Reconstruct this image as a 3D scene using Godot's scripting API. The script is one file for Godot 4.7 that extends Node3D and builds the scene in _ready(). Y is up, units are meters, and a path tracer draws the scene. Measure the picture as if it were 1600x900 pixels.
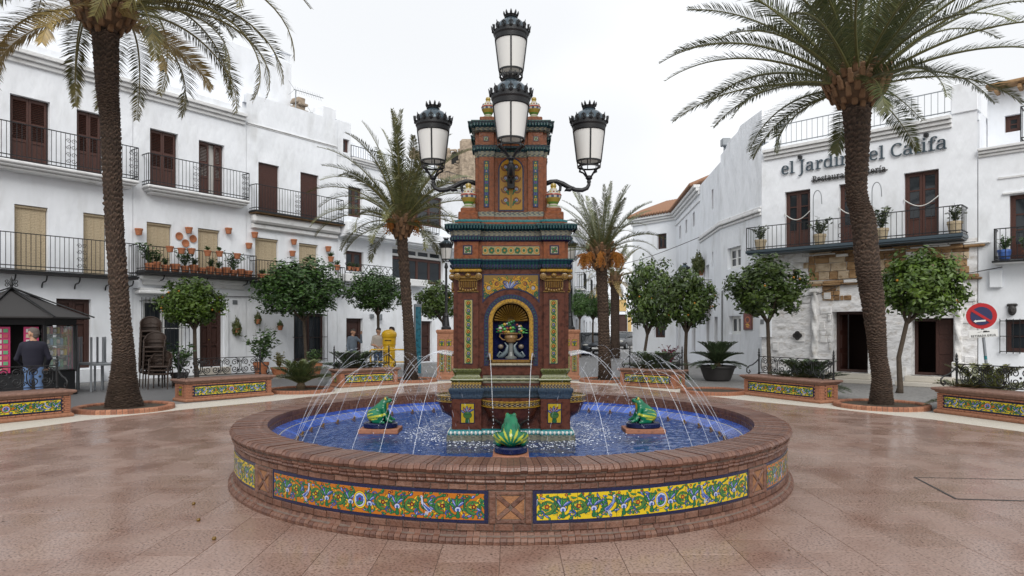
extends Node3D
# A square in a white Spanish hill town: tiled fountain, palms, benches, houses. y up, metres, camera looks along -z.

class MB:
	var v := PackedVector3Array()
	var n := PackedVector3Array()
	var t := PackedVector2Array()
	var c := PackedColorArray()
	var ix := PackedInt32Array()
	var col := Color(1, 1, 1)
	func vert(p: Vector3, nn: Vector3, uv := Vector2.ZERO) -> int:
		v.append(p); n.append(nn); t.append(uv); c.append(col)
		return v.size() - 1
	func face(i: int, j: int, k: int):       # counter-clockwise seen from outside
		ix.append(i); ix.append(k); ix.append(j)
	func leaf(i: int, j: int, k: int):       # winding follows the given normal
		if (v[j] - v[i]).cross(v[k] - v[i]).dot(n[i]) >= 0: face(i, j, k)
		else: face(i, k, j)
	func tri(a: Vector3, b: Vector3, d: Vector3):
		var nn := (b - a).cross(d - a).normalized()
		face(vert(a, nn), vert(b, nn, Vector2(1, 0)), vert(d, nn, Vector2(1, 1)))
	func quad(a: Vector3, b: Vector3, d: Vector3, e: Vector3, uv := Rect2(0, 0, 1, 1)):   # ccw from lower left
		var nn := (d - a).cross(e - b).normalized()
		var i := vert(a, nn, Vector2(uv.position.x, uv.end.y)); vert(b, nn, uv.end)
		vert(d, nn, Vector2(uv.end.x, uv.position.y)); vert(e, nn, uv.position)
		face(i, i + 1, i + 2); face(i, i + 2, i + 3)
	func box(ce: Vector3, s: Vector3, bev := 0.0, b := Basis()):
		var h := s * 0.5
		bev = minf(bev, minf(h.x, minf(h.y, h.z)) * 0.9)
		for ax in 3:
			var a1 := (ax + 1) % 3
			var a2 := (ax + 2) % 3
			for sg in [-1.0, 1.0]:
				var q := []
				for w in [[-1, -1], [1, -1], [1, 1], [-1, 1]]:
					var p := Vector3()
					p[ax] = sg * h[ax]; p[a1] = w[0] * (h[a1] - bev); p[a2] = w[1] * (h[a2] - bev)
					q.append(ce + b * p)
				if sg > 0: quad(q[0], q[1], q[2], q[3])
				else: quad(q[0], q[3], q[2], q[1])
		if bev <= 0.0: return
		for ax in 3:
			var a1 := (ax + 1) % 3
			var a2 := (ax + 2) % 3
			for s1 in [-1.0, 1.0]:
				for s2 in [-1.0, 1.0]:
					var q := []
					for w in [[-1, 0], [1, 0], [1, 1], [-1, 1]]:
						var p := Vector3()
						p[ax] = w[0] * (h[ax] - bev)
						p[a1] = s1 * (h[a1] - (bev if w[1] else 0.0)); p[a2] = s2 * (h[a2] - (0.0 if w[1] else bev))
						q.append(ce + b * p)
					if s1 * s2 < 0: quad(q[0], q[1], q[2], q[3])
					else: quad(q[0], q[3], q[2], q[1])
		for sx in [-1.0, 1.0]:
			for sy in [-1.0, 1.0]:
				for sz in [-1.0, 1.0]:
					var o := Vector3(sx, sy, sz)
					var p := o * h
					var a := ce + b * (p - Vector3(0, sy, sz) * bev)
					var d := ce + b * (p - Vector3(sx, 0, sz) * bev)
					var e := ce + b * (p - Vector3(sx, sy, 0) * bev)
					if sx * sy * sz > 0: tri(a, d, e)
					else: tri(a, e, d)
	func bar(p: Vector3, q: Vector3, w: float, h := -1.0, bev := 0.0):
		var d := q - p
		var z := d.normalized()
		var up := Vector3.UP if absf(z.y) < 0.95 else Vector3(1, 0, 0)
		var x := up.cross(z).normalized()
		box((p + q) * 0.5, Vector3(w, w if h < 0 else h, d.length()), bev, Basis(x, z.cross(x), z))
	func grid(rows: Array, closed: bool, flip := false, uvs := Vector2(1, 1)):     # rows of equal length, smooth
		var m: int = rows[0].size()
		var base := v.size()
		var rc := rows.size()
		for i in rc:
			for j in m:
				var a: Vector3 = rows[i][(j - 1 + m) % m if closed else maxi(j - 1, 0)]
				var b: Vector3 = rows[i][(j + 1) % m if closed else mini(j + 1, m - 1)]
				var d: Vector3 = rows[maxi(i - 1, 0)][j]
				var e: Vector3 = rows[mini(i + 1, rc - 1)][j]
				var nn := (b - a).cross(e - d)
				if nn.length_squared() < 1e-16:
					var k := 1 if i == 0 else rc - 2
					if rc > 1: nn = (rows[k][(j + 1) % m] - rows[k][(j - 1 + m) % m]).cross(e - d)
				vert(rows[i][j], nn.normalized() * (-1.0 if flip else 1.0), Vector2(uvs.x * j / maxf(1, m - (0 if closed else 1)), uvs.y * i / maxf(1, rc - 1)))
		for i in rc - 1:
			for j in (m if closed else m - 1):
				var p := base + i * m + j
				var q := base + i * m + (j + 1) % m
				if flip:
					face(p, q + m, q); face(p, p + m, q + m)
				else:
					face(p, q, q + m); face(p, q + m, p + m)
	func tube(pts: Array, rad, sides := 6, caps := true):
		var rows := []
		var up := Vector3.UP
		var last := Vector3.ZERO
		for i in pts.size():
			var d: Vector3 = (pts[mini(i + 1, pts.size() - 1)] - pts[maxi(i - 1, 0)]).normalized()
			if i == 0:
				up = Vector3(0, 0, 1) if absf(d.z) < 0.9 else Vector3(1, 0, 0)
			var x := up.cross(d)
			if x.length() < 0.01: x = Vector3(1, 0, 0).cross(d)
			x = x.normalized()
			up = d.cross(x)
			var r: float = rad[i] if rad is Array else rad
			var row := []
			for k in sides:
				var a := TAU * k / sides
				row.append(pts[i] + (x * cos(a) + up * sin(a)) * r)
			rows.append(row)
		if caps:
			var f := []; var l := []
			for k in sides:
				f.append(pts[0]); l.append(pts[pts.size() - 1])
			rows.push_front(f); rows.append(l)
		grid(rows, true)
	func lathe(prof: Array, seg := 16, ce := Vector3.ZERO, a0 := 0.0, a1 := TAU, sq := Vector2(1, 1), sharp := true):   # prof: bottom to top outside, Vector2(r, y)
		var whole := absf(a1 - a0 - TAU) < 0.001
		var m := seg if whole else seg + 1
		var mk := func(p: Vector2):
			var row := []
			for k in m:
				var a := a0 + (a1 - a0) * k / seg
				row.append(ce + Vector3(sin(a) * p.x * sq.x, p.y, cos(a) * p.x * sq.y))
			return row
		if sharp:
			for i in prof.size() - 1:
				grid([mk.call(prof[i]), mk.call(prof[i + 1])], whole)
		else:
			var rows := []
			for p in prof: rows.append(mk.call(p))
			grid(rows, whole)
	func ball(ce: Vector3, r: Vector3, seg := 10, rg := 6):
		var rows := []
		for i in rg + 1:
			var e := -PI / 2 + PI * i / rg
			var row := []
			for k in seg:
				var a := TAU * k / seg
				row.append(ce + Vector3(sin(a) * cos(e), sin(e), cos(a) * cos(e)) * r)
			rows.append(row)
		grid(rows, true)
	func sweep(plan: PackedVector2Array, prof: Array, capt := true, capb := false):   # closed plan ccw seen from above (x, -z); prof: Vector2(out, y) upward
		var m := plan.size()
		var off := func(o: float):
			var r := PackedVector2Array()
			for i in m:
				var d0 := (plan[i] - plan[(i - 1 + m) % m]).normalized()
				var d1 := (plan[(i + 1) % m] - plan[i]).normalized()
				var n0 := Vector2(d0.y, -d0.x)
				var n1 := Vector2(d1.y, -d1.x)
				r.append(plan[i] + (n0 + n1) / maxf(0.3, 1.0 + n0.dot(n1)) * o)
			return r
		for k in prof.size() - 1:
			var p: PackedVector2Array = off.call(prof[k].x)
			var q: PackedVector2Array = off.call(prof[k + 1].x)
			for i in m:
				var j := (i + 1) % m
				quad(Vector3(p[i].x, prof[k].y, -p[i].y), Vector3(p[j].x, prof[k].y, -p[j].y), Vector3(q[j].x, prof[k + 1].y, -q[j].y), Vector3(q[i].x, prof[k + 1].y, -q[i].y))
		for w in 2:
			if not (capt if w == 1 else capb): continue
			var e = prof[prof.size() - 1] if w == 1 else prof[0]
			poly(off.call(e.x), e.y, w == 1)
	func poly(p: PackedVector2Array, y: float, up := true):     # flat polygon; p.y is -z
		var tr := Geometry2D.triangulate_polygon(p)
		var b := v.size()
		for q in p: vert(Vector3(q.x, y, -q.y), Vector3.UP if up else Vector3.DOWN, q)
		for i in range(0, tr.size(), 3):
			var s := (p[tr[i + 1]] - p[tr[i]]).cross(p[tr[i + 2]] - p[tr[i]])
			if (s > 0) == up: face(b + tr[i], b + tr[i + 1], b + tr[i + 2])
			else: face(b + tr[i], b + tr[i + 2], b + tr[i + 1])
	func extrude(p: PackedVector2Array, z0: float, z1: float):  # polygon in x, y (ccw), from z0 (back) to z1 (front)
		var tr := Geometry2D.triangulate_polygon(p)
		for w in 2:
			var b := v.size()
			for q in p: vert(Vector3(q.x, q.y, z1 if w else z0), Vector3(0, 0, 1 if w else -1), q)
			for i in range(0, tr.size(), 3):
				var s := (p[tr[i + 1]] - p[tr[i]]).cross(p[tr[i + 2]] - p[tr[i]])
				if (s > 0) == (w == 1): face(b + tr[i], b + tr[i + 1], b + tr[i + 2])
				else: face(b + tr[i], b + tr[i + 2], b + tr[i + 1])
		var ccw := not Geometry2D.is_polygon_clockwise(p)
		for i in p.size():
			var a := p[i]
			var d := p[(i + 1) % p.size()]
			if not ccw:
				var x := a; a = d; d = x
			quad(Vector3(a.x, a.y, z0), Vector3(d.x, d.y, z0), Vector3(d.x, d.y, z1), Vector3(a.x, a.y, z1))
	func move(from: int, x: Transform3D):
		for i in range(from, v.size()):
			v[i] = x * v[i]; n[i] = (x.basis * n[i]).normalized()
	func add(o: MB, x: Transform3D, tint = null):
		var b := v.size()
		for i in o.v.size():
			v.append(x * o.v[i]); n.append((x.basis * o.n[i]).normalized()); t.append(o.t[i]); c.append(o.c[i] if tint == null else tint)
		for i in o.ix: ix.append(b + i)
	func done() -> ArrayMesh:
		var a := []
		a.resize(Mesh.ARRAY_MAX)
		a[Mesh.ARRAY_VERTEX] = v; a[Mesh.ARRAY_NORMAL] = n; a[Mesh.ARRAY_TEX_UV] = t; a[Mesh.ARRAY_COLOR] = c; a[Mesh.ARRAY_INDEX] = ix
		var m := ArrayMesh.new()
		m.add_surface_from_arrays(Mesh.PRIMITIVE_TRIANGLES, a)
		return m

class Field:      # smooth union of tapered capsules, meshed as surface nets
	var b := []
	func cap(p: Vector3, q: Vector3, r0: float, r1: float, col: Color, sc := Vector3.ONE):
		b.append([p, q, r0, r1, col, sc])
	static func dist(x: Vector3, e: Array) -> float:
		var sc: Vector3 = e[5]
		var p: Vector3 = e[0]
		var ba: Vector3 = (e[1] - p) * sc
		var pa := (x - p) * sc
		var h := clampf(pa.dot(ba) / maxf(ba.length_squared(), 1e-9), 0, 1)
		return (pa - ba * h).length() - lerpf(e[2], e[3], h)
	func build(mb: MB, cell: float, k: float, paint = null):
		var lo := Vector3(1e9, 1e9, 1e9)
		var hi := -lo
		for e in b:
			var r: float = maxf(e[2], e[3]) + k + cell * 3
			var rr := Vector3(r, r, r) / Vector3(minf(e[5].x, 1), minf(e[5].y, 1), minf(e[5].z, 1))
			lo = lo.min(e[0] - rr).min(e[1] - rr); hi = hi.max(e[0] + rr).max(e[1] + rr)
		var nx := int((hi.x - lo.x) / cell) + 2
		var ny := int((hi.y - lo.y) / cell) + 2
		var nz := int((hi.z - lo.z) / cell) + 2
		var f := PackedFloat32Array()
		f.resize(nx * ny * nz); f.fill(1.0)
		for e in b:
			var r: float = maxf(e[2], e[3]) + k + cell * 2
			var rr := Vector3(r, r, r) / Vector3(minf(e[5].x, 1), minf(e[5].y, 1), minf(e[5].z, 1))
			var a: Vector3 = ((e[0].min(e[1]) - rr - lo) / cell).floor()
			var z: Vector3 = ((e[0].max(e[1]) + rr - lo) / cell).ceil()
			for i in range(maxi(0, int(a.x)), mini(nx, int(z.x))):
				for j in range(maxi(0, int(a.y)), mini(ny, int(z.y))):
					for l in range(maxi(0, int(a.z)), mini(nz, int(z.z))):
						var d := dist(lo + Vector3(i, j, l) * cell, e)
						if d > k + cell * 2: continue
						var at := (i * ny + j) * nz + l
						var o := f[at]
						var hh := maxf(k - absf(o - d), 0.0) / k
						f[at] = minf(o, d) - hh * hh * k * 0.25
		var id := {}
		for i in nx - 1:
			for j in ny - 1:
				for l in nz - 1:
					var at := (i * ny + j) * nz + l
					var s := 0
					var sum := Vector3()
					var val := []
					var mn := 1.0
					var mx := -1.0
					var w := f[at]
					if absf(w) > cell * 2.5: continue
					for q in 8:
						var x := f[at + (q & 1) * ny * nz + ((q >> 1) & 1) * nz + ((q >> 2) & 1)]
						val.append(x); mn = minf(mn, x); mx = maxf(mx, x)
					if mn >= 0 or mx < 0: continue
					for ed in [[0, 1], [2, 3], [4, 5], [6, 7], [0, 2], [1, 3], [4, 6], [5, 7], [0, 4], [1, 5], [2, 6], [3, 7]]:
						var x: float = val[ed[0]]
						var y: float = val[ed[1]]
						if (x < 0) == (y < 0): continue
						var h := x / (x - y)
						var p := Vector3(ed[0] & 1, (ed[0] >> 1) & 1, (ed[0] >> 2) & 1)
						sum += p.lerp(Vector3(ed[1] & 1, (ed[1] >> 1) & 1, (ed[1] >> 2) & 1), h); s += 1
					var gp := lo + (Vector3(i, j, l) + sum / s) * cell
					var g := Vector3(val[1] + val[3] + val[5] + val[7] - val[0] - val[2] - val[4] - val[6], val[2] + val[3] + val[6] + val[7] - val[0] - val[1] - val[4] - val[5], val[4] + val[5] + val[6] + val[7] - val[0] - val[1] - val[2] - val[3])
					var best := 1e9
					for e in b:
						var d := dist(gp, e)
						if d < best:
							best = d; mb.col = e[4]
					if paint: mb.col = paint.call(gp, mb.col)
					id[at] = mb.vert(gp, g.normalized())
		for at in id:
			for ax in 3:
				var st: int = [ny * nz, nz, 1][ax]
				var s1: int = [nz, 1, ny * nz][ax]
				var s2: int = [1, ny * nz, nz][ax]
				if at + st >= f.size(): continue
				var x := f[at]
				var y := f[at + st]
				if (x < 0) == (y < 0): continue
				if not (id.has(at - s1) and id.has(at - s2) and id.has(at - s1 - s2)): continue
				var q := [id[at], id[at - s1], id[at - s1 - s2], id[at - s2]]
				if x < 0:
					mb.face(q[0], q[1], q[2]); mb.face(q[0], q[2], q[3])
				else:
					mb.face(q[0], q[2], q[1]); mb.face(q[0], q[3], q[2])
		mb.col = Color(1, 1, 1)

class Paint:      # a hand-painted tile picture
	var im: Image
	var w: int
	var h: int
	func _init(ww: int, hh: int, bg: Color):
		w = ww; h = hh
		im = Image.create_empty(w, h, false, Image.FORMAT_RGB8)
		im.fill(bg)
	func disc(x: float, y: float, r: float, col: Color, sx := 1.0):
		for j in range(int(floor(y - r)), int(ceil(y + r)) + 1):
			var d := r * r - (j - y) * (j - y)
			if d < 0: continue
			var l := sqrt(d) * sx
			im.fill_rect(Rect2i(int(round(x - l)), j, maxi(1, int(round(2 * l))), 1), col)
	func line(pts: Array, r0: float, r1: float, col: Color):
		for i in pts.size() - 1:
			var a: Vector2 = pts[i]
			var b: Vector2 = pts[i + 1]
			var s := maxi(1, int(a.distance_to(b) / maxf(1.0, minf(r0, r1) * 0.8)))
			for k in s + 1:
				var f := (i + float(k) / s) / (pts.size() - 1)
				var p := a.lerp(b, float(k) / s)
				disc(p.x, p.y, maxf(0.6, lerpf(r0, r1, f)), col)
	func curl(x: float, y: float, r: float, a0: float, turns: float, wd: float, col: Color, rim: Color):   # a spiral tendril
		var pts := []
		var nn := 26
		for i in nn + 1:
			var f := float(i) / nn
			var a := a0 + turns * TAU * f
			pts.append(Vector2(x + cos(a) * r * (1 - 0.8 * f), y + sin(a) * r * (1 - 0.8 * f)))
		line(pts, wd + 1.5, wd * 0.5 + 1.2, rim)
		line(pts, wd, wd * 0.4, col)
	func leaf(x: float, y: float, a: float, l: float, wd: float, col: Color, rim: Color, lite: Color):
		var d := Vector2(cos(a), sin(a))
		var p := Vector2(x, y)
		for ps in 3:
			for i in 13:
				var f := i / 12.0
				var q := p + d * l * f + d.orthogonal() * sin(f * 3.0) * l * 0.12
				var r := wd * sin(PI * (0.08 + f * 0.9))
				if ps == 0: disc(q.x, q.y, r + 1.5, rim)
				elif ps == 1: disc(q.x, q.y, r, col)
				elif i > 1 and i < 10: disc(q.x - r * 0.3, q.y - r * 0.3, r * 0.3, lite)
	func flower(x: float, y: float, r: float, col: Color, mid: Color, rim: Color, nn := 6):
		for ps in 2:
			for i in nn:
				var a := TAU * i / nn + x
				disc(x + cos(a) * r * 0.6, y + sin(a) * r * 0.6, r * 0.42 + (1.5 if ps == 0 else 0.0), rim if ps == 0 else col)
		disc(x, y, r * 0.33, mid)
	func frame(b: int, col: Color):
		im.fill_rect(Rect2i(0, 0, w, b), col); im.fill_rect(Rect2i(0, h - b, w, b), col)
		im.fill_rect(Rect2i(0, 0, b, h), col); im.fill_rect(Rect2i(w - b, 0, b, h), col)
	func tex() -> ImageTexture:
		im.generate_mipmaps()
		return ImageTexture.create_from_image(im)

var M := {}            # materials
var taken := {}
var rng := RandomNumberGenerator.new()

func numbered(called: String) -> String:
	taken[called] = taken.get(called, -1) + 1
	return called if taken[called] == 0 else "%s_%03d" % [called, taken[called]]

func thing(called: String, label: String, category: String, at := Vector3.ZERO, turn := 0.0, group := "") -> Node3D:
	var o := Node3D.new()
	o.name = numbered(called)
	add_child(o)
	o.position = at; o.rotation.y = turn
	tag(o, label, category, group)
	return o

func tag(o: Node, label: String, category: String, group := ""):
	o.set_meta("label", label); o.set_meta("category", category)
	if group: o.set_meta("group", group)

func part(called: String, shape, mat: Material, parent: Node, at := Transform3D(), label := "") -> MeshInstance3D:
	var o := MeshInstance3D.new()
	o.mesh = shape.done() if shape is MB else shape
	o.name = called
	o.material_override = mat
	o.transform = at
	parent.add_child(o, true)
	if label: o.set_meta("label", label)
	return o

func solo(called: String, shape, mat: Material, label: String, category: String, at := Transform3D(), group := "") -> MeshInstance3D:
	var o := part(numbered(called), shape, mat, self, at)
	tag(o, label, category, group)
	return o

func struct(called: String, shape, mat: Material, label: String, parent: Node = self) -> MeshInstance3D:
	var o := part(called, shape, mat, parent)
	if parent == self: o.set_meta("kind", "structure")
	if label: o.set_meta("label", label)
	return o

func stuff(o: Node) -> Node:
	o.set_meta("kind", "stuff")
	return o

func copy(src: Node3D, at: Vector3, turn: float, label: String, group := "", size := 1.0) -> Node3D:
	var o: Node3D = src.duplicate()
	o.name = numbered(String(src.name).rstrip("0123456789").rstrip("_"))
	add_child(o)
	o.position = at; o.rotation = Vector3(0, turn, 0); o.scale = Vector3.ONE * size
	o.set_meta("label", label)
	if group: o.set_meta("group", group)
	return o

func T(x: float, y: float, z: float, ry := 0.0, s := 1.0) -> Transform3D:
	return Transform3D(Basis(Vector3.UP, ry).scaled(Vector3(s, s, s)), Vector3(x, y, z))

func noise_tex(fr: float, oct: int, ramp: Array, size := 512, sd := 1, bump := 0.0, kind := FastNoiseLite.TYPE_SIMPLEX_SMOOTH) -> NoiseTexture2D:
	var nz := FastNoiseLite.new()
	nz.seed = sd; nz.frequency = fr; nz.noise_type = kind
	nz.fractal_octaves = oct
	if kind == FastNoiseLite.TYPE_CELLULAR: nz.cellular_return_type = FastNoiseLite.RETURN_CELL_VALUE
	var x := NoiseTexture2D.new()
	x.width = size; x.height = size; x.seamless = true; x.noise = nz; x.generate_mipmaps = true
	if bump > 0:
		x.as_normal_map = true; x.bump_strength = bump
	elif ramp.size():
		var g := Gradient.new()
		var off := PackedFloat32Array()
		var cs := PackedColorArray()
		for r in ramp:
			off.append(r[0]); cs.append(r[1].linear_to_srgb())
		g.offsets = off; g.colors = cs
		x.color_ramp = g
	return x

func mat(called: String, col: Color, rough := 0.8, metal := 0.0, tex: Texture2D = null, nrm: Texture2D = null, scale := 1.0, nscale := 0.5, world := false, vcol := false) -> StandardMaterial3D:
	var m := StandardMaterial3D.new()
	m.albedo_color = col.linear_to_srgb(); m.roughness = rough; m.metallic = metal
	if tex: m.albedo_texture = tex
	if nrm:
		m.normal_enabled = true; m.normal_texture = nrm; m.normal_scale = nscale
	if tex or nrm:
		m.uv1_triplanar = true; m.uv1_world_triplanar = world
		m.uv1_scale = Vector3(scale, scale, scale)
	m.vertex_color_use_as_albedo = vcol
	M[called] = m
	return m

func glaze(called: String, tex: Texture2D, rough := 0.22) -> StandardMaterial3D:   # painted, glazed tile with its own UVs
	var m := StandardMaterial3D.new()
	m.albedo_texture = tex; m.roughness = rough
	M[called] = m
	return m

func G(v: float, a := 1.0) -> Color: return Color(v, v, v, a)

func _ready():
	rng.seed = 77
	var cam := Camera3D.new()
	cam.name = "camera"
	cam.position = Vector3(0, 1.7, 0)
	cam.projection = Camera3D.PROJECTION_FRUSTUM      # level camera, lens shifted up, as the plumb verticals show
	cam.near = 0.1; cam.far = 900.0
	cam.size = 0.1 * 900.0 / 1060.0
	cam.frustum_offset = Vector2(0, 0.1 * 64.0 / 1060.0)
	add_child(cam)
	var env := Environment.new()
	env.background_mode = Environment.BG_SKY
	var sm := ProceduralSkyMaterial.new()
	sm.sky_top_color = Color(0.765, 0.775, 0.79); sm.sky_horizon_color = Color(0.785, 0.79, 0.795); sm.sky_curve = 0.30
	sm.ground_bottom_color = Color(0.42, 0.38, 0.35); sm.ground_horizon_color = Color(0.7, 0.69, 0.68)
	sm.sky_cover = noise_tex(0.006, 4, [[0.0, G(0.0)], [0.45, G(0.01)], [0.7, G(0.06)], [1.0, G(0.12)]], 1024, 5)
	var sky := Sky.new()
	sky.sky_material = sm
	env.sky = sky
	env.tonemap_mode = Environment.TONE_MAPPER_LINEAR
	env.tonemap_exposure = 1.66
	env.sdfgi_enabled = true; env.ssao_enabled = true; env.ssil_enabled = true
	var we := WorldEnvironment.new()
	we.name = "overcast_sky"; we.environment = env
	add_child(we)
	var sun := DirectionalLight3D.new()
	sun.name = "sun"
	sun.light_energy = 0.5; sun.light_angular_distance = 40.0; sun.light_color = Color(1.0, 0.99, 0.975)
	sun.rotation_degrees = Vector3(-40, 4, 0); sun.shadow_enabled = true
	add_child(sun)
	materials()
	ground()
	houses_left()
	houses_right()
	street_end()
	fountain()
	benches()
	palms()
	orange_trees()
	street_things()
	cars()
	people()
	small_things()

func materials():
	var fine := noise_tex(0.05, 4, [], 512, 3, 6.0)
	var lump := noise_tex(0.012, 5, [], 512, 4, 10.0)
	M["fine"] = fine; M["lump"] = lump
	mat("plaster", Color(0.80, 0.83, 0.875), 0.9, 0, noise_tex(0.004, 5, [[0.0, Color(0.78, 0.77, 0.75)], [0.24, Color(0.94, 0.94, 0.935)], [0.38, G(1.0)], [1.0, G(1.0)]], 1024, 9), lump, 0.22, 0.3, true)
	M.plaster.uv1_scale = Vector3(0.30, 0.07, 0.30)
	mat("plaster_old", Color(0.74, 0.74, 0.74), 0.92, 0, noise_tex(0.006, 6, [[0.0, Color(0.5, 0.46, 0.4)], [0.28, Color(0.80, 0.78, 0.75)], [0.45, G(0.95)], [1.0, G(1.0)]], 1024, 19), lump, 0.35, 1.0, true)
	mat("plaster_rough", Color(0.74, 0.74, 0.75), 0.92, 0, noise_tex(0.008, 6, [[0.0, Color(0.5, 0.42, 0.32)], [0.22, Color(0.78, 0.75, 0.71)], [0.4, G(1.0)]], 1024, 29), lump, 0.5, 1.4, true)
	mat("cornice", Color(0.72, 0.73, 0.74), 0.9, 0, noise_tex(0.01, 5, [[0.0, Color(0.55, 0.53, 0.5)], [0.35, G(0.95)], [1.0, G(1.0)]], 512, 39), fine, 0.4, 0.4, true)
	mat("sandstone", Color(0.34, 0.215, 0.11), 0.95, 0, noise_tex(0.012, 6, [[0.0, Color(0.35, 0.28, 0.22)], [0.4, Color(0.85, 0.8, 0.75)], [0.62, G(1.0)], [0.8, Color(1.7, 2.2, 3.6)]], 512, 49), lump, 0.6, 1.6, true)
	mat("sandstone_dark", Color(0.22, 0.135, 0.07), 0.95, 0, M.sandstone.albedo_texture, lump, 0.9, 1.8, true)
	mat("sandstone_pale", Color(0.52, 0.42, 0.30), 0.95, 0, M.sandstone.albedo_texture, lump, 0.7, 1.6, true)
	mat("ruin", Color(0.36, 0.29, 0.22), 0.95, 0, noise_tex(0.03, 5, [[0.0, G(0.45)], [0.5, G(0.9)], [1.0, G(1.25)]], 512, 59), lump, 0.12, 1.5, true)
	var speck := noise_tex(0.085, 4, [[0.0, G(0.22)], [0.3, Color(0.55, 0.52, 0.5)], [0.43, G(0.92)], [0.6, Color(1.05, 1.05, 1.05)], [0.72, Color(1.2, 1.22, 1.25)], [1.0, Color(1.6, 1.65, 1.7)]], 2048, 8)
	var wet := noise_tex(0.005, 6, [[0.0, G(0.15).srgb_to_linear()], [0.45, G(0.2).srgb_to_linear()], [0.62, G(0.3).srgb_to_linear()], [1.0, G(0.45).srgb_to_linear()]], 1024, 66)
	var gcol := [Color(0.315, 0.215, 0.178), Color(0.285, 0.188, 0.152), Color(0.345, 0.242, 0.203)]
	var blot := noise_tex(0.004, 6, [[0.0, Color(0.68, 0.57, 0.53)], [0.3, Color(0.90, 0.86, 0.84)], [0.48, G(0.98)], [1.0, G(1.0)]], 1024, 14)
	for i in 3:
		var g := mat("granite%d" % i, gcol[i], 1.0, 0, speck, null, 0.2, 0.10, true)
		g.roughness_texture = wet
		g.detail_enabled = true
		g.detail_blend_mode = BaseMaterial3D.BLEND_MODE_MUL
		g.detail_albedo = blot
	mat("joint", Color(0.12, 0.088, 0.07), 0.8)
	mat("pale_stone", Color(0.60, 0.565, 0.50), 0.6, 0, speck, fine, 0.8, 0.2, true)
	mat("cobble", Color(0.25, 0.245, 0.24), 0.65, 0, noise_tex(0.09, 3, [[0.0, G(0.4)], [0.35, G(0.85)], [1.0, G(1.2)]], 512, 15, 0, FastNoiseLite.TYPE_CELLULAR), lump, 0.5, 0.8, true)
	mat("asphalt", Color(0.16, 0.16, 0.165), 0.5, 0, speck, fine, 0.5, 0.4, true)
	var bt := noise_tex(0.03, 5, [[0.0, G(0.5)], [0.4, G(0.9)], [0.7, G(1.1)], [1.0, Color(1.5, 1.45, 1.4)]], 256, 22)
	var bc := [Color(0.20, 0.092, 0.060), Color(0.24, 0.112, 0.074), Color(0.17, 0.078, 0.054), Color(0.265, 0.135, 0.092)]
	for i in 4:
		mat("brick%d" % i, bc[i] * 0.66, 0.55, 0, bt, lump, 2.3, 1.0)
		mat("wet_brick%d" % i, bc[i] * Color(0.62, 0.60, 0.60), 0.36, 0, bt, lump, 2.0, 0.9)
		mat("sill_brick%d" % i, bc[i] * Color(1.5, 1.35, 1.15), 0.7, 0, bt, fine, 2.3, 0.6)
	mat("mortar", Color(0.15, 0.11, 0.09), 0.85, 0, bt, fine, 2.0, 0.6)
	mat("terracotta", Color(0.30, 0.135, 0.075), 0.75, 0, bt, fine, 1.3, 0.5)
	mat("coping", Color(0.215, 0.12, 0.088), 0.6, 0, bt, lump, 1.3, 0.8)
	mat("triangle", Color(0.27, 0.125, 0.055), 0.7, 0, bt, fine, 1.7, 0.5)
	mat("pot", Color(0.40, 0.15, 0.07), 0.8, 0, bt, null, 2.0)
	mat("marble", Color(0.080, 0.026, 0.016), 0.22, 0, noise_tex(0.02, 6, [[0.0, Color(0.3, 0.25, 0.25)], [0.35, G(0.75)], [0.6, G(1.05)], [0.82, Color(1.15, 1.25, 1.25)], [1.0, Color(1.5, 2.0, 2.3)]], 512, 31), fine, 1.2, 0.12)
	mat("brown_tile", Color(0.165, 0.050, 0.017), 0.3, 0, noise_tex(0.02, 5, [[0.0, G(0.5)], [0.5, G(0.95)], [1.0, G(1.25)]], 512, 32), fine, 1.4, 0.2)
	for k in [M.marble, M.brown_tile]: k.metallic_specular = 0.35
	var gz := noise_tex(0.04, 4, [[0.0, G(0.35)], [0.45, G(0.85)], [1.0, G(1.5)]], 256, 33)
	for e in [["teal", 0.008, 0.05, 0.055], ["navy", 0.008, 0.012, 0.055], ["yellow", 0.31, 0.175, 0.015], ["cream", 0.30, 0.27, 0.20], ["moss", 0.085, 0.095, 0.018], ["turquoise", 0.02, 0.18, 0.20], ["pool_blue", 0.02, 0.075, 0.38], ["slate_blue", 0.03, 0.05, 0.075], ["ochre", 0.16, 0.088, 0.014], ["red_glaze", 0.30, 0.03, 0.015], ["white_glaze", 0.62, 0.62, 0.58], ["grey_glaze", 0.30, 0.36, 0.38], ["leaf_glaze", 0.02, 0.14, 0.035]]:
		mat(e[0], Color(e[1], e[2], e[3]), 0.18, 0, gz, fine, 3.0, 0.15)
	mat("navy2", Color(0.03, 0.10, 0.46), 0.18)
	mat("pool_floor", Color(0.010, 0.085, 0.32), 0.4, 0, gz, null, 1.4)
	mat("iron", Color(0.016, 0.017, 0.019), 0.42, 0.3, null, fine, 3.0, 0.4)
	mat("iron_dull", Color(0.03, 0.028, 0.028), 0.6)
	mat("zinc", Color(0.06, 0.085, 0.105), 0.3, 0.4)
	mat("grey_metal", Color(0.25, 0.27, 0.29), 0.4, 0.5)
	var wg := noise_tex(0.03, 4, [[0.0, G(0.55)], [0.5, G(1.0)], [1.0, G(1.3)]], 256, 41)
	mat("wood", Color(0.045, 0.016, 0.011), 0.5, 0, wg, null, 2.0)
	mat("wood_red", Color(0.068, 0.024, 0.016), 0.5, 0, wg, null, 2.0)
	mat("straw", Color(0.50, 0.41, 0.28), 0.85, 0, wg, null, 3.0)
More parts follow.
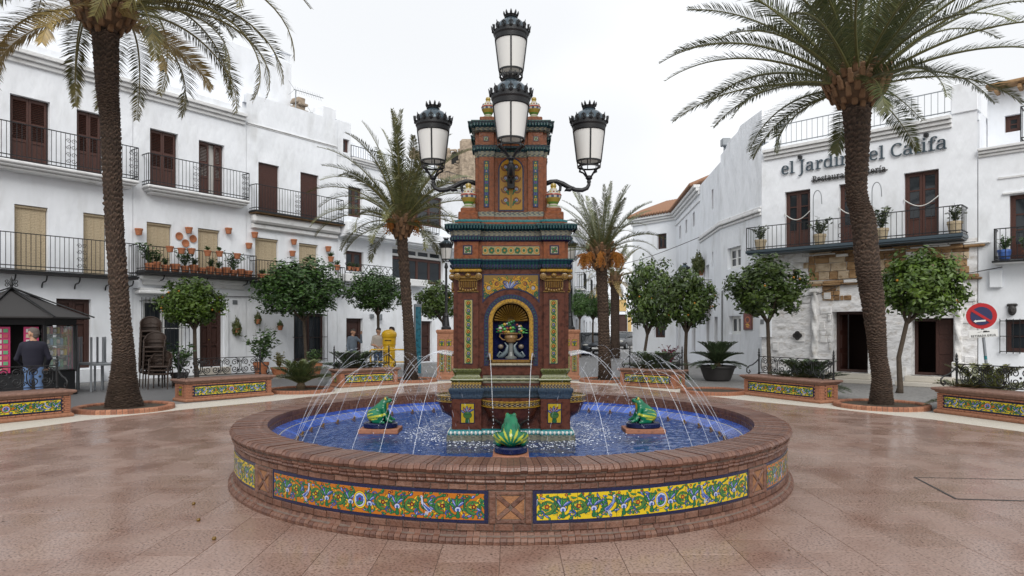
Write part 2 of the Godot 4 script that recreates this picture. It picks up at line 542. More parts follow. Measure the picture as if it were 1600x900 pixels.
	mat("dark", Color(0.012, 0.012, 0.012), 0.9)
	mat("pane", Color(0.02, 0.025, 0.03), 0.05)
	mat("white_paint", Color(0.72, 0.73, 0.72), 0.5)
	mat("curtain", Color(0.6, 0.6, 0.58), 0.9)
	mat("soil", Color(0.055, 0.04, 0.026), 0.95, 0, noise_tex(0.12, 3, [[0.0, G(0.4)], [0.5, G(1.0)], [1.0, G(1.6)]], 256, 44), lump, 1.5, 2.0)
	mat("roof_tile", Color(0.28, 0.15, 0.09), 0.85, 0, bt, fine, 1.5, 0.5)
	mat("frosted", Color(0.74, 0.745, 0.73), 0.45)
	M.frosted.backlight_enabled = true; M.frosted.backlight = Color(0.6, 0.6, 0.58)
	mat("v_leaf", G(1), 0.45, 0, null, null, 1, 1, false, true)
	M.v_leaf.backlight_enabled = true; M.v_leaf.backlight = Color(0.14, 0.18, 0.04)
	mat("v_matte", G(1), 0.8, 0, null, null, 1, 1, false, true)
	mat("v_bark", G(1), 0.9, 0, bt, lump, 1.6, 0.8, false, true)
	mat("v_glaze", G(1), 0.2, 0, null, null, 1, 1, false, true)
	mat("v_cloth", G(1), 0.85, 0, null, fine, 6.0, 0.5, false, true)
	mat("wicker", Color(0.045, 0.026, 0.018), 0.5, 0, noise_tex(0.15, 2, [[0.0, G(0.3)], [0.5, G(1.0)], [1.0, G(1.7)]], 256, 45), fine, 4.0, 1.0)
	mat("yellow_paint", Color(0.62, 0.37, 0.008), 0.35)
	mat("water", Color(0.02, 0.05, 0.16), 0.03)
	M.water.metallic_specular = 0.32; M.water.transparency = BaseMaterial3D.TRANSPARENCY_ALPHA; M.water.albedo_color = Color(0.06, 0.19, 0.44, 0.3)
	mat("spray", Color(0.9, 0.93, 0.97), 0.15)
	M.spray.transparency = BaseMaterial3D.TRANSPARENCY_ALPHA; M.spray.albedo_color = Color(0.95, 0.97, 1.0, 0.23)
	mat("foam", Color(0.85, 0.9, 0.97), 0.4)
	mat("orange_fruit", Color(0.45, 0.20, 0.02), 0.5)

func rect_poly(x0, z0, x1, z1) -> PackedVector2Array:      # in x, -z
	return PackedVector2Array([Vector2(x0, z0), Vector2(x1, z0), Vector2(x1, z1), Vector2(x0, z1)])

func ground():
	var mb := MB.new()
	mb.poly(rect_poly(-260, -60, 260, 420), 0.0)
	struct("ground", mb, M.cobble, "grey cobbled ground around the square")
	# the plaza floor: an oval of pink granite with a pale stone border
	var half := [[8.75, -6.0], [8.9, 0.0], [8.85, 6.0], [8.5, 10.8], [7.85, 12.6], [6.8, 14.3], [5.55, 15.95], [4.7, 17.6], [3.1, 20.2], [1.6, 21.6]]
	var inner := PackedVector2Array()
	var outer := PackedVector2Array()
	for i in half.size():
		inner.append(Vector2(half[i][0], half[i][1])); outer.append(Vector2(half[i][0] + 1.05, half[i][1] + (0.0 if i < 3 else 0.55)))
	for i in range(half.size() - 1, -1, -1):
		inner.append(Vector2(-half[i][0], half[i][1])); outer.append(Vector2(-half[i][0] - 1.05, half[i][1] + (0.0 if i < 3 else 0.55)))
	mb = MB.new(); mb.poly(outer, 0.004)
	struct("stone_border", mb, M.pale_stone, "pale stone border strip around the granite floor")
	mb = MB.new(); mb.poly(inner, 0.008)
	var floor_ := struct("plaza_floor", mb, M.joint, "wet pinkish granite paving of the square")
	var cells := []
	for ci in range(-20, 20):
		var x0 := ci * 0.45 - 0.09
		var off := fposmod(ci * 0.37, 0.66)
		for ri in range(-10, 34):
			var z0 := ri * 0.66 + off
			var q := Geometry2D.intersect_polygons(rect_poly(x0 + 0.0016, z0 + 0.0016, x0 + 0.4484, z0 + 0.6584), inner)
			for p in q:
				if p.size() < 3: continue
				var ce := Vector2()
				for w in p: ce += w / p.size()
				if (ce - Vector2(0, 8.58)).length() < 2.7: continue
				var k := 1e3 if ce.y < 3.0 or absf(ce.x) > ce.y * 0.8 + 0.4 else ce.y
				if (ce - Vector2(0, 8.58)).length() < 3.2: k = 900.0
				cells.append([k, p])
	cells.sort_custom(func(a, b): return a[0] < b[0])
	var rest := MB.new()
	for i in cells.size():
		var p: PackedVector2Array = cells[i][1]
		var y := 0.013 + rng.randf() * 0.0012
		if Geometry2D.is_polygon_clockwise(p): p.reverse()
		var b := MB.new() if i < 300 else rest
		b.sweep(p, [Vector2(0, 0.009), Vector2(0, y - 0.002), Vector2(-0.002, y)], true)
		if i < 300: part("paving_slab", b, M["granite%d" % [0, 0, 1, 2][rng.randi() % 4]], floor_)
	stuff(part("paving_slabs", rest, M.granite0, floor_))
	# the street that leaves the square beyond the fountain
	mb = MB.new(); mb.poly(PackedVector2Array([Vector2(2.6, 24), Vector2(6.0, 24), Vector2(9.3, 70), Vector2(4.6, 70)]), 0.004)
	struct("road", mb, M.asphalt, "grey street leaving the square between white houses")
	# the side street in front of the houses on both sides: a slightly darker walkway
	mb = MB.new()
	mb.poly(PackedVector2Array([Vector2(-10.4, 12), Vector2(-9.0, 14.6), Vector2(-2.6, 23.6), Vector2(-3.0, 26), Vector2(-13.5, 19.5)]), 0.006)
	struct("pavement", mb, M.asphalt, "grey pavement behind the tiled benches on the left")

# ---------------------------------------------------------------- house building
func frame_at(x: float, z: float, dx: float, dz: float) -> Transform3D:    # local x along the facade, z out of it
	var ux := Vector3(dx, 0, dz).normalized()
	return Transform3D(Basis(ux, Vector3.UP, ux.cross(Vector3.UP)), Vector3(x, 0, z))

func wall_mesh(u0: float, u1: float, v0: float, v1: float, holes: Array, deep := 0.28) -> MB:   # holes: [u0, u1, v0, v1]
	var mb := MB.new()
	var us := [u0, u1]
	var vs := [v0, v1]
	for h in holes:
		for k in 2:
			if not us.has(h[k]): us.append(h[k])
			if not vs.has(h[2 + k]): vs.append(h[2 + k])
	us.sort(); vs.sort()
	for i in us.size() - 1:
		for j in vs.size() - 1:
			var cu: float = (us[i] + us[i + 1]) / 2
			var cv: float = (vs[j] + vs[j + 1]) / 2
			var open := false
			for h in holes:
				if cu > h[0] and cu < h[1] and cv > h[2] and cv < h[3]: open = true
			if open: continue
			mb.quad(Vector3(us[i], vs[j], 0), Vector3(us[i + 1], vs[j], 0), Vector3(us[i + 1], vs[j + 1], 0), Vector3(us[i], vs[j + 1], 0))
	for h in holes:
		var a := Vector3(h[0], h[2], 0); var b := Vector3(h[1], h[2], 0); var c := Vector3(h[1], h[3], 0); var d := Vector3(h[0], h[3], 0)
		var z := Vector3(0, 0, -deep)
		mb.quad(a, a + z, b + z, b); mb.quad(b, b + z, c + z, c); mb.quad(c, c + z, d + z, d); mb.quad(d, d + z, a + z, a)
	return mb

func shell(h: Node3D, u0: float, u1: float, v1: float, deep: float, m: Material):   # side and back walls and the flat roof
	var mb := MB.new()
	mb.box(Vector3(u0 + 0.12, v1 / 2 - 0.1, -deep / 2 - 0.15), Vector3(0.24, v1 - 0.2, deep - 0.3))
	mb.box(Vector3(u1 - 0.12, v1 / 2 - 0.1, -deep / 2 - 0.15), Vector3(0.24, v1 - 0.2, deep - 0.3))
	mb.box(Vector3((u0 + u1) / 2, v1 / 2 - 0.1, -deep - 0.12), Vector3(u1 - u0, v1 - 0.2, 0.24))
	mb.quad(Vector3(u0, v1 - 0.3, -0.29), Vector3(u1, v1 - 0.3, -0.29), Vector3(u1, v1, -0.29), Vector3(u0, v1, -0.29))
	part("wall", mb, m, h)
	mb = MB.new(); mb.box(Vector3((u0 + u1) / 2, v1 - 0.15, -deep / 2 - 0.1), Vector3(u1 - u0 - 0.02, 0.3, deep - 0.2))
	part("roof", mb, m, h)

func shutter(h: Node3D, u0: float, u1: float, v0: float, v1: float, open_gap := false):   # pair of brown louvred leaves in a deep opening
	var w := part("window", frame_mesh(u0, u1, v0, v1, 0.05, -0.20), M.wood, h)
	var half := (u1 - u0) / 2
	for k in 2:
		var a := u0 + 0.05 + k * (half - 0.05)
		var lw := half - 0.055
		if open_gap and k == 1: a += lw * 0.35; lw *= 0.65
		if open_gap and k == 0: lw *= 0.9
		var mb := MB.new()
		var zz := -0.15
		for x in [a + 0.03, a + lw - 0.03]: mb.box(Vector3(x, (v0 + v1) / 2, zz), Vector3(0.06, v1 - v0 - 0.06, 0.045), 0.005)
		for f in [0.0, 0.34, 0.62, 1.0]:
			mb.box(Vector3(a + lw / 2, lerpf(v0 + 0.07, v1 - 0.07, f), zz), Vector3(lw - 0.12, 0.08, 0.04))
		mb.box(Vector3(a + lw / 2, lerpf(v0, v1, 0.18), zz - 0.008), Vector3(lw - 0.12, (v1 - v0) * 0.3, 0.02))
		for lv in range(0, 22):
			var y := lerpf(v0 + (v1 - v0) * 0.37, v1 - 0.12, lv / 21.0)
			mb.box(Vector3(a + lw / 2, y, zz), Vector3(lw - 0.12, 0.034, 0.012), 0, Basis(Vector3(1, 0, 0), 0.7))
		part("shutter", mb, M.wood_red, w)
	if open_gap:
		var g := MB.new()
		g.quad(Vector3(u0 + 0.05, v0, -0.24), Vector3(u1 - 0.05, v0, -0.24), Vector3(u1 - 0.05, v1, -0.24), Vector3(u0 + 0.05, v1, -0.24))
		part("curtain", g, M.curtain, w)
	else: back_dark(w, u0, u1, v0, v1)

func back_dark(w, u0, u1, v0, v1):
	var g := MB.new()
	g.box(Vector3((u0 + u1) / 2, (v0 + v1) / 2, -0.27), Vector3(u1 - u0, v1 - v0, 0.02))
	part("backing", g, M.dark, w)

func frame_mesh(u0: float, u1: float, v0: float, v1: float, w: float, z: float, d := 0.06) -> MB:
	var mb := MB.new()
	mb.box(Vector3(u0 + w / 2, (v0 + v1) / 2, z), Vector3(w, v1 - v0, d), 0.006)
	mb.box(Vector3(u1 - w / 2, (v0 + v1) / 2, z), Vector3(w, v1 - v0, d), 0.006)
	mb.box(Vector3((u0 + u1) / 2, v1 - w / 2, z), Vector3(u1 - u0 - 2 * w, w, d - 0.004), 0.006)
	mb.box(Vector3((u0 + u1) / 2, v0 + w / 2, z), Vector3(u1 - u0 - 2 * w, w, d - 0.004), 0.006)
	return mb

func blind(h: Node3D, u0: float, u1: float, v0: float, v1: float):    # straw roller blind hung in a window
	var mb := frame_mesh(u0, u1, v0, v1, 0.05, -0.22)
	var w := part("window", mb, M.wood, h)
	back_dark(w, u0, u1, v0, v1)
	mb = MB.new()
	var nn := int((v1 - v0) / 0.05)
	for i in nn:
		mb.box(Vector3((u0 + u1) / 2, v1 - 0.04 - (i + 0.5) * (v1 - v0 - 0.05) / nn, -0.12), Vector3(u1 - u0 - 0.04, (v1 - v0) / nn * 0.93, 0.012 + 0.006 * (i % 2)), 0.004)
	part("blind", mb, M.straw, w)
	mb = MB.new(); mb.tube([Vector3(u0 + 0.02, v1 - 0.05, -0.1), Vector3(u1 - 0.02, v1 - 0.05, -0.1)], 0.05, 8)
	for k in [0.2, 0.5, 0.8]: mb.box(Vector3(lerpf(u0, u1, k), (v0 + v1) / 2, -0.106), Vector3(0.012, v1 - v0 - 0.1, 0.008))
	part("blind_roll", mb, M.straw, w)

func glazed(h: Node3D, u0: float, u1: float, v0: float, v1: float, leaves := 2, rows := 3, m = null, called := "window", panel := 0.0):   # framed glass with bars, wooden panel below
	if m == null: m = M.wood_red
	var w := part(called, frame_mesh(u0, u1, v0, v1, 0.06, -0.16), m, h)
	back_dark(w, u0, u1, v0, v1)
	var lw := (u1 - u0 - 0.1) / leaves
	var mb := MB.new()
	for k in leaves:
		var a := u0 + 0.05 + k * lw
		var f := frame_mesh(a + 0.004, a + lw - 0.004, v0 + 0.05, v1 - 0.05, 0.07, -0.15, 0.05)
		mb.add(f, Transform3D())
		var vb := v0 + 0.1 + panel
		if panel > 0: mb.box(Vector3(a + lw / 2, v0 + 0.1 + panel / 2, -0.16), Vector3(lw - 0.13, panel, 0.03), 0.01)
		for r in rows:
			var y0 := lerpf(vb, v1 - 0.12, float(r) / rows)
			var y1 := lerpf(vb, v1 - 0.12, float(r + 1) / rows)
			mb.box(Vector3(a + lw / 2, y0, -0.15), Vector3(lw - 0.14, 0.035, 0.04))
			var p := MB.new()
			p.box(Vector3(a + lw / 2, (y0 + y1) / 2 + 0.01, -0.158), Vector3(lw - 0.14, y1 - y0 - 0.03, 0.008))
			part("pane", p, M.pane, w)
	part("leaf_frame", mb, m, w)

func plank_door(h: Node3D, u0: float, u1: float, v0: float, v1: float, leaves := 2):
	var w := part("door", frame_mesh(u0, u1, v0, v1, 0.07, -0.18), M.wood, h)
	back_dark(w, u0, u1, v0, v1)
	var lw := (u1 - u0 - 0.14) / leaves
	for k in leaves:
		var a := u0 + 0.07 + k * lw
		var mb := frame_mesh(a + 0.003, a + lw - 0.003, v0 + 0.02, v1 - 0.07, 0.08, -0.17, 0.05)
		for f in [0.06, 0.36, 0.66]:
			mb.box(Vector3(a + lw / 2, lerpf(v0, v1, f + 0.13), -0.185), Vector3(lw - 0.2, (v1 - v0) * 0.22, 0.03), 0.012)
			mb.box(Vector3(a + lw / 2, lerpf(v0, v1, f), -0.17), Vector3(lw - 0.16, 0.08, 0.046))
		mb.box(Vector3(a + lw / 2, (v0 + v1) / 2, -0.2), Vector3(lw - 0.1, v1 - v0 - 0.14, 0.012))
		part("door_leaf", mb, M.wood, w)
	mb_knob(w, u0 + lw * 0.9 + 0.07, v0 + 1.0)

func mb_knob(w, x, y):
	var mb := MB.new(); mb.ball(Vector3(x, y, -0.12), Vector3(0.03, 0.03, 0.03), 8, 5)
	part("handle", mb, M.ochre, w)

func rail_mesh(l: float, hgt: float, d: float, step := 0.125) -> MB:     # balcony railing, open at the wall side
	var mb := MB.new()
	for z in [0.0, hgt, hgt * 0.1]:
		mb.box(Vector3(l / 2, z, d), Vector3(l, 0.026, 0.03)); mb.box(Vector3(0, z, d / 2), Vector3(0.03, 0.026, d)); mb.box(Vector3(l, z, d / 2), Vector3(0.03, 0.026, d))
	var k := int(l / step)
	for i in k + 1: mb.tube([Vector3(l * i / k, 0, d), Vector3(l * i / k, hgt, d)], 0.009 if i % k else 0.016, 5, false)
	k = maxi(2, int(d / step))
	for i in range(1, k):
		for x in [0.0, l]: mb.tube([Vector3(x, 0, d * i / k), Vector3(x, hgt, d * i / k)], 0.009, 5, false)
	return mb

func scroll(mb: MB, ce: Vector3, r: float, a0: float, turns: float, rad := 0.009):
	var pts := []
	for i in 19:
		var f := i / 18.0
		var a := a0 + turns * TAU * f
		pts.append(ce + Vector3(cos(a), sin(a), 0) * r * (1 - 0.78 * f))
	mb.tube(pts, rad, 5)

func balcony(h: Node3D, u0: float, u1: float, y: float, d: float, hgt: float, thick: float, m: Material, moulded: bool, orn: Array, iron_edge := false):
	var b: Node3D
	var mb := MB.new()
	if moulded:
		for st in [[0.0, 0.10, 0.0], [-0.10, 0.08, 0.06], [-0.18, 0.09, 0.16]]:
			mb.box(Vector3((u0 + u1) / 2, y + st[0] - st[1] / 2, (d - st[2]) / 2), Vector3(u1 - u0 - st[2] * 2, st[1], d - st[2]), 0.03)
	else:
		mb.box(Vector3((u0 + u1) / 2, y - thick / 2, d / 2), Vector3(u1 - u0, thick, d), 0.01)
	b = part("balcony", mb, m, h)
	mb = rail_mesh(u1 - u0 - 0.06, hgt, d - 0.05)
	for o in orn:
		for s in [-1.0, 1.0]:
			for q in [0.3, 0.7]:
				scroll(mb, Vector3(o - u0 + s * 0.07, hgt * q + 0.09, d - 0.05), 0.075, PI / 2 - s * PI / 2, s * 1.3, 0.008)
				scroll(mb, Vector3(o - u0 + s * 0.07, hgt * q - 0.09, d - 0.05), 0.075, PI / 2 - s * PI / 2, -s * 1.3, 0.008)
	part("railing", mb, M.iron, b, T(u0 + 0.03, y + 0.03, 0))
	if iron_edge:
		mb = MB.new()
		mb.box(Vector3((u0 + u1) / 2, y - 0.02, d / 2), Vector3(u1 - u0 + 0.04, 0.05, d + 0.04))
		part("iron_edge", mb, M.iron, b)

func bracket(h: Node3D, u: float, y: float, d: float):
	var mb := MB.new()
	var p := []
	for i in 13:
		var f := i / 12.0
		p.append(Vector3(u, y - 0.34 + 0.34 * f + 0.05 * sin(f * TAU), 0.03 + d * 0.8 * f - 0.04 * sin(f * TAU)))
	mb.tube(p, 0.022, 6)
	part("bracket", mb, M.iron, h)

func cornice(h: Node3D, u0: float, u1: float, y0: float, y1: float, out: float, m: Material, called := "cornice", steps := 3):
	var mb := MB.new()
	for k in steps:
		var f := float(k) / steps
		mb.box(Vector3((u0 + u1) / 2, lerpf(y0, y1, f + 0.5 / steps), out * (k + 1) / steps / 2), Vector3(u1 - u0, (y1 - y0) / steps - 0.006, out * (k + 1) / steps), 0.012)
	part(called, mb, m, h)

func bars_mesh(u0: float, u1: float, v0: float, v1: float, d: float, step := 0.13) -> MB:
	var mb := MB.new()
	var k := int((u1 - u0) / step)
	for i in k + 1: mb.tube([Vector3(lerpf(u0, u1, float(i) / k), v0, d), Vector3(lerpf(u0, u1, float(i) / k), v1, d)], 0.011, 5)
	for f in [0.06, 0.5, 0.94]:
		mb.box(Vector3((u0 + u1) / 2, lerpf(v0, v1, f), d), Vector3(u1 - u0, 0.02, 0.035))
		for u in [u0, u1]: mb.box(Vector3(u, lerpf(v0, v1, f), d / 2), Vector3(0.02, 0.02, d))
	return mb

var left_at: Transform3D
var right_at: Transform3D

func house(called: String, label: String, at: Transform3D) -> Node3D:
	var h := thing(called, label, "house")
	h.transform = at
	return h

func houses_left():
	left_at = frame_at(-14.99, -19.87, 0.736, -1.0)
	# --- first house
	var h := house("white_house", "white three storey house at the far left behind the dark kiosk and tall palm", left_at)
	var holes := [[0.24, 1.28, 6.66, 8.68], [2.02, 2.8, 6.66, 8.68], [0.35, 1.22, 3.43, 5.42], [2.21, 2.9, 3.43, 5.42], [1.45, 2.44, 0.45, 2.65], [-3.4, -2.4, 6.66, 8.68], [-1.6, -0.6, 6.66, 8.68], [-3.3, -2.4, 3.43, 5.42], [-1.6, -0.7, 3.43, 5.42], [-2.6, -0.9, 0.9, 2.5]]
	part("wall", wall_mesh(-6.0, 3.72, 0, 10.3, holes), M.plaster, h)
	shell(h, -6.0, 3.72, 10.3, 7.0, M.plaster)
	for i in [0, 1, 5, 6]: shutter(h, holes[i][0], holes[i][1], holes[i][2], holes[i][3])
	for i in [2, 3, 7, 8]: blind(h, holes[i][0], holes[i][1], holes[i][2], holes[i][3])
	plank_door(h, 1.45, 2.44, 0.45, 2.65)
	glazed(h, -2.6, -0.9, 0.9, 2.5)
	var mb := MB.new(); mb.box(Vector3(1.95, 0.22, 0.16), Vector3(1.5, 0.44, 0.32), 0.02)
	part("doorstep", mb, M.plaster, h)
	cornice(h, -6.0, 3.75, 9.62, 10.02, 0.26, M.cornice)
	balcony(h, -4.2, 3.7, 6.62, 0.55, 1.06, 0.1, M.cornice, true, [1.65, 3.5, -2.0])
	balcony(h, -4.2, 3.66, 3.42, 0.55, 1.06, 0.09, M.iron_dull, false, [1.95], true)
	for u in [-3.2, -2.1, -0.9, 0.25, 1.05, 1.95, 2.85, 3.55]: bracket(h, u, 3.3, 0.5)
	# --- second house
	h = house("white_house", "white house whose middle balcony is crowded with terracotta flower pots", left_at)
	holes = [[4.29, 5.27, 6.62, 8.62], [6.03, 7.03, 6.62, 8.6], [4.18, 5.04, 3.68, 5.38], [6.0, 6.84, 3.66, 5.38], [4.05, 5.5, 0.75, 2.72], [6.07, 6.97, 0.3, 2.6]]
	part("wall", wall_mesh(3.73, 7.93, 0, 10.25, holes), M.plaster, h)
	shell(h, 3.73, 7.93, 10.25, 7.0, M.plaster)
	shutter(h, 4.29, 5.27, 6.62, 8.62)
	shutter(h, 6.03, 7.03, 6.62, 8.6, true)
	blind(h, 4.18, 5.04, 3.68, 5.38); blind(h, 6.0, 6.84, 3.66, 5.38)
	glazed(h, 4.05, 5.5, 0.75, 2.72, 2, 2, M.white_paint)
	part("window_bars", bars_mesh(3.95, 5.6, 0.7, 2.78, 0.14), M.iron, h)
	mb = MB.new()
	mb.box(Vector3(4.75, 2.95, 0.2), Vector3(2.0, 0.12, 0.42), 0.03); mb.box(Vector3(4.75, 3.05, 0.13), Vector3(1.8, 0.1, 0.26), 0.03)
	part("window_hood", mb, M.cornice, h)
	plank_door(h, 6.07, 6.97, 0.3, 2.6)
	part("door_surround", frame_mesh(5.88, 7.16, 0.02, 2.76, 0.16, 0.03, 0.06), M.plaster, h)
	mb = MB.new(); mb.box(Vector3(6.5, 0.14, 0.14), Vector3(1.3, 0.28, 0.28), 0.02)
	part("doorstep", mb, M.pale_stone, h)
	mb = MB.new(); mb.box(Vector3(7.45, 2.72, 0.015), Vector3(0.2, 0.16, 0.03), 0.008)
	part("number_plate", mb, M.grey_metal, h)
	cornice(h, 3.76, 7.85, 9.56, 9.96, 0.26, M.cornice)
	balcony(h, 4.0, 7.8, 6.58, 0.5, 1.02, 0.1, M.cornice, true, [5.7, 7.6])
	balcony(h, 3.82, 8.02, 3.64, 0.62, 0.82, 0.09, M.iron_dull, false, [], true)
	mb = MB.new(); mb.box(Vector3(5.9, 3.46, 0.12), Vector3(4.0, 0.22, 0.24), 0.06); mb.box(Vector3(5.9, 3.3, 0.06), Vector3(3.8, 0.2, 0.12), 0.04)
	part("balcony_corbel", mb, M.cornice, h)
	for u in [4.55, 6.1, 7.7]: bracket(h, u, 3.55, 0.55)
	mb = MB.new()
	mb.box(Vector3(2.6, 11.7, -5.2), Vector3(17.2, 3.4, 7.0), 0.02)
	part("attic", mb, M.plaster, h)
	mb = MB.new(); mb.box(Vector3(11.0, 13.1, -2.3), Vector3(0.5, 1.4, 0.9), 0.02); mb.box(Vector3(11.0, 13.85, -2.3), Vector3(0.6, 0.1, 1.0), 0.02)
	part("chimney", mb, M.plaster, h)
	mb = MB.new()
	mb.tube([Vector3(3.72, 3.05, 0.05), Vector3(4.6, 3.12, 0.06), Vector3(5.6, 3.05, 0.07), Vector3(6.9, 2.92, 0.06), Vector3(7.9, 2.95, 0.05), Vector3(9.4, 2.9, 0.05)], 0.014, 5)
	part("cable", mb, M.iron_dull, h)
	# --- third house
	h = house("white_house", "white house with slatted brown blinds upstairs and a large round tree before its door", left_at)
	holes = [[8.46, 9.4, 6.3, 8.28], [10.42, 11.34, 6.3, 8.25], [8.32, 9.36, 3.6, 5.3], [10.35, 11.3, 3.6, 5.28], [10.1, 11.65, 0.35, 2.35]]
	part("wall", wall_mesh(7.94, 12.33, 0, 10.85, holes), M.plaster, h)
	shell(h, 7.94, 12.33, 10.85, 7.0, M.plaster)
	for i in 2:
		var q = holes[i]
		var w := part("window", frame_mesh(q[0], q[1], q[2], q[3], 0.05, -0.22), M.wood, h)
		back_dark(w, q[0], q[1], q[2], q[3])
		mb = MB.new()
		for k in 44: mb.box(Vector3((q[0] + q[1]) / 2, lerpf(q[2], q[3], (k + 0.5) / 44), -0.1), Vector3(q[1] - q[0] - 0.03, 0.04, 0.014), 0.004)
		part("blind", mb, M.wood_red, w)
		blind(h, holes[i + 2][0], holes[i + 2][1], holes[i + 2][2], holes[i + 2][3])
	glazed(h, 10.1, 11.65, 0.35, 2.35, 2, 2, M.wood)
	part("window_bars", bars_mesh(10.05, 11.7, 0.3, 2.42, 0.14, 0.17), M.iron, h)
	cornice(h, 7.95, 12.33, 9.62, 9.72, 0.05, M.cornice, "string_course", 2)
	balcony(h, 8.05, 12.33, 6.26, 0.5, 1.0, 0.07, M.sandstone, false, [9.95, 12.1], true)
	mb = MB.new(); mb.box(Vector3(10.2, 6.0, 0.16), Vector3(4.25, 0.34, 0.32), 0.08); mb.box(Vector3(10.2, 5.72, 0.08), Vector3(4.2, 0.2, 0.16), 0.04)
	part("balcony_corbel", mb, M.cornice, h)
	balcony(h, 8.1, 12.33, 3.55, 0.6, 0.78, 0.09, M.iron_dull, false, [8.6], true)
	mb = MB.new(); mb.box(Vector3(10.2, 3.36, 0.1), Vector3(4.2, 0.24, 0.2), 0.05)
	part("balcony_corbel", mb, M.cornice, h)
	mb = MB.new(); mb.box(Vector3(11.95, 11.1, -0.4), Vector3(0.7, 0.5, 0.7), 0.02)
	part("chimney", mb, M.plaster, h)
	mb = MB.new()
	for k in 12: mb.box(Vector3(11.15 + 0.06 * (k % 3), 10.75 + 0.09 * k, -1.15 - 0.05 * (k % 4)), Vector3(0.7 - 0.03 * k, 0.1, 0.5), 0.02)
	part("rubble_gable", mb, M.ruin, h)
	# --- fourth house
	h = house("white_house", "white house with dark glazed bay windows behind the yellow post box", left_at)
	holes = [[12.95, 13.75, 6.75, 8.1], [15.6, 19.2, 6.9, 8.5], [12.82, 13.84, 4.3, 5.2], [15.63, 19.2, 4.0, 5.68], [12.84, 13.8, 0.05, 2.18], [17.5, 18.4, 0.05, 2.1]]
	part("wall", wall_mesh(12.34, 21.5, 0, 9.35, holes), M.plaster, h)
	shell(h, 12.34, 21.5, 9.35, 7.0, M.plaster)
	glazed(h, 12.95, 13.75, 6.75, 8.1, 2, 2)
	glazed(h, 15.6, 19.2, 6.9, 8.5, 4, 2)
	glazed(h, 12.82, 13.84, 4.3, 5.2, 2, 1)
	glazed(h, 15.63, 19.2, 4.0, 5.2, 4, 1)
	glazed(h, 15.63, 19.2, 5.24, 5.68, 4, 1, M.white_paint)
	plank_door(h, 12.84, 13.8, 0.05, 2.18, 1)
	plank_door(h, 17.5, 18.4, 0.05, 2.1, 1)
	mb = MB.new()
	mb.box(Vector3(16.9, 6.12, 0.35), Vector3(9.1, 0.55, 0.7), 0.02); mb.box(Vector3(16.9, 5.8, 0.3), Vector3(9.1, 0.1, 0.6), 0.02)
	part("projecting_floor", mb, M.plaster, h)
	mb = rail_mesh(4.0, 0.7, 0.6, 0.16)
	part("railing", mb, M.iron, h, T(14.2, 6.42, 0.06))
	mb = MB.new(); mb.box(Vector3(15.0, 3.95, 0.25), Vector3(5.2, 0.34, 0.5), 0.03)
	part("balcony", mb, M.cornice, h)
	mb = MB.new()
	for z in [0.0, 0.42]: mb.box(Vector3(13.9, 4.16 + z, 0.46), Vector3(3.0, 0.025, 0.03))
	for k in 9:
		for s in [-1.0, 1.0]: mb.bar(Vector3(13.9 + (k - 4) * 0.34 - s * 0.16, 4.17, 0.46), Vector3(13.9 + (k - 4) * 0.34 + s * 0.16, 4.57, 0.46), 0.018)
	part("railing", mb, M.iron, h)
	cornice(h, 13.1, 21.5, 9.1, 9.4, 0.2, M.cornice)
	mb = rail_mesh(8.0, 0.55, 0.3, 0.14)
	part("railing", mb, M.iron, h, T(13.1, 9.4, -0.28))
	part("attic", wall_mesh(12.34, 13.1, 9.3, 10.9, [[12.66, 13.02, 9.55, 10.15]]), M.plaster, h)
	mb = MB.new(); mb.box(Vector3(12.72, 10.1, -2.3), Vector3(0.75, 1.6, 4.0), 0.01)
	part("attic", mb, M.plaster, h)
	glazed(h, 12.66, 13.02, 9.55, 10.15, 1, 1)
	mb = MB.new(); mb.box(Vector3(17.3, 9.95, -4.6), Vector3(8.2, 2.0, 4.4), 0.01)
	part("attic", mb, M.plaster, h)
	mb = MB.new()
	mb.box(Vector3(14.3, 2.3, 0.05), Vector3(0.22, 0.18, 0.1), 0.02); mb.box(Vector3(14.75, 2.25, 0.1), Vector3(0.16, 0.3, 0.2), 0.03)
	part("meter_box", mb, M.grey_metal, h)

func stone_field(h: Node3D, u0, u1, v0, v1, rows, seed_, keep, mats: Array):   # weathered ashlar where the whitewash has fallen
	var r := RandomNumberGenerator.new()
	r.seed = seed_
	for j in rows:
		var u: float = u0 - r.randf() * 0.3
		var hh: float = (v1 - v0) / rows
		while u < u1:
			var w := r.randf_range(0.22, 0.55)
			var a := maxf(u, u0)
			var b := minf(u + w, u1)
			u += w
			if b - a < 0.06 or r.randf() > keep: continue
			var mb := MB.new()
			mb.box(Vector3(0, 0, 0), Vector3(b - a - 0.012, hh - 0.012 + r.randf() * 0.004, 0.05), 0.014, Basis(Vector3(0, 0, 1), r.randf_range(-0.03, 0.03)))
			for i in mb.v.size(): mb.v[i] += Vector3(0, 0, 0.012 * sin(mb.v[i].x * 17 + j * 3))
			part("stone", mb, mats[r.randi() % mats.size()], h, T((a + b) / 2, v0 + hh * (j + 0.5), r.randf_range(-0.005, 0.04)))

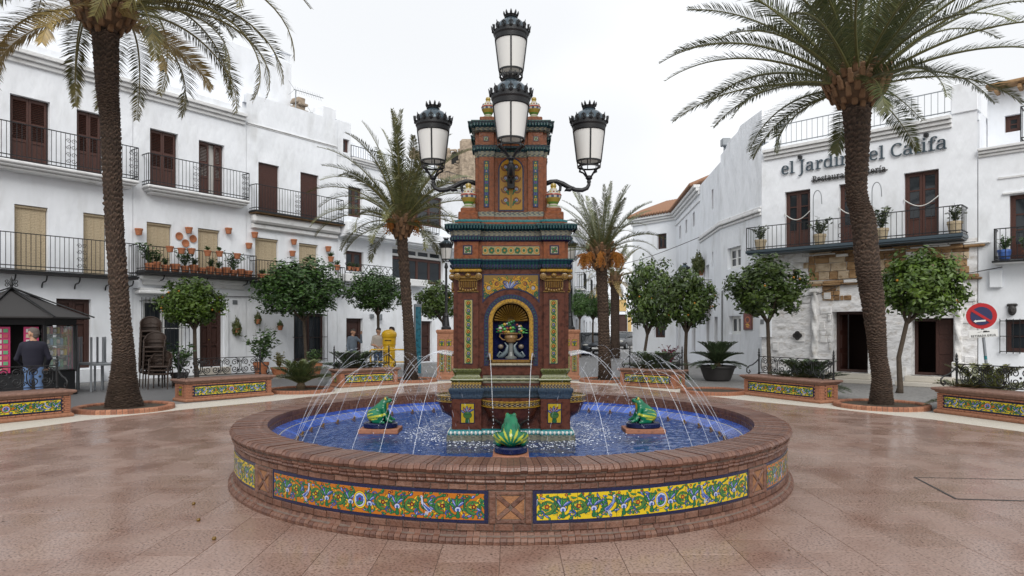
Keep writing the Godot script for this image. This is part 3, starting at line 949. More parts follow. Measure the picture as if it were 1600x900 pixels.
func houses_right():
	right_at = frame_at(8.723, -23.70, 1.02, 1.0)
	var h := house("restaurant_house", "white restaurant house with three glazed balcony doors over a weathered baroque stone portal", right_at)
	var holes := [[0.81, 1.66, 4.42, 6.36], [2.57, 3.34, 4.42, 6.36], [4.44, 5.36, 4.42, 6.42], [2.35, 3.43, 0.3, 2.26], [4.63, 5.73, 0.3, 2.02]]
	part("wall", wall_mesh(0, 6.31, 4.3, 8.0, [holes[0], holes[1], holes[2]]), M.plaster, h)
	part("wall", wall_mesh(0, 6.31, 0, 4.3, [holes[3], holes[4]], 0.5), M.plaster_rough, h)
	shell(h, 0, 6.31, 8.0, 8.0, M.plaster)
	for i in 3: glazed(h, holes[i][0], holes[i][1], holes[i][2], holes[i][3], 2, 3, M.wood_red, "door", 0.5)
	for i in 3:
		var mb := MB.new()
		var pts := []
		for k in 13:
			var f := k / 12.0
			pts.append(Vector3(lerpf(holes[i][0], holes[i][1], f), 5.62 - 0.25 * sin(PI * f), 0.03))
		mb.tube(pts, 0.016, 6)
		part("rope_swag", mb, M.curtain, h)
	for i in [3, 4]:
		var q = holes[i]
		var w := part("door", frame_mesh(q[0], q[1], q[2], q[3], 0.09, -0.45), M.wood, h)
		var mb := MB.new()
		mb.box(Vector3(0, 0, 0), Vector3(0.5, q[3] - q[2] - 0.1, 0.05), 0.01)
		for k in 3: mb.box(Vector3(0, -0.6 + 0.6 * k, 0.03), Vector3(0.34, 0.45, 0.03), 0.012)
		if i == 3: part("door_leaf", mb, M.wood, w, T(q[0] + 0.12, (q[2] + q[3]) / 2, -0.65, 1.35))
		else: part("door_leaf", mb, M.wood_red, w, T(q[1] - 0.28, (q[2] + q[3]) / 2, -0.4, 0.06))
		mb = MB.new()
		mb.box(Vector3((q[0] + q[1]) / 2, 0.215, 0.0), Vector3(q[1] - q[0] + 0.24, 0.17, 0.5), 0.015); mb.box(Vector3((q[0] + q[1]) / 2, 0.065, 0.12), Vector3(q[1] - q[0] + 0.6, 0.13, 0.8), 0.015)
		part("doorstep", mb, M.pale_stone, h)
		mb = MB.new(); mb.box(Vector3((q[0] + q[1]) / 2, 0.2, -1.6), Vector3(2.4, 0.18, 2.0))
		part("hall_floor", mb, M.joint, h)
		mb = MB.new(); mb.box(Vector3((q[0] + q[1]) / 2, 1.4, -2.6), Vector3(2.4, 3.0, 0.1))
		for k in [-1.2, 1.2]: mb.box(Vector3((q[0] + q[1]) / 2 + k * 0.8, 1.4, -1.6), Vector3(0.1, 3.0, 2.0))
		part("hall_wall", mb, M.wood, h)
	cornice(h, 0.1, 5.7, 7.55, 7.9, 0.2, M.cornice)
	var mb := MB.new(); mb.box(Vector3(6.0, 8.35, -0.2), Vector3(0.66, 0.86, 0.5), 0.02)
	part("parapet", mb, M.plaster, h)
	mb = rail_mesh(5.2, 0.72, 0.1, 0.17)
	part("railing", mb, M.grey_metal, h, T(0.45, 8.0, -0.25))
	for u in [1.35, 5.05]:
		mb = MB.new(); mb.box(Vector3(u, 7.45, 0.07), Vector3(0.12, 0.1, 0.14), 0.01)
		part("floodlight", mb, M.iron, h)
	# balcony
	mb = MB.new(); mb.box(Vector3(2.92, 4.33, 0.36), Vector3(6.36, 0.1, 0.74), 0.02); mb.box(Vector3(2.92, 4.26, 0.34), Vector3(6.28, 0.05, 0.68), 0.01)
	var b := part("balcony", mb, M.zinc, h)
	part("railing", rail_mesh(6.3, 0.78, 0.68, 0.15), M.iron, b, T(-0.23, 4.39, 0))
	mb = MB.new()
	for x in [2.85, 3.05]:
		for s in [-1.0, 1.0]: scroll(mb, Vector3(x, 4.78 + 0.14 * s, 0.69), 0.1, 0, s * 1.2, 0.009)
	part("scroll_ornament", mb, M.iron, b)
	for u in [1.99, 3.76]:
		mb = MB.new()
		var pts := [Vector3(u - 0.12, 4.42, 0.3), Vector3(u - 0.12, 5.9, 0.3)]
		for k in 11: pts.append(Vector3(u - 0.12 + 0.13 - cos(PI * k / 10.0) * 0.13, 5.95 + sin(PI * k / 10.0) * 0.26, 0.3))
		pts.append(Vector3(u + 0.15, 5.75, 0.3))
		mb.tube(pts, 0.014, 6)
		part("crook_lamp", mb, M.grey_metal, b)
	# weathered portal
	mb = MB.new()
	for e in [[3.9, 4.16, 4.22, 4.5], [3.88, 4.1, 4.16, 4.3], [3.9, 4.02, 4.12, 4.2], [3.9, 3.16, 3.28, 4.7], [3.9, 3.1, 3.18, 4.6]]:
		var x: float = e[0] - e[3] / 2
		while x < e[0] + e[3] / 2:      # worn lengths of moulding, each a little out of line
			var w := rng.randf_range(0.3, 0.8)
			mb = MB.new()
			mb.box(Vector3(x + w / 2, (e[1] + e[2]) / 2, 0.05 + rng.randf() * 0.02), Vector3(w - 0.008, e[2] - e[1] - rng.randf() * 0.02, 0.1 + 0.03 * (e[1] - 3)), 0.025, Basis(Vector3(0, 0, 1), rng.randf_range(-0.012, 0.012)))
			part("moulding_stone", mb, [M.sandstone, M.sandstone_pale, M.plaster_old, M.sandstone_dark][rng.randi() % 4], h)
			x += w
	var ochre := [M.sandstone, M.sandstone, M.sandstone_dark, M.sandstone_pale]
	stone_field(h, 1.62, 4.5, 3.3, 4.12, 3, 5, 1.0, ochre)
	stone_field(h, 5.15, 6.12, 3.3, 4.12, 4, 25, 1.0, ochre)
	stone_field(h, 1.1, 1.62, 3.3, 4.12, 4, 26, 0.9, [M.plaster_old, M.sandstone_pale, M.plaster_rough])
	stone_field(h, 4.5, 5.15, 3.3, 4.12, 4, 27, 0.9, [M.plaster_old, M.sandstone_pale])
	stone_field(h, 0.1, 1.5, 3.5, 4.25, 3, 8, 0.3, [M.plaster_old, M.plaster_rough])
	stone_field(h, 1.98, 2.34, 0.3, 2.9, 11, 9, 0.5, [M.plaster_old, M.plaster_rough])
	stone_field(h, 3.46, 4.55, 0.2, 2.3, 6, 10, 0.12, [M.plaster_old, M.plaster_rough])
	stone_field(h, 2.05, 2.6, 2.62, 3.1, 3, 12, 1.0, ochre)
	stone_field(h, 2.6, 2.95, 2.62, 2.78, 1, 15, 1.0, ochre)
	stone_field(h, 5.76, 6.28, 0.3, 3.1, 9, 13, 0.35, [M.plaster_old, M.plaster_rough])
	stone_field(h, 0.1, 1.7, 0.3, 3.2, 9, 14, 0.12, [M.plaster_old, M.plaster_rough])
	for u in [1.83, 5.86]:
		mb = MB.new()
		var rows := []
		for i in 45:
			var y := 0.75 + 2.15 * i / 44.0
			var row := []
			for k in 14:
				var a := TAU * k / 14
				var r := 0.088 + 0.026 * sin(2 * a + y * 9.0)
				row.append(Vector3(u + sin(a) * r, y, 0.06 + cos(a) * r))
			rows.append(row)
		mb.grid(rows, true)
		mb.box(Vector3(u, 2.96, 0.06), Vector3(0.3, 0.12, 0.24), 0.02); mb.box(Vector3(u, 0.5, 0.06), Vector3(0.3, 0.5, 0.24), 0.02)
		part("twisted_column", mb, M.plaster_old, h)
	mb = MB.new()
	for s in [Vector2(0.07, 0), Vector2(-0.07, 0), Vector2(0, 0.07), Vector2(0, -0.07)]:
		var r := []
		var mb2 := MB.new()
		mb2.lathe([Vector2(0.085, 0), Vector2(0.085, 0.03), Vector2(0, 0.03)], 14)
		mb.add(mb2, Transform3D(Basis(Vector3(1, 0, 0), PI / 2), Vector3(1.26 + s.x, 1.48 + s.y, 0.05)))
	part("quatrefoil", mb, M.iron_dull, h)
	mb = MB.new()
	mb.tube([Vector3(0.1, 2.75, 0.05), Vector3(1.0, 2.72, 0.06), Vector3(2.0, 2.85, 0.14), Vector3(2.7, 3.12, 0.15), Vector3(3.6, 3.2, 0.15), Vector3(4.6, 3.08, 0.15), Vector3(6.2, 3.3, 0.12), Vector3(6.9, 3.42, 0.05)], 0.013, 5)
	part("cable", mb, M.iron_dull, h)
	mb = MB.new(); mb.box(Vector3(0.16, 1.8, 0.05), Vector3(0.42, 0.78, 0.1), 0.015)
	var bx := part("meter_box", mb, M.plaster, h)
	for k in 2:
		mb = MB.new(); mb.box(Vector3(0.06 + 0.2 * k, 1.95, 0.105), Vector3(0.13, 0.17, 0.012), 0.004)
		part("meter_window", mb, M.grey_metal, bx)
	# the restaurant's name in separate letters on the wall
	var f := SystemFont.new()
	f.font_names = PackedStringArray(["Droid Serif"]); f.font_weight = 400
	for e in [["house_name", "el Jardín del Califa", 0.72, 6.93, 4.85, 0.55, "dark raised lettering of the restaurant name across the white wall above the balcony doors"], ["house_subtitle", "Restaurante Tetería", 1.75, 6.64, 2.2, 0.22, "small dark lettering with a line through it under the restaurant name"]]:
		var tm := TextMesh.new()
		tm.text = e[1]; tm.font = f; tm.font_size = 48; tm.pixel_size = 0.01; tm.depth = 0.035
		tm.horizontal_alignment = HORIZONTAL_ALIGNMENT_LEFT; tm.vertical_alignment = VERTICAL_ALIGNMENT_BOTTOM
		var ab := tm.get_aabb()
		var sx: float = e[4] / ab.size.x
		var sy: float = e[5] / ab.size.y
		var o := thing(e[0], e[6], "sign")
		o.transform = right_at
		part("lettering", tm, M.iron_dull if e[0] == "house_subtitle" else M.zinc, o, Transform3D(Basis.from_scale(Vector3(sx, sy, 1)), Vector3(e[2] - ab.position.x * sx, e[3] - ab.position.y * sy - 0.1, 0.045)))
		if e[0] == "house_subtitle":
			mb = MB.new(); mb.box(Vector3(2.85, 6.61, 0.02), Vector3(2.3, 0.02, 0.03))
			part("strike_line", mb, M.iron_dull, o)
	# --- the house at the far right
	h = house("white_house", "white house at far right with barred window and blue pot on its balcony", right_at)
	holes = [[7.05, 7.95, 3.62, 5.4], [6.95, 8.3, 1.05, 1.96]]
	part("wall", wall_mesh(6.33, 12.0, 0, 6.75, holes), M.plaster, h)
	shell(h, 6.33, 12.0, 6.75, 8.0, M.plaster)
	glazed(h, 7.05, 7.95, 3.62, 5.4, 2, 3, M.wood_red, "door", 0.3)
	glazed(h, 6.95, 8.3, 1.05, 1.96, 2, 2, M.wood)
	part("window_bars", bars_mesh(6.85, 7.3, 1.02, 1.98, 0.1, 0.12), M.iron, h)
	balcony(h, 6.75, 8.6, 3.56, 0.5, 0.85, 0.07, M.cornice, false, [], true)
	cornice(h, 6.33, 12.0, 6.55, 6.8, 0.16, M.cornice)
	mb = MB.new(); mb.box(Vector3(8.6, 5.9, 0.015), Vector3(3.6, 0.05, 0.03)); mb.box(Vector3(7.6, 5.45, 0.03), Vector3(1.4, 0.06, 0.06), 0.01)
	part("wall_moulding", mb, M.cornice, h)
	part("attic", wall_mesh(6.33, 12.0, 6.75, 8.75, [[6.75, 7.15, 7.45, 7.95], [7.75, 8.6, 6.8, 8.05]]), M.plaster, h, T(0, 0, -1.3))
	mb = MB.new(); mb.box(Vector3(9.2, 7.7, -4.2), Vector3(5.6, 2.0, 5.2), 0.01); part("attic", mb, M.plaster, h)
	mb = MB.new()
	mb.box(Vector3(9.2, 8.8, -1.2), Vector3(5.7, 0.1, 0.7), 0.02)
	for k in 10: mb.box(Vector3(6.6 + k * 0.55, 8.65, -1.15), Vector3(0.1, 0.14, 0.5), 0.02)
	part("eaves", mb, M.sandstone, h)
	var at := Node3D.new(); at.name = "attic_openings"; at.position = Vector3(0, 0, -1.3); h.add_child(at)
	shutter(at, 7.75, 8.6, 6.8, 8.05); glazed(at, 6.75, 7.15, 7.45, 7.95, 1, 2)
	part("railing", rail_mesh(5.0, 0.95, 0.5, 0.17), M.iron, h, T(7.3, 6.85, -0.55))
	mb = MB.new(); mb.box(Vector3(6.75, 3.1, 0.06), Vector3(0.3, 0.5, 0.12), 0.02); part("meter_box", mb, M.plaster, h)
	# --- curved corner house
	var s1 := frame_at(8.3, -27.0, 0.42, 3.3)
	h = house("corner_house", "white corner house with a rounded wall and a swept parapet beside the restaurant", s1)
	holes = [[0.62, 1.75, 4.0, 4.82], [0.75, 1.75, 1.5, 2.2]]
	part("wall", wall_mesh(0, 3.33, 0, 8.25, holes), M.plaster, h)
	glazed(h, 0.62, 1.75, 4.0, 4.82, 2, 2, M.white_paint); glazed(h, 0.75, 1.75, 1.5, 2.2, 2, 1, M.white_paint)
	mb = MB.new()
	mb.extrude(PackedVector2Array([Vector2(0, 8.25), Vector2(3.33, 8.25), Vector2(3.33, 9.35), Vector2(2.5, 9.32), Vector2(1.7, 9.28), Vector2(1.5, 9.12), Vector2(1.2, 9.05), Vector2(0.7, 8.98), Vector2(0.45, 8.75), Vector2(0.0, 8.6)]), -0.3, 0.0)
	part("parapet", mb, M.plaster, h)
	mb = MB.new()
	for e in [[5.72, 0.06], [5.84, 0.12], [5.95, 0.05]]: mb.box(Vector3(1.66, e[0], e[1] / 2), Vector3(3.33, 0.1, e[1]), 0.02)
	part("string_course", mb, M.cornice, h)
	mb = MB.new(); mb.box(Vector3(1.7, 4.1, -2.8), Vector3(3.3, 8.2, 5.0)); part("building_body", mb, M.plaster, h)
	mb = MB.new(); mb.tube([Vector3(0.2, 0, 0.03), Vector3(0.2, 3.2, 0.03), Vector3(0.9, 3.25, 0.03), Vector3(3.3, 3.3, 0.04)], 0.02, 6); part("cable", mb, M.iron_dull, h)
	h.get_node("building_body").position = Vector3(0, 0, -0.31)
	var s2 := frame_at(8.71, -31.4, -0.41, 4.4)
	h = house("street_house", "white house along the street with narrow slit windows and dark doors beside the corner", s2)
	holes = [[2.65, 3.0, 6.75, 7.58], [2.7, 3.0, 4.3, 4.95], [1.5, 2.15, 0.05, 2.2], [3.2, 3.85, 0.05, 2.2], [1.3, 2.1, 2.95, 4.5]]
	part("wall", wall_mesh(0, 4.42, 0, 8.35, holes), M.plaster, h)
	glazed(h, 2.65, 3.0, 6.75, 7.58, 1, 2); glazed(h, 2.7, 3.0, 4.3, 4.95, 1, 1, M.white_paint); glazed(h, 1.3, 2.1, 2.95, 4.5, 2, 2, M.white_paint)
	plank_door(h, 1.5, 2.15, 0.05, 2.2, 1); plank_door(h, 3.2, 3.85, 0.05, 2.2, 1)
	mb = MB.new()
	for e in [[5.72, 0.06], [5.84, 0.12], [5.95, 0.05]]: mb.box(Vector3(2.21, e[0], e[1] / 2), Vector3(4.42, 0.1, e[1]), 0.02)
	part("string_course", mb, M.cornice, h)
	mb = MB.new(); mb.box(Vector3(2.2, 4.2, -2.8), Vector3(4.4, 8.2, 5.0)); part("building_body", mb, M.plaster, h)
	balcony(h, 1.0, 2.7, 2.9, 0.5, 0.85, 0.09, M.cornice, false, [])
	mb = MB.new(); mb.box(Vector3(1.85, 2.55, 0.25), Vector3(1.2, 0.12, 0.5), 0.02, Basis(Vector3(1, 0, 0), 0.4)); part("door_canopy", mb, M.sandstone, h)
	var s3 := frame_at(9.43, -39.0, -0.72, 7.6)
	h = house("tiled_house", "white house with a hipped red tile roof at the start of the street", s3)
	holes = [[1.25, 1.75, 6.7, 7.4], [3.4, 3.9, 6.7, 7.4], [5.65, 6.15, 6.7, 7.4], [0.8, 1.7, 0.05, 2.2], [3.0, 4.0, 0.05, 2.2], [5.4, 6.3, 0.6, 2.2]]
	part("wall", wall_mesh(0, 7.63, 0, 8.3, holes), M.plaster, h)
	for i in 3: glazed(h, holes[i][0], holes[i][1], holes[i][2], holes[i][3], 1, 2)
	plank_door(h, 0.8, 1.7, 0.05, 2.2); plank_door(h, 3.0, 4.0, 0.05, 2.2); glazed(h, 5.4, 6.3, 0.6, 2.2)
	mb = MB.new(); mb.box(Vector3(4.0, 4.0, -3.4), Vector3(7.2, 8.2, 6.0)); part("building_body", mb, M.plaster, h)
	cornice(h, 0, 7.63, 7.95, 8.4, 0.3, M.cornice); cornice(h, 0, 7.63, 7.6, 7.68, 0.06, M.cornice, "string_course", 1)
	var s4 := frame_at(7.45, -41.5, 1.98, 2.5)
	var g := Node3D.new(); g.name = "front_wing"; h.add_child(g); g.transform = s3.affine_inverse() * s4
	part("wall", wall_mesh(-0.1, 3.19, 0, 8.3, [[1.8, 2.5, 6.4, 7.3], [1.6, 2.4, 1.2, 2.4]]), M.plaster, g)
	glazed(g, 1.8, 2.5, 6.4, 7.3, 2, 1, M.wood); glazed(g, 1.6, 2.4, 1.2, 2.4, 2, 2, M.wood)
	mb = MB.new(); mb.box(Vector3(1.5, 4.0, -2.4), Vector3(3.0, 8.0, 4.0)); part("building_body", mb, M.plaster, g)
	mb = MB.new()
	for k in 3: mb.box(Vector3(1.55, 8.05 + 0.14 * k, (0.1 + 0.1 * k) / 2), Vector3(3.4, 0.13, 0.1 + 0.1 * k), 0.01)
	part("cornice", mb, M.cornice, g)
	mb = MB.new()
	for k in 17:         # rows of barrel tiles climbing from the front eaves to the ridge
		var x := -0.15 + k * 0.21
		mb.tube([Vector3(x, 8.46, 0.38), Vector3(x, 9.0, -0.9), Vector3(x, 9.9, -3.4)], [0.1, 0.1, 0.09], 8)
	for k in 36:
		var x := -0.2 + k * 0.21
		var q := s4.affine_inverse() * s3
		mb.tube([q * Vector3(x, 8.46, 0.4), q * Vector3(x, 9.7, -2.6)], 0.1, 8)
	mb.quad(Vector3(-0.2, 8.42, 0.36), Vector3(3.3, 8.42, 0.36), Vector3(3.3, 9.86, -3.4), Vector3(-0.2, 9.86, -3.4))
	part("roof", mb, M.roof_tile, g)

func street_end():
	var a := frame_at(3.58, -40.0, 6.72, -35.0)
	var h := house("terrace_house", "row of white houses with small balconies on the left of the street beyond the fountain", a)
	var holes := []
	for k in 6:
		var u := 1.5 + k * 5.6
		holes += [[u, u + 1.2, 4.2, 6.2], [u + 2.4, u + 3.6, 4.2, 6.2], [u + 0.4, u + 1.6, 0.05, 2.3], [u + 2.6, u + 3.5, 0.9, 2.2]]
	part("wall", wall_mesh(0, 35.6, 0, 7.6, holes), M.plaster, h)
	shell(h, 0, 35.6, 7.6, 8.0, M.plaster)
	for q in holes: glazed(h, q[0], q[1], q[2], q[3], 2, 2, M.wood)
	for k in 6: balcony(h, 1.2 + k * 5.6, 3.0 + k * 5.6, 4.15, 0.6, 0.95, 0.1, M.cornice, false, [])
	cornice(h, 0, 35.6, 7.3, 7.65, 0.25, M.cornice)
	var e := frame_at(9.6, -75.0, 1.0, 0.12)
	h = house("gate_house", "pale house closing the street with an arched brown gate in ochre surround", e)
	part("wall", wall_mesh(-2, 9.0, 0, 7.0, [[1.6, 3.1, 0, 3.3], [0.3, 1.0, 4.0, 5.6], [3.6, 4.3, 4.0, 5.6]]), M.plaster, h)
	shell(h, -2, 9.0, 7.0, 5.0, M.plaster)
	plank_door(h, 1.6, 3.1, 0, 3.3); glazed(h, 0.3, 1.0, 4.0, 5.6); glazed(h, 3.6, 4.3, 4.0, 5.6)
	var mb := MB.new()
	mb.box(Vector3(3.35, 1.7, 0.06), Vector3(0.4, 3.4, 0.12), 0.02)
	mb.box(Vector3(2.55, 4.3, 0.04), Vector3(0.9, 1.3, 0.08), 0.02)
	part("gate_surround", mb, mat("ochre_wash", Color(0.52, 0.36, 0.15), 0.9, 0, null, M.lump, 0.4, 0.4, true), h)
	# the castle on the hill behind the roofs
	mb = MB.new()
	mb.box(Vector3(-7.0, 9.0, -72), Vector3(7.2, 21.5, 5.0), 0.3); mb.box(Vector3(-4.2, 10.0, -71), Vector3(2.2, 21.9, 5.0), 0.25)
	for k in 26: mb.box(Vector3(-10.4 + k * 0.24, 19.8 + 0.25 * sin(k * 2.1), -70.5 + 0.2 * sin(k)), Vector3(0.34, 0.5 + 0.2 * sin(k * 1.3), 1.5), 0.06)
	var c := thing("castle_ruin", "rough brown stone castle wall and tower rising behind the roofs left of the fountain", "castle ruin")
	part("wall", mb, M.ruin, c)
	mb = MB.new()
	var ar := PackedVector2Array([Vector2(-0.35, 0), Vector2(0.35, 0)])
	for k in 9: ar.append(Vector2(cos(PI * k / 8) * 0.35, 0.9 + sin(PI * k / 8) * 0.35))
	mb.extrude(ar, -0.3, 0.05)
	part("window", mb, M.dark, c, T(-5.85, 18.6, -69.5))
	mb = MB.new()
	for k in 300:
		mb.box(Vector3(rng.randf_range(-10.4, -3.2), rng.randf_range(10.0, 20.2), -69.5 + rng.randf() * 0.05), Vector3(rng.randf_range(0.2, 0.5), rng.randf_range(0.15, 0.3), 0.12), 0.05, Basis(Vector3(0, 0, 1), rng.randf_range(-0.2, 0.2)))
	stuff(part("rubble_stones", mb, M.ruin, c))
	# hill under it
	mb = MB.new()
	var rows := []
	for i in 7:
		var row := []
		for k in 21: row.append(Vector3(-90 + k * 4.2, -1.0 + 10.0 * sin(PI * i / 12.0) * (0.4 + 0.6 * sin(PI * k / 20.0)), -66 - i * 6.0))
		rows.append(row)
	mb.grid(rows, false)
	struct("hill", mb, M.ruin, "hill carrying the castle ruin behind the houses")

# ---------------------------------------------------------------- painted tiles
var NAVY := Color(0.09, 0.10, 0.30)
var GREEN := Color(0.10, 0.42, 0.25)
var LGREEN := Color(0.35, 0.62, 0.30)
var BLUE := Color(0.22, 0.34, 0.66)
var LILAC := Color(0.72, 0.76, 0.90)
var RUST := Color(0.60, 0.24, 0.10)
var YEL := Color(0.90, 0.78, 0.15)
var INK := Color(0.12, 0.10, 0.16)

func scroll_panel(w: int, h: int, bg: Color, sd: int, rust: Color) -> Paint:     # mirrored scrolls, leaves, flowers and long-tailed birds
	var p := Paint.new(w, h, bg)
	var r := RandomNumberGenerator.new()
	var s := h / 176.0
	var step := 96.0 * s
	var n := int(w / 2.0 / step)
	var second := rust if bg.r > 0.85 and bg.b < 0.3 else YEL
	for side: float in [-1.0, 1.0]:
		r.seed = sd
		for k in n + 1:
			var x: float = w / 2.0 + side * (70.0 * s + k * step)
			var up := 1.0 if k % 2 == 0 else -1.0
			var y := h * 0.5
			# a fine stem with tendrils behind the figures
			p.curl(x, y, 66 * s, PI * 0.5 * up, side * up * 1.7, 5 * s, GREEN, INK)
			p.curl(x + side * 44 * s, y + 34 * up * s, 30 * s, -PI * 0.5 * up, -side * up * 1.5, 4 * s, second, INK)
			p.curl(x + side * 40 * s, y - 48 * up * s, 24 * s, PI * 0.5 * up, side * up * 1.4, 4 * s, BLUE, INK)
			for q in 7:
				var a := q * TAU / 7 + k * 0.9
				p.leaf(x + cos(a) * 58 * s, y + sin(a) * 58 * s, a + side * 1.1, r.randf_range(24, 40) * s, r.randf_range(5, 8) * s, [GREEN, GREEN, BLUE][q % 3], INK, [LGREEN, LGREEN, LILAC][q % 3])
			if (k * 2 + sd) % 5 == 1:      # a bird with raised wing and fanned tail
				for q in 5: p.leaf(x + side * 10 * s, y - 2 * s, -PI / 2 + side * (0.2 + q * 0.42), (60 - q * 4) * s, 8 * s, [GREEN, BLUE][q % 2], INK, [LGREEN, LILAC][q % 2])
				for e in [[4.0, 7.0, 17.0, INK], [0.0, 4.5, 14.0, Color(0.50, 0.58, 0.80) if k % 2 else LILAC]]:
					p.line([Vector2(x - side * 32 * s, y - 50 * s), Vector2(x - side * 28 * s, y - 14 * s), Vector2(x - side * 6 * s, y + 16 * s), Vector2(x + side * 16 * s, y + 32 * s)], e[1] * s, e[2] * s, e[3])
				p.line([Vector2(x - side * 20 * s, y), Vector2(x + side * 14 * s, y + 32 * s)], 3 * s, 9 * s, BLUE)
				for q in 3: p.line([Vector2(x + side * (q * 8 - 8) * s, y + 44 * s), Vector2(x + side * (q * 8 - 16) * s, y + 70 * s)], 3 * s, 2 * s, LILAC)
				p.disc(x - side * 34 * s, y - 55 * s, 9 * s, LILAC); p.disc(x - side * 35 * s, y - 56 * s, 2.5 * s, INK)
				p.line([Vector2(x - side * 42 * s, y - 54 * s), Vector2(x - side * 54 * s, y - 50 * s)], 3 * s, 1 * s, rust)
			elif (k + sd) % 2 == 0:
				p.curl(x, y, 44 * s, -PI * 0.5 * up, -side * up * 1.6, 9 * s, LGREEN.darkened(0.25), INK)
				for q in 5: p.leaf(x, y, q * TAU / 5 + k, 34 * s, 7 * s, [second, GREEN][q % 2], INK, LGREEN)
				p.flower(x, y, 14 * s, rust, second, INK, 6)
			else:               # a standing vase of leaves
				for q in 5: p.leaf(x, y + 4 * s, -PI / 2 + (q - 2) * 0.5, 66 * s, 9 * s, [GREEN, BLUE, GREEN][q % 3], INK, [LGREEN, LILAC, LGREEN][q % 3])
				p.disc(x, y + 20 * s, 21 * s, INK); p.disc(x, y + 20 * s, 18 * s, LILAC); p.disc(x, y + 22 * s, 9 * s, BLUE)
				p.line([Vector2(x, y + 36 * s), Vector2(x, y + 66 * s)], 8 * s, 15 * s, INK); p.line([Vector2(x, y + 36 * s), Vector2(x, y + 66 * s)], 6 * s, 12 * s, GREEN)
			for q in 6:
				var fx := x + r.randf_range(-48, 48) * s
				var fy := h * (0.08 if q % 2 else 0.92) + r.randf_range(-6, 6) * s
				if q % 3: p.leaf(fx, fy, r.randf() * TAU, 22 * s, 6 * s, GREEN, INK, LGREEN)
				else: p.flower(fx, fy, 9 * s, [BLUE, rust][q % 2], second, INK, 5)
	var c := Vector2(w / 2.0, h / 2.0)
	for e in [[62.0, INK], [59.0, second], [50.0, INK], [47.0, LILAC]]: p.disc(c.x, c.y, e[0] * s, e[1], 0.8)
	p.flower(c.x, c.y - 6 * s, 28 * s, BLUE, rust, INK, 6)
	for q in 3: p.leaf(c.x, c.y + 34 * s, -PI / 2 + (q - 1) * 0.9, 32 * s, 8 * s, GREEN, INK, LGREEN)
	r.seed = sd
	for k in int(w * h / 500.0):     # uneven glaze
		var x := r.randi() % w
		var y := r.randi() % h
		var q := p.im.get_pixel(x, y)
		p.im.fill_rect(Rect2i(x, y, 2 + r.randi() % 5, 1 + r.randi() % 3), q.darkened(r.randf() * 0.25) if r.randf() < 0.65 else q.lightened(r.randf() * 0.15))
	return p

func band_paint(w: int, h: int, bg: Color, fg: Color, fg2: Color, n: int) -> Paint:
	var p := Paint.new(w, h, bg)
	for k in n:
		var x := (k + 0.5) * w / n
		if k % 2: p.flower(x, h * 0.5, h * 0.34, fg, fg2, INK, 6)
		else:
			p.disc(x, h * 0.5, h * 0.36, fg2); p.disc(x, h * 0.5, h * 0.26, bg); p.disc(x, h * 0.5, h * 0.15, fg)
		p.im.fill_rect(Rect2i(int(k * float(w) / n), 0, 2, h), INK.lightened(0.4))
	return p

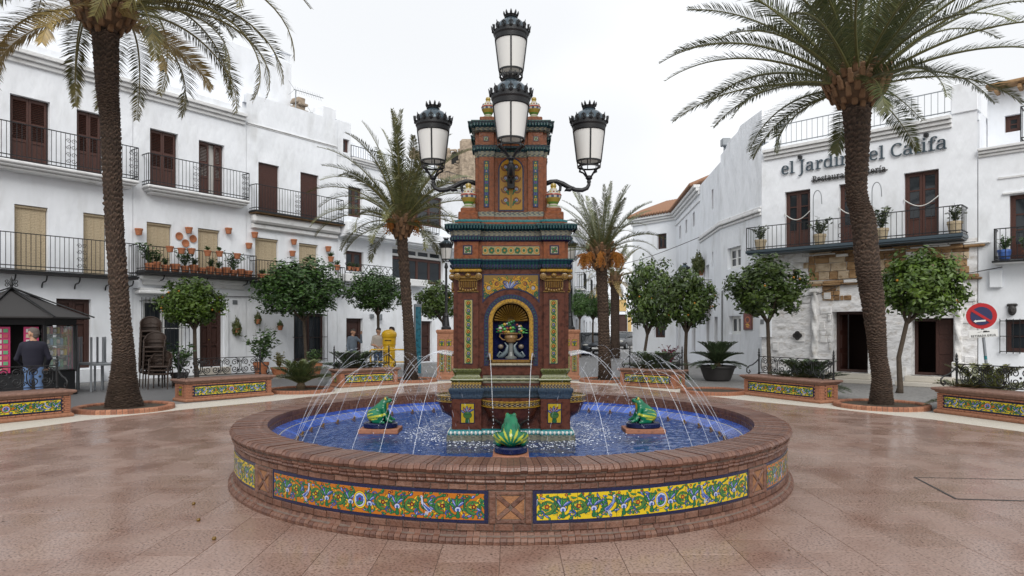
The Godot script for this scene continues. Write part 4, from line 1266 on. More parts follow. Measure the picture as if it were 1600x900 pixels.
func tile_pictures():
	glaze("t_orange", scroll_panel(1536, 168, Color(0.72, 0.43, 0.09), 3, Color(0.47, 0.13, 0.09)).tex())
	glaze("t_yellow", scroll_panel(1536, 168, Color(0.84, 0.74, 0.12), 5, RUST).tex())
	glaze("t_bench", scroll_panel(1024, 150, Color(0.86, 0.78, 0.18), 8, Color(0.80, 0.42, 0.08)).tex())
	var sp := Paint.new(512, 264, Color(0.62, 0.50, 0.20))
	for sd in [-1.0, 1.0]:
		for k in 3:
			var x: float = 256 + sd * (56 + k * 76)
			var y := [70.0, 82.0, 120.0][k] as float
			sp.curl(x, y, 50, PI * 0.5, sd * 1.7, 13, Color(0.86, 0.66, 0.10), INK)
			for q in 8: sp.leaf(x + cos(q * 0.785) * 42, y + sin(q * 0.785) * 42, q * 0.785 + sd * 1.2, 40, 9, [Color(0.84, 0.62, 0.1), GREEN, Color(0.72, 0.42, 0.06)][q % 3], INK, YEL)
			sp.flower(x, y, 16, [BLUE, RUST, LILAC][k], YEL, INK, 6)
			sp.curl(x + sd * 30, y + 62, 26, 0.0, -sd * 1.4, 7, GREEN, INK)
	for q in 5: sp.leaf(256, 130, -PI / 2 + (q - 2) * 0.45, 84, 11, [BLUE, LILAC][q % 2], INK, LILAC)
	glaze("t_spandrel", sp.tex())
	var p := Paint.new(96, 640, Color(0.78, 0.74, 0.48))
	for k in 9:
		var y := 36 + k * 71
		p.disc(48, y, 30, GREEN); p.disc(48, y, 24, YEL); p.flower(48, y, 17, [RUST, BLUE][k % 2], YEL, INK, 6)
		for q in 4: p.leaf(48, y + 36, q * PI / 2 + PI / 4, 32, 8, GREEN, INK, LGREEN)
	p.frame(6, NAVY)
	glaze("t_strip", p.tex())
	p = Paint.new(64, 640, NAVY)
	for k in 16:
		p.im.fill_rect(Rect2i(14, 8 + k * 39, 36, 33), [GREEN, YEL.darkened(0.15), LGREEN, BLUE][k % 4])
		p.disc(32, 24 + k * 39, 8, [YEL, RUST, NAVY][k % 3])
	glaze("t_strip_small", p.tex())
	p = band_paint(768, 110, Color(0.74, 0.70, 0.48), GREEN, Color(0.80, 0.55, 0.12), 9)
	p.frame(8, NAVY)
	glaze("t_frieze", p.tex())
	glaze("t_white_band", band_paint(768, 64, Color(0.62, 0.64, 0.60), Color(0.35, 0.40, 0.42), Color(0.75, 0.72, 0.55), 24).tex(), 0.3)
	glaze("t_cream_band", band_paint(512, 72, Color(0.55, 0.56, 0.48), Color(0.45, 0.47, 0.42), Color(0.62, 0.62, 0.55), 12).tex(), 0.35)
	glaze("t_teeth", band_paint(768, 48, Color(0.10, 0.34, 0.36), LILAC, NAVY, 40).tex())
	glaze("t_rim", band_paint(768, 40, Color(0.72, 0.58, 0.12), NAVY, Color(0.85, 0.80, 0.6), 36).tex())
	p = Paint.new(128, 200, Color(0.86, 0.76, 0.14))
	for q in 5: p.leaf(64, 96, -PI / 2 + (q - 2) * 0.55, 70, 11, [BLUE, RUST][q % 2], INK, LILAC)
	p.line([Vector2(64, 100), Vector2(64, 180)], 10, 22, INK); p.line([Vector2(64, 100), Vector2(64, 178)], 8, 19, GREEN)
	p.disc(64, 118, 36, INK, 1.1); p.disc(64, 118, 33, LGREEN.darkened(0.2), 1.1); p.im.fill_rect(Rect2i(28, 104, 72, 10), GREEN)
	p.frame(7, NAVY)
	glaze("t_urn", p.tex())
	p = Paint.new(64, 64, Color(0.80, 0.80, 0.66))
	for q in 4: p.leaf(32, 32, q * PI / 2 + PI / 4, 24, 7, GREEN, INK, LGREEN)
	p.disc(32, 32, 6, RUST); p.frame(9, NAVY)
	glaze("t_square", p.tex())
	p = Paint.new(256, 560, Color(0.80, 0.60, 0.14))
	for k in 4:
		for s in [-1.0, 1.0]:
			var y := 90 + k * 122
			p.curl(128 + s * 62, y, 44, PI / 2 - s * PI / 2, s * 1.5, 8, Color(0.55, 0.30, 0.06), INK)
			p.flower(128 + s * 60, y, 18, LILAC, BLUE, INK, 6)
			for q in 3: p.leaf(128 + s * 20, y + 60 - q * 20, -PI / 2 + s * (0.5 + 0.5 * q), 44, 9, GREEN, INK, LGREEN)
	p.line([Vector2(128, 540), Vector2(128, 60)], 5, 3, GREEN)
	glaze("t_arch", p.tex())
	p = Paint.new(256, 128, Color(0.12, 0.32, 0.34))
	for k in 16:
		p.im.fill_rect(Rect2i(k * 16, 0, 16, 128), Color(0.08, 0.24, 0.27) if k % 2 else Color(0.14, 0.38, 0.36)); p.disc(k * 16 + 8, 84, 6, Color(0.1, 0.12, 0.34)); p.disc(k * 16 + 8, 40, 3, Color(0.4, 0.5, 0.42))
	p.im.fill_rect(Rect2i(0, 0, 256, 10), NAVY)
	glaze("t_wave", p.tex())
	M.t_wave.albedo_color = Color(0.72, 0.72, 0.72); M.t_wave.uv1_triplanar = true; M.t_wave.uv1_scale = Vector3(3, 6, 3)
	for e in [["t_cream_tri", "t_cream_band", 2.0, 14.0], ["t_rim_tri", "t_rim", 1.5, 15.0], ["t_white_tri", "t_white_band", 1.4, 16.0]]:
		var m := glaze(e[0], M[e[1]].albedo_texture, 0.3)
		m.uv1_triplanar = true; m.uv1_scale = Vector3(e[2], e[3], e[2])
	for k in ["t_strip", "t_strip_small", "t_frieze", "t_white_band", "t_cream_band", "t_arch", "t_spandrel", "t_urn", "t_square", "t_cream_tri", "t_white_tri", "t_rim_tri", "t_rim"]: M[k].albedo_color = Color(0.70, 0.69, 0.67)
	for k in ["t_orange", "t_yellow", "t_bench"]: M[k].albedo_color = Color(0.93, 0.92, 0.90)
	for k in ["t_orange", "t_yellow", "t_bench"]:
		M[k].normal_enabled = true; M[k].normal_texture = noise_tex(0.02, 3, [], 256, 71, 2.0); M[k].normal_scale = 0.25

func picture_uv(mb: MB, from: int, r: Rect2):     # picture coordinates from x and y
	for i in range(from, mb.v.size()):
		mb.t[i] = Vector2((mb.v[i].x - r.position.x) / r.size.x, 1.0 - (mb.v[i].y - r.position.y) / r.size.y)

func wedge(prof: Array, half: float) -> MB:      # one moulded brick of a ring, centred on +z; prof outside, from inner bottom round to inner top
	var mb := MB.new()
	var at := func(p, a): return Vector3(sin(a) * p.x, p.y, cos(a) * p.x)
	for i in prof.size():
		var j := (i + 1) % prof.size()
		mb.quad(at.call(prof[i], -half), at.call(prof[i], half), at.call(prof[j], half), at.call(prof[j], -half))
	var o := Vector2()
	for p in prof: o += p / prof.size()
	for i in prof.size():
		var j := (i + 1) % prof.size()
		mb.tri(at.call(o, half), at.call(prof[j], half), at.call(prof[i], half)); mb.tri(at.call(o, -half), at.call(prof[i], -half), at.call(prof[j], -half))
	return mb

func ring_of(called: String, prof: Array, n: int, gap: float, mats: String, parent: Node3D, singles: int, start := 0.0):   # nearest to the photographer as single bricks
	var one := wedge(prof, PI / n - gap)
	var mesh := one.done()
	var rest := MB.new()
	for k in n:
		var f := (k + 1) / 2 if k % 2 else -k / 2
		var a := start + TAU * f / n
		var x := Transform3D(Basis(Vector3.UP, a) * Basis(Vector3(1, 0, 0), rng.randf_range(-0.0012, 0.0012)), Vector3(0, rng.randf_range(-0.002, 0.001), 0))
		if k < singles: part(called, mesh, M[mats + str(rng.randi() % 4)], parent, x)
		else: rest.add(one, x)
	if singles < n: stuff(part(called + "s", rest, M[mats + "0"], parent))

func arc_tile(r: float, a0: float, a1: float, y0: float, y1: float, uv: Rect2, proud := 0.005, segs := 2) -> MB:
	var mb := MB.new()
	for s in segs:
		var b0 := lerpf(a0, a1, float(s) / segs)
		var b1 := lerpf(a0, a1, float(s + 1) / segs)
		var p := func(a, y, d): return Vector3(sin(a) * (r + d), y, cos(a) * (r + d))
		mb.quad(p.call(b0, y0, proud), p.call(b1, y0, proud), p.call(b1, y1, proud), p.call(b0, y1, proud), Rect2(uv.position.x + uv.size.x * s / segs, uv.position.y, uv.size.x / segs, uv.size.y))
		mb.quad(p.call(b0, y1, proud), p.call(b1, y1, proud), p.call(b1, y1, -0.01), p.call(b0, y1, -0.01), uv)
		mb.quad(p.call(b0, y0, -0.01), p.call(b1, y0, -0.01), p.call(b1, y0, proud), p.call(b0, y0, proud), uv)
	for e in [[a0, -1], [a1, 1]]:
		var c := Vector3(sin(e[0]), 0, cos(e[0]))
		var q := [c * (r - 0.01) + Vector3(0, y0, 0), c * (r + proud) + Vector3(0, y0, 0), c * (r + proud) + Vector3(0, y1, 0), c * (r - 0.01) + Vector3(0, y1, 0)]
		if e[1] < 0: mb.quad(q[0], q[1], q[2], q[3], uv)
		else: mb.quad(q[1], q[0], q[3], q[2], uv)
	return mb

func fountain():
	tile_pictures()
	var at := Vector3(-0.012, 0.0, -8.58)
	basin(at)
	tower(at)
	pool(at)
	frogs(at)
	lanterns(at)

func basin(at: Vector3):
	var b := thing("fountain_basin", "large round brick fountain basin with painted tile panels in the middle of the square", "fountain basin", at)
	var mb := MB.new()
	mb.lathe([Vector2(3.19, 0.001), Vector2(3.272, 0.003), Vector2(3.272, 0.07), Vector2(3.228, 0.09), Vector2(3.228, 0.48), Vector2(3.25, 0.52), Vector2(3.26, 0.56), Vector2(3.262, 0.612), Vector2(3.2, 0.618), Vector2(2.906, 0.618), Vector2(2.906, 0.26)], 128)
	part("mortar_core", mb, M.mortar, b)
	ring_of("coping_brick", [Vector2(2.898, 0.555), Vector2(3.25, 0.555), Vector2(3.277, 0.566), Vector2(3.29, 0.59), Vector2(3.277, 0.615), Vector2(3.25, 0.6265), Vector2(2.90, 0.6265)], 384, 0.0007, "wet_brick", b, 250)
	ring_of("moulding_brick", [Vector2(3.1, 0.478), Vector2(3.244, 0.480), Vector2(3.258, 0.497), Vector2(3.252, 0.512), Vector2(3.268, 0.528), Vector2(3.268, 0.545), Vector2(3.1, 0.55)], 256, 0.0011, "wet_brick", b, 130)
	ring_of("course_brick", [Vector2(3.1, 0.43), Vector2(3.236, 0.43), Vector2(3.239, 0.434), Vector2(3.239, 0.47), Vector2(3.236, 0.474), Vector2(3.1, 0.474)], 136, 0.0016, "brick", b, 70, 0.01)
	ring_of("course_brick", [Vector2(3.1, 0.107), Vector2(3.236, 0.107), Vector2(3.239, 0.111), Vector2(3.239, 0.156), Vector2(3.236, 0.16), Vector2(3.1, 0.16)], 136, 0.0016, "brick", b, 70, 0.03)
	ring_of("base_brick", [Vector2(3.1, 0.001), Vector2(3.287, 0.001), Vector2(3.302, 0.018), Vector2(3.304, 0.042), Vector2(3.29, 0.064), Vector2(3.262, 0.072), Vector2(3.252, 0.084), Vector2(3.25, 0.102), Vector2(3.1, 0.103)], 384, 0.0007, "brick", b, 210)
	mb = MB.new()
	mb.lathe([Vector2(2.9, 0.555), Vector2(2.9, 0.49)], 96)
	part("inner_wall", mb, M.coping, b)
	ring_of("inner_brick", [Vector2(2.885, 0.49), Vector2(2.90, 0.49), Vector2(2.90, 0.553), Vector2(2.885, 0.553)], 192, 0.002, "wet_brick", b, 0, PI)
	for k in 8:
		var a := k * PI / 4
		var holder := part("corner_post", MB_box(Vector3(0, 0.294, 3.222), Vector3(0.34, 0.262, 0.03)), M.mortar, b, T(0, 0, 0, a))
		for s in [-1.0, 1.0]:
			part("post_brick", MB_box(Vector3(0, 0, 0), Vector3(0.052, 0.256, 0.03), 0.006), M["brick%d" % (rng.randi() % 4)], holder, T(s * 0.143, 0.294, 3.235))
			part("post_brick", MB_box(Vector3(0, 0, 0), Vector3(0.228, 0.026, 0.026), 0.005), M["brick%d" % (rng.randi() % 4)], holder, T(0, 0.294 + s * 0.112, 3.236))
		for q in 4:
			var dir := [Vector2(1, 0.86), Vector2(-1, 0.86), Vector2(-1, -0.86), Vector2(1, -0.86)][q] as Vector2
			var d := dir.normalized()
			part("cross_brick", MB_box(Vector3(0.079, 0, 0), Vector3(0.124, 0.034, 0.022), 0.005), M["brick%d" % (rng.randi() % 4)], holder, Transform3D(Basis(Vector3(0, 0, 1), atan2(d.y, d.x)), Vector3(0, 0.294, 3.237)))
		for q in 4:
			mb = MB.new()
			var pts := PackedVector2Array([Vector2(0.03, 0.0), Vector2(0.108, -0.068), Vector2(0.108, 0.068)]) if q % 2 == 0 else PackedVector2Array([Vector2(0.027, 0.0), Vector2(0.092, -0.076), Vector2(0.092, 0.076)])
			mb.extrude(pts, -0.01, 0.004)
			part("terracotta_triangle", mb, M.triangle, holder, Transform3D(Basis(Vector3(0, 0, 1), q * PI / 2), Vector3(0, 0.294, 3.236)))
		# the painted panel between this post and the next
		var left := k % 2 == 1          # seen from in front, the orange one lies left of the front post
		var m = M.t_orange if left else M.t_yellow
		var a0 := a + 0.0545
		var a1 := a + PI / 4 - 0.0545
		var holder2 := part("panel_border", arc_tile(3.234, a0, a1, 0.166, 0.426, Rect2(0, 0, 1, 1), 0.004, 12), M.navy, b)
		var nc := 13
		for i in nc:
			for j in 2:
				var s0 := lerpf(a0 + 0.009, a1 - 0.009, float(i) / nc) + 0.0005
				var s1 := lerpf(a0 + 0.009, a1 - 0.009, float(i + 1) / nc) - 0.0005
				var y0 := 0.192 + 0.104 * (1 - j)
				part("painted_tile", arc_tile(3.236, s0, s1, y0 + 0.0006, y0 + 0.1034, Rect2(float(i) / nc, j * 0.5, 1.0 / nc, 0.5), 0.006 + rng.randf() * 0.0015), m, holder2)
	# blue lining tiles, two rows of a curved slope above the water
	mb = MB.new(); mb.lathe([Vector2(2.625, 0.391), Vector2(2.78, 0.462), Vector2(2.896, 0.492)], 96)
	var lin := part("pool_lining", mb, M.white_glaze, b)
	var rows := [[Vector2(2.63, 0.394), Vector2(2.775, 0.459)], [Vector2(2.785, 0.464), Vector2(2.893, 0.4935)]]
	for rw in rows:
		var p: Vector2 = rw[0]
		var q: Vector2 = rw[1]
		var hw := PI / 144 - 0.0016
		mb = MB.new()
		var f := func(e, a): return Vector3(sin(a) * e.x, e.y + 0.004, cos(a) * e.x)
		mb.quad(f.call(q, -hw), f.call(q, hw), f.call(p, hw), f.call(p, -hw))
		var mesh := mb.done()
		for k in 144: part("lining_tile", mesh, M.pool_blue if k % 5 else M.navy2, lin, T(0, 0, 0, TAU * k / 144))
	mb = MB.new()
	mb.lathe([Vector2(2.626, 0.392), Vector2(2.48, 0.30), Vector2(2.3, 0.262), Vector2(0.001, 0.262)], 64)
	part("pool_floor", mb, M.pool_floor, b)
	for k in 44:
		var a := TAU * (k + 0.5) / 44
		mb = MB.new()
		mb.lathe([Vector2(0.03, 0), Vector2(0.03, 0.02), Vector2(0.016, 0.03), Vector2(0.014, 0.065), Vector2(0.0, 0.066)], 8)
		part("nozzle", mb, M.ochre, b, Transform3D(Basis(Vector3.UP, a) * Basis(Vector3(1, 0, 0), -0.35), Vector3(sin(a) * 2.6, 0.37, cos(a) * 2.6)))

func MB_box(c: Vector3, s: Vector3, bev := 0.0) -> MB:
	var mb := MB.new()
	mb.box(c, s, bev)
	return mb

func plan(c: float, i: float, o: float, f: float) -> PackedVector2Array:
	var r := PackedVector2Array()
	for k in 4:
		for p in [Vector2(-o, -f), Vector2(-i, -f), Vector2(-i, -c), Vector2(i, -c), Vector2(i, -f), Vector2(o, -f), Vector2(o, -o)]:
			r.append(p.rotated(k * PI / 2))
	return r

func arch_band(r0: float, r1: float, yc: float, yb: float, z0: float, z1: float) -> MB:
	var p := PackedVector2Array()
	for k in 25: p.append(Vector2(cos(PI * k / 24) * r1, yc + sin(PI * k / 24) * r1))
	p.append(Vector2(-r1, yb)); p.append(Vector2(-r0, yb))
	for k in range(24, -1, -1): p.append(Vector2(cos(PI * k / 24) * r0, yc + sin(PI * k / 24) * r0))
	p.append(Vector2(r0, yb)); p.append(Vector2(r1, yb))
	var mb := MB.new()
	mb.extrude(p, z0, z1)
	return mb

func tower(at: Vector3):
	var t := thing("fountain_tower", "tall square tower of red marble and painted tiles standing in the fountain", "fountain tower", at)
	var quarter := func(called, mb, m, x := Transform3D()):       # the same piece on all four faces
		var mesh = mb.done() if mb is MB else mb
		for k in 4: part(called, mesh, m, t, Transform3D(Basis(Vector3.UP, k * PI / 2), Vector3()) * x)
	var band := func(called, pl, prof, m):
		var mb := MB.new()
		mb.sweep(pl, prof)
		part(called, mb, m, t)
	var dado := plan(0.60, 0.345, 0.672, 0.69)
	band.call("plinth", plan(0.70, 0.345, 0.735, 0.745), [Vector2(0, 0.25), Vector2(0, 0.462), Vector2(-0.01, 0.468)], M.t_cream_tri)
	band.call("plinth_moulding", plan(0.67, 0.345, 0.71, 0.72), [Vector2(0.005, 0.468), Vector2(0.012, 0.49), Vector2(0.005, 0.515), Vector2(-0.02, 0.53)], M.turquoise)
	var mb := MB.new()
	for k in 4:
		for i in 30: mb.add(ball_at(Vector3((i - 14.5) * 0.048, 0.495, 0.728 if absf((i - 14.5) * 0.048) > 0.345 else 0.68), Vector3(0.015, 0.022, 0.012)), Transform3D(Basis(Vector3.UP, k * PI / 2), Vector3()))
	part("egg_moulding", mb, M.white_glaze, t)
	band.call("dado", dado, [Vector2(0, 0.53), Vector2(0, 0.89)], M.marble)
	band.call("dado_cornice", dado, [Vector2(0.0, 0.885), Vector2(0.012, 0.90), Vector2(0.018, 0.94), Vector2(0.034, 0.975), Vector2(0.036, 1.0), Vector2(0.02, 1.014)], M.slate_blue)
	band.call("tile_course", plan(0.60, 0.35, 0.665, 0.69), [Vector2(0.005, 1.014), Vector2(0.005, 1.08)], M.t_rim_tri)
	band.call("green_moulding", plan(0.60, 0.35, 0.655, 0.68), [Vector2(0.0, 1.08), Vector2(0.024, 1.094), Vector2(0.03, 1.108), Vector2(0.024, 1.122), Vector2(0.0, 1.133), Vector2(-0.02, 1.165), Vector2(-0.012, 1.185), Vector2(0.0, 1.2), Vector2(0.006, 1.22), Vector2(-0.006, 1.238)], M.moss)
	mb = MB.new()
	for k in 4:
		for s in [-1.0, 1.0]:
			for i in 8: mb.add(ball_at(Vector3(s * (0.39 + i * 0.034), 1.222, 0.678), Vector3(0.016, 0.014, 0.016)), Transform3D(Basis(Vector3.UP, k * PI / 2), Vector3()))
	part("leaf_moulding", mb, M.moss, t)
	var shaft := plan(0.42, 0.38, 0.62, 0.675)
	band.call("shaft", shaft, [Vector2(0, 1.236), Vector2(0, 2.41)], M.marble)
	# the niche wall of each face
	mb = MB.new()
	var p := PackedVector2Array([Vector2(0.213, 1.34), Vector2(0.38, 1.34), Vector2(0.38, 2.41), Vector2(-0.38, 2.41), Vector2(-0.38, 1.34), Vector2(-0.213, 1.34)])
	for k in range(24, -1, -1): p.append(Vector2(cos(PI * k / 24) * 0.213, 1.79 + sin(PI * k / 24) * 0.213))
	mb.extrude(p, 0.40, 0.615)
	mb.box(Vector3(0, 1.187, 0.5), Vector3(0.76, 0.306, 0.23))
	quarter.call("niche_wall", mb, M.marble)
	quarter.call("inscription_panel", MB_boxuv(Vector3(0, 1.11, 0.612), Vector3(0.66, 0.088, 0.02)), M.t_cream_band)
	quarter.call("red_band", MB_box(Vector3(0, 1.2, 0.614), Vector3(0.70, 0.085, 0.02), 0.006), M.marble)
	quarter.call("niche_sill", MB_box(Vector3(0, 1.283, 0.625), Vector3(0.5, 0.03, 0.05), 0.01), M.cream)
	quarter.call("niche_sill", MB_box(Vector3(0, 1.318, 0.618), Vector3(0.46, 0.036, 0.04), 0.012), M.ochre)
	quarter.call("dark_arch", arch_band(0.262, 0.316, 1.79, 1.27, 0.61, 0.624), M.navy)
	mb = MB.new()
	for k in 27:
		var a := PI * k / 26
		mb.add(MB_box(Vector3(0.29, 0, 0.626), Vector3(0.026, 0.013, 0.014)), Transform3D(Basis(Vector3(0, 0, 1), a), Vector3(0, 1.79, 0)))
	for k in 13:
		for s in [-1.0, 1.0]: mb.box(Vector3(s * 0.29, 1.30 + k * 0.037, 0.626), Vector3(0.026, 0.013, 0.014))
	quarter.call("arch_notches", mb, M.teal)
	mb = arch_band(0.214, 0.262, 1.79, 1.335, 0.55, 0.636)
	mb.add(arch_band(0.226, 0.25, 1.79, 1.335, 0.55, 0.648), Transform3D())
	quarter.call("yellow_arch", mb, M.yellow)
	mb = MB.new()
	mb.lathe([Vector2(0.213, 1.34), Vector2(0.213, 1.79)], 16, Vector3(0, 0, 0.585), PI / 2, PI * 1.5, Vector2(1, 0.7))
	mb.box(Vector3(0, 1.342, 0.54), Vector3(0.42, 0.012, 0.14))
	quarter.call("niche_back", mb, M.navy)
	mb = MB.new()
	var rows := []
	for i in 9:       # fluted half dome
		var e := PI / 2 * i / 8
		var row := []
		for k in 49:
			var a := PI * k / 48
			var r := 0.208 - 0.012 * absf(sin(a * 9))
			row.append(Vector3(cos(a) * r * cos(e) , 1.79 + sin(a) * r * cos(e), 0.60 - 0.15 * sin(e)))
		rows.append(row)
	mb.grid(rows, false)
	for k in 18:
		var a := PI * (k + 0.5) / 18
		mb.tube([Vector3(cos(a) * 0.05, 1.79 + sin(a) * 0.05, 0.47), Vector3(cos(a) * 0.195, 1.79 + sin(a) * 0.195, 0.59)], [0.006, 0.014], 5)
	quarter.call("shell", mb, M.ochre)
	niche_urn(t)
	# spandrel picture
	p = PackedVector2Array()
	for s in 2:
		var hw := 0.335 - s * 0.016
		var top := 2.345 - s * 0.016
		var rr := 0.43 + s * 0.014
		p = PackedVector2Array([Vector2(hw, top), Vector2(-hw, top)])
		for k in 17:
			var x := lerpf(-hw, hw, k / 16.0)
			p.append(Vector2(x, 1.735 + sqrt(rr * rr - x * x)))
		mb = MB.new()
		mb.extrude(p, 0.60, 0.622 + s * 0.006)
		picture_uv(mb, 0, Rect2(-0.32, 2.0, 0.64, 0.33))
		quarter.call("spandrel" if s else "spandrel_border", mb, M.t_spandrel if s else M.navy)
	# pilaster strips, capitals
	for s in [-1.0, 1.0]:
		quarter.call("tile_strip", MB_boxuv(Vector3(s * 0.496, 1.668, 0.674), Vector3(0.104, 0.752, 0.014)), M.t_strip)
		quarter.call("urn_tile", MB_boxuv(Vector3(s * 0.505, 0.72, 0.689), Vector3(0.165, 0.235, 0.014)), M.t_urn)
		mb = MB.new()
		for k in 10: mb.box(Vector3(s * 0.50 - 0.1 + k * 0.0222, 2.215, 0.685), Vector3(0.013, 0.075, 0.03 + 0.004 * (k % 2)), 0.005)
		for k in 7: mb.add(ball_at(Vector3(s * 0.50 - 0.09 + k * 0.03, 2.165 - 0.02 * sin(PI * k / 6), 0.69), Vector3(0.016, 0.02, 0.015)), Transform3D())
		mb.box(Vector3(s * 0.50, 2.135, 0.675), Vector3(0.25, 0.016, 0.03), 0.004)
		for w in [-1.0, 1.0]:
			var vol := MB.new()
			vol.lathe([Vector2(0.038, -0.02), Vector2(0.04, 0.02), Vector2(0.028, 0.022), Vector2(0.024, 0.034), Vector2(0.0, 0.036)], 14)
			mb.add(vol, Transform3D(Basis(Vector3(1, 0, 0), PI / 2), Vector3(s * 0.50 + w * 0.125, 2.31, 0.69)))
		mb.add(ball_at(Vector3(s * 0.50, 2.325, 0.70), Vector3(0.035, 0.028, 0.02)), Transform3D())
		mb.box(Vector3(s * 0.50, 2.30, 0.675), Vector3(0.2, 0.04, 0.04), 0.012); mb.box(Vector3(s * 0.50, 2.265, 0.677), Vector3(0.24, 0.02, 0.03), 0.006)
		quarter.call("capital", mb, M.ochre)
		quarter.call("abacus", MB_box(Vector3(s * 0.50, 2.378, 0.67), Vector3(0.32, 0.036, 0.1), 0.01), M.yellow)
	var en := plan(0.62, 0.38, 0.64, 0.675)
	band.call("cornice", en, [Vector2(0.0, 2.40), Vector2(0.01, 2.41), Vector2(0.025, 2.455), Vector2(0.028, 2.46), Vector2(0.05, 2.5), Vector2(0.05, 2.515)], M.t_wave)
	scallops(t, en, 0.028, 2.435, 0.036, M.navy)
	band.call("frieze", plan(0.625, 0.38, 0.63, 0.668), [Vector2(0, 2.51), Vector2(0, 2.73)], M.brown_tile)
	quarter.call("frieze_panel", MB_boxuv(Vector3(0, 2.62, 0.624), Vector3(0.68, 0.112, 0.014)), M.t_frieze)
	for s in [-1.0, 1.0]: quarter.call("square_tile", MB_boxuv(Vector3(s * 0.505, 2.622, 0.668), Vector3(0.108, 0.108, 0.012)), M.t_square)
	band.call("cornice", en, [Vector2(0.0, 2.72), Vector2(0.02, 2.735), Vector2(0.03, 2.785)], M.navy)
	scallops(t, en, 0.03, 2.755, 0.04, M.teal)
	band.call("white_tile_band", en, [Vector2(0.022, 2.785), Vector2(0.03, 2.845)], M.t_white_tri)
	band.call("cornice", en, [Vector2(0.036, 2.845), Vector2(0.085, 2.885), Vector2(0.095, 2.9), Vector2(0.095, 2.915), Vector2(0.06, 2.925)], M.t_wave)
	scallops(t, en, 0.086, 2.878, 0.042, M.teal)
	band.call("blocking", plan(0.62, 0.36, 0.62, 0.655), [Vector2(0, 2.92), Vector2(0, 2.955)], M.brown_tile)
	band.call("turquoise_edge", plan(0.60, 0.36, 0.61, 0.65), [Vector2(0.01, 2.955), Vector2(0.016, 2.975), Vector2(-0.03, 2.99)], M.turquoise)
	# upper stage
	for sx in [-1.0, 1.0]:
		for sz in [-1.0, 1.0]:
			mb = MB.new()
			mb.box(Vector3(0, 3.03, 0), Vector3(0.23, 0.1, 0.23), 0.012); mb.box(Vector3(0, 3.1, 0), Vector3(0.18, 0.06, 0.18), 0.012)
			part("urn_block", mb, M.brown_tile, t, T(sx * 0.505, 0, sz * 0.505))
			urn(t, Vector3(sx * 0.505, 3.13, sz * 0.505), 0.31)
			part("urn_block", MB_box(Vector3(0, 4.225, 0), Vector3(0.2, 0.09, 0.2), 0.01), M.brown_tile, t, T(sx * 0.28, 0, sz * 0.28))
			urn(t, Vector3(sx * 0.28, 4.27, sz * 0.28), 0.27)
	var up := plan(0.385, 0.205, 0.385, 0.43)
	band.call("upper_base", plan(0.41, 0.2, 0.40, 0.445), [Vector2(0, 2.97), Vector2(0, 3.05)], M.brown_tile)
	band.call("tile_course", up, [Vector2(0.004, 3.05), Vector2(0.004, 3.11)], M.t_white_tri)
	band.call("upper_shaft", up, [Vector2(0, 3.11), Vector2(0, 3.79)], M.brown_tile)
	band.call("tile_course", up, [Vector2(0.004, 3.77), Vector2(0.012, 3.835)], M.t_white_tri)
	band.call("cornice", up, [Vector2(0.01, 3.835), Vector2(0.03, 3.86), Vector2(0.042, 3.895), Vector2(0.03, 3.905)], M.t_wave)
	scallops(t, up, 0.03, 3.862, 0.03, M.teal)
	band.call("upper_frieze", up, [Vector2(0, 3.90), Vector2(0, 4.07)], M.brown_tile)
	band.call("cornice", up, [Vector2(0.01, 4.065), Vector2(0.035, 4.08), Vector2(0.04, 4.115)], M.t_white_tri)
	band.call("cornice", up, [Vector2(0.045, 4.115), Vector2(0.07, 4.14), Vector2(0.09, 4.175), Vector2(0.09, 4.186), Vector2(0.0, 4.2)], M.t_wave)
	scallops(t, up, 0.074, 4.14, 0.04, M.teal)
	for s in [-1.0, 1.0]:
		quarter.call("tile_strip", MB_boxuv(Vector3(s * 0.295, 3.44, 0.429), Vector3(0.066, 0.56, 0.014)), M.t_strip_small)
		quarter.call("square_tile", MB_boxuv(Vector3(s * 0.30, 3.985, 0.43), Vector3(0.06, 0.06, 0.01)), M.t_square)
	for s in 2:
		var hw := 0.155 - s * 0.018
		p = PackedVector2Array([Vector2(-hw, 3.12 + s * 0.018), Vector2(hw, 3.12 + s * 0.018)])
		for k in 17: p.append(Vector2(cos(PI * k / 16) * hw, 3.615 + sin(PI * k / 16) * hw))
		mb = MB.new()
		mb.extrude(p, 0.37, 0.392 + s * 0.006)
		picture_uv(mb, 0, Rect2(-0.137, 3.138, 0.274, 0.614))
		quarter.call("arched_panel" if s else "arched_border", mb, M.t_arch if s else M.navy)
	# bowls that catch the water on each face
	mb = MB.new()
	mb.lathe([Vector2(0.12, 0.53), Vector2(0.17, 0.6), Vector2(0.27, 0.66), Vector2(0.285, 0.70), Vector2(0.29, 0.71), Vector2(0.318, 0.77), Vector2(0.325, 0.80)], 28, Vector3(0, 0, 0.6), -PI / 2, PI / 2, Vector2(1, 1), false)
	quarter.call("bowl", mb, M.marble)
	mb = MB.new()
	mb.lathe([Vector2(0.325, 0.80), Vector2(0.34, 0.815), Vector2(0.344, 0.86), Vector2(0.35, 0.872), Vector2(0.335, 0.88), Vector2(0.315, 0.86), Vector2(0.2, 0.80), Vector2(0.0, 0.79)], 28, Vector3(0, 0, 0.6), -PI / 2, PI / 2, Vector2(1, 1))
	quarter.call("bowl_rim", mb, M.t_rim)
	mb = MB.new()
	for yy in [0.805, 0.872]: mb.lathe([Vector2(0.345, yy - 0.006), Vector2(0.353, yy), Vector2(0.345, yy + 0.006)], 28, Vector3(0, 0, 0.6), -PI / 2, PI / 2)
	quarter.call("rim_bead", mb, M.yellow)
	mb = MB.new(); mb.box(Vector3(0, 0.95, 0.6), Vector3(0.69, 0.1, 0.03), 0.006)
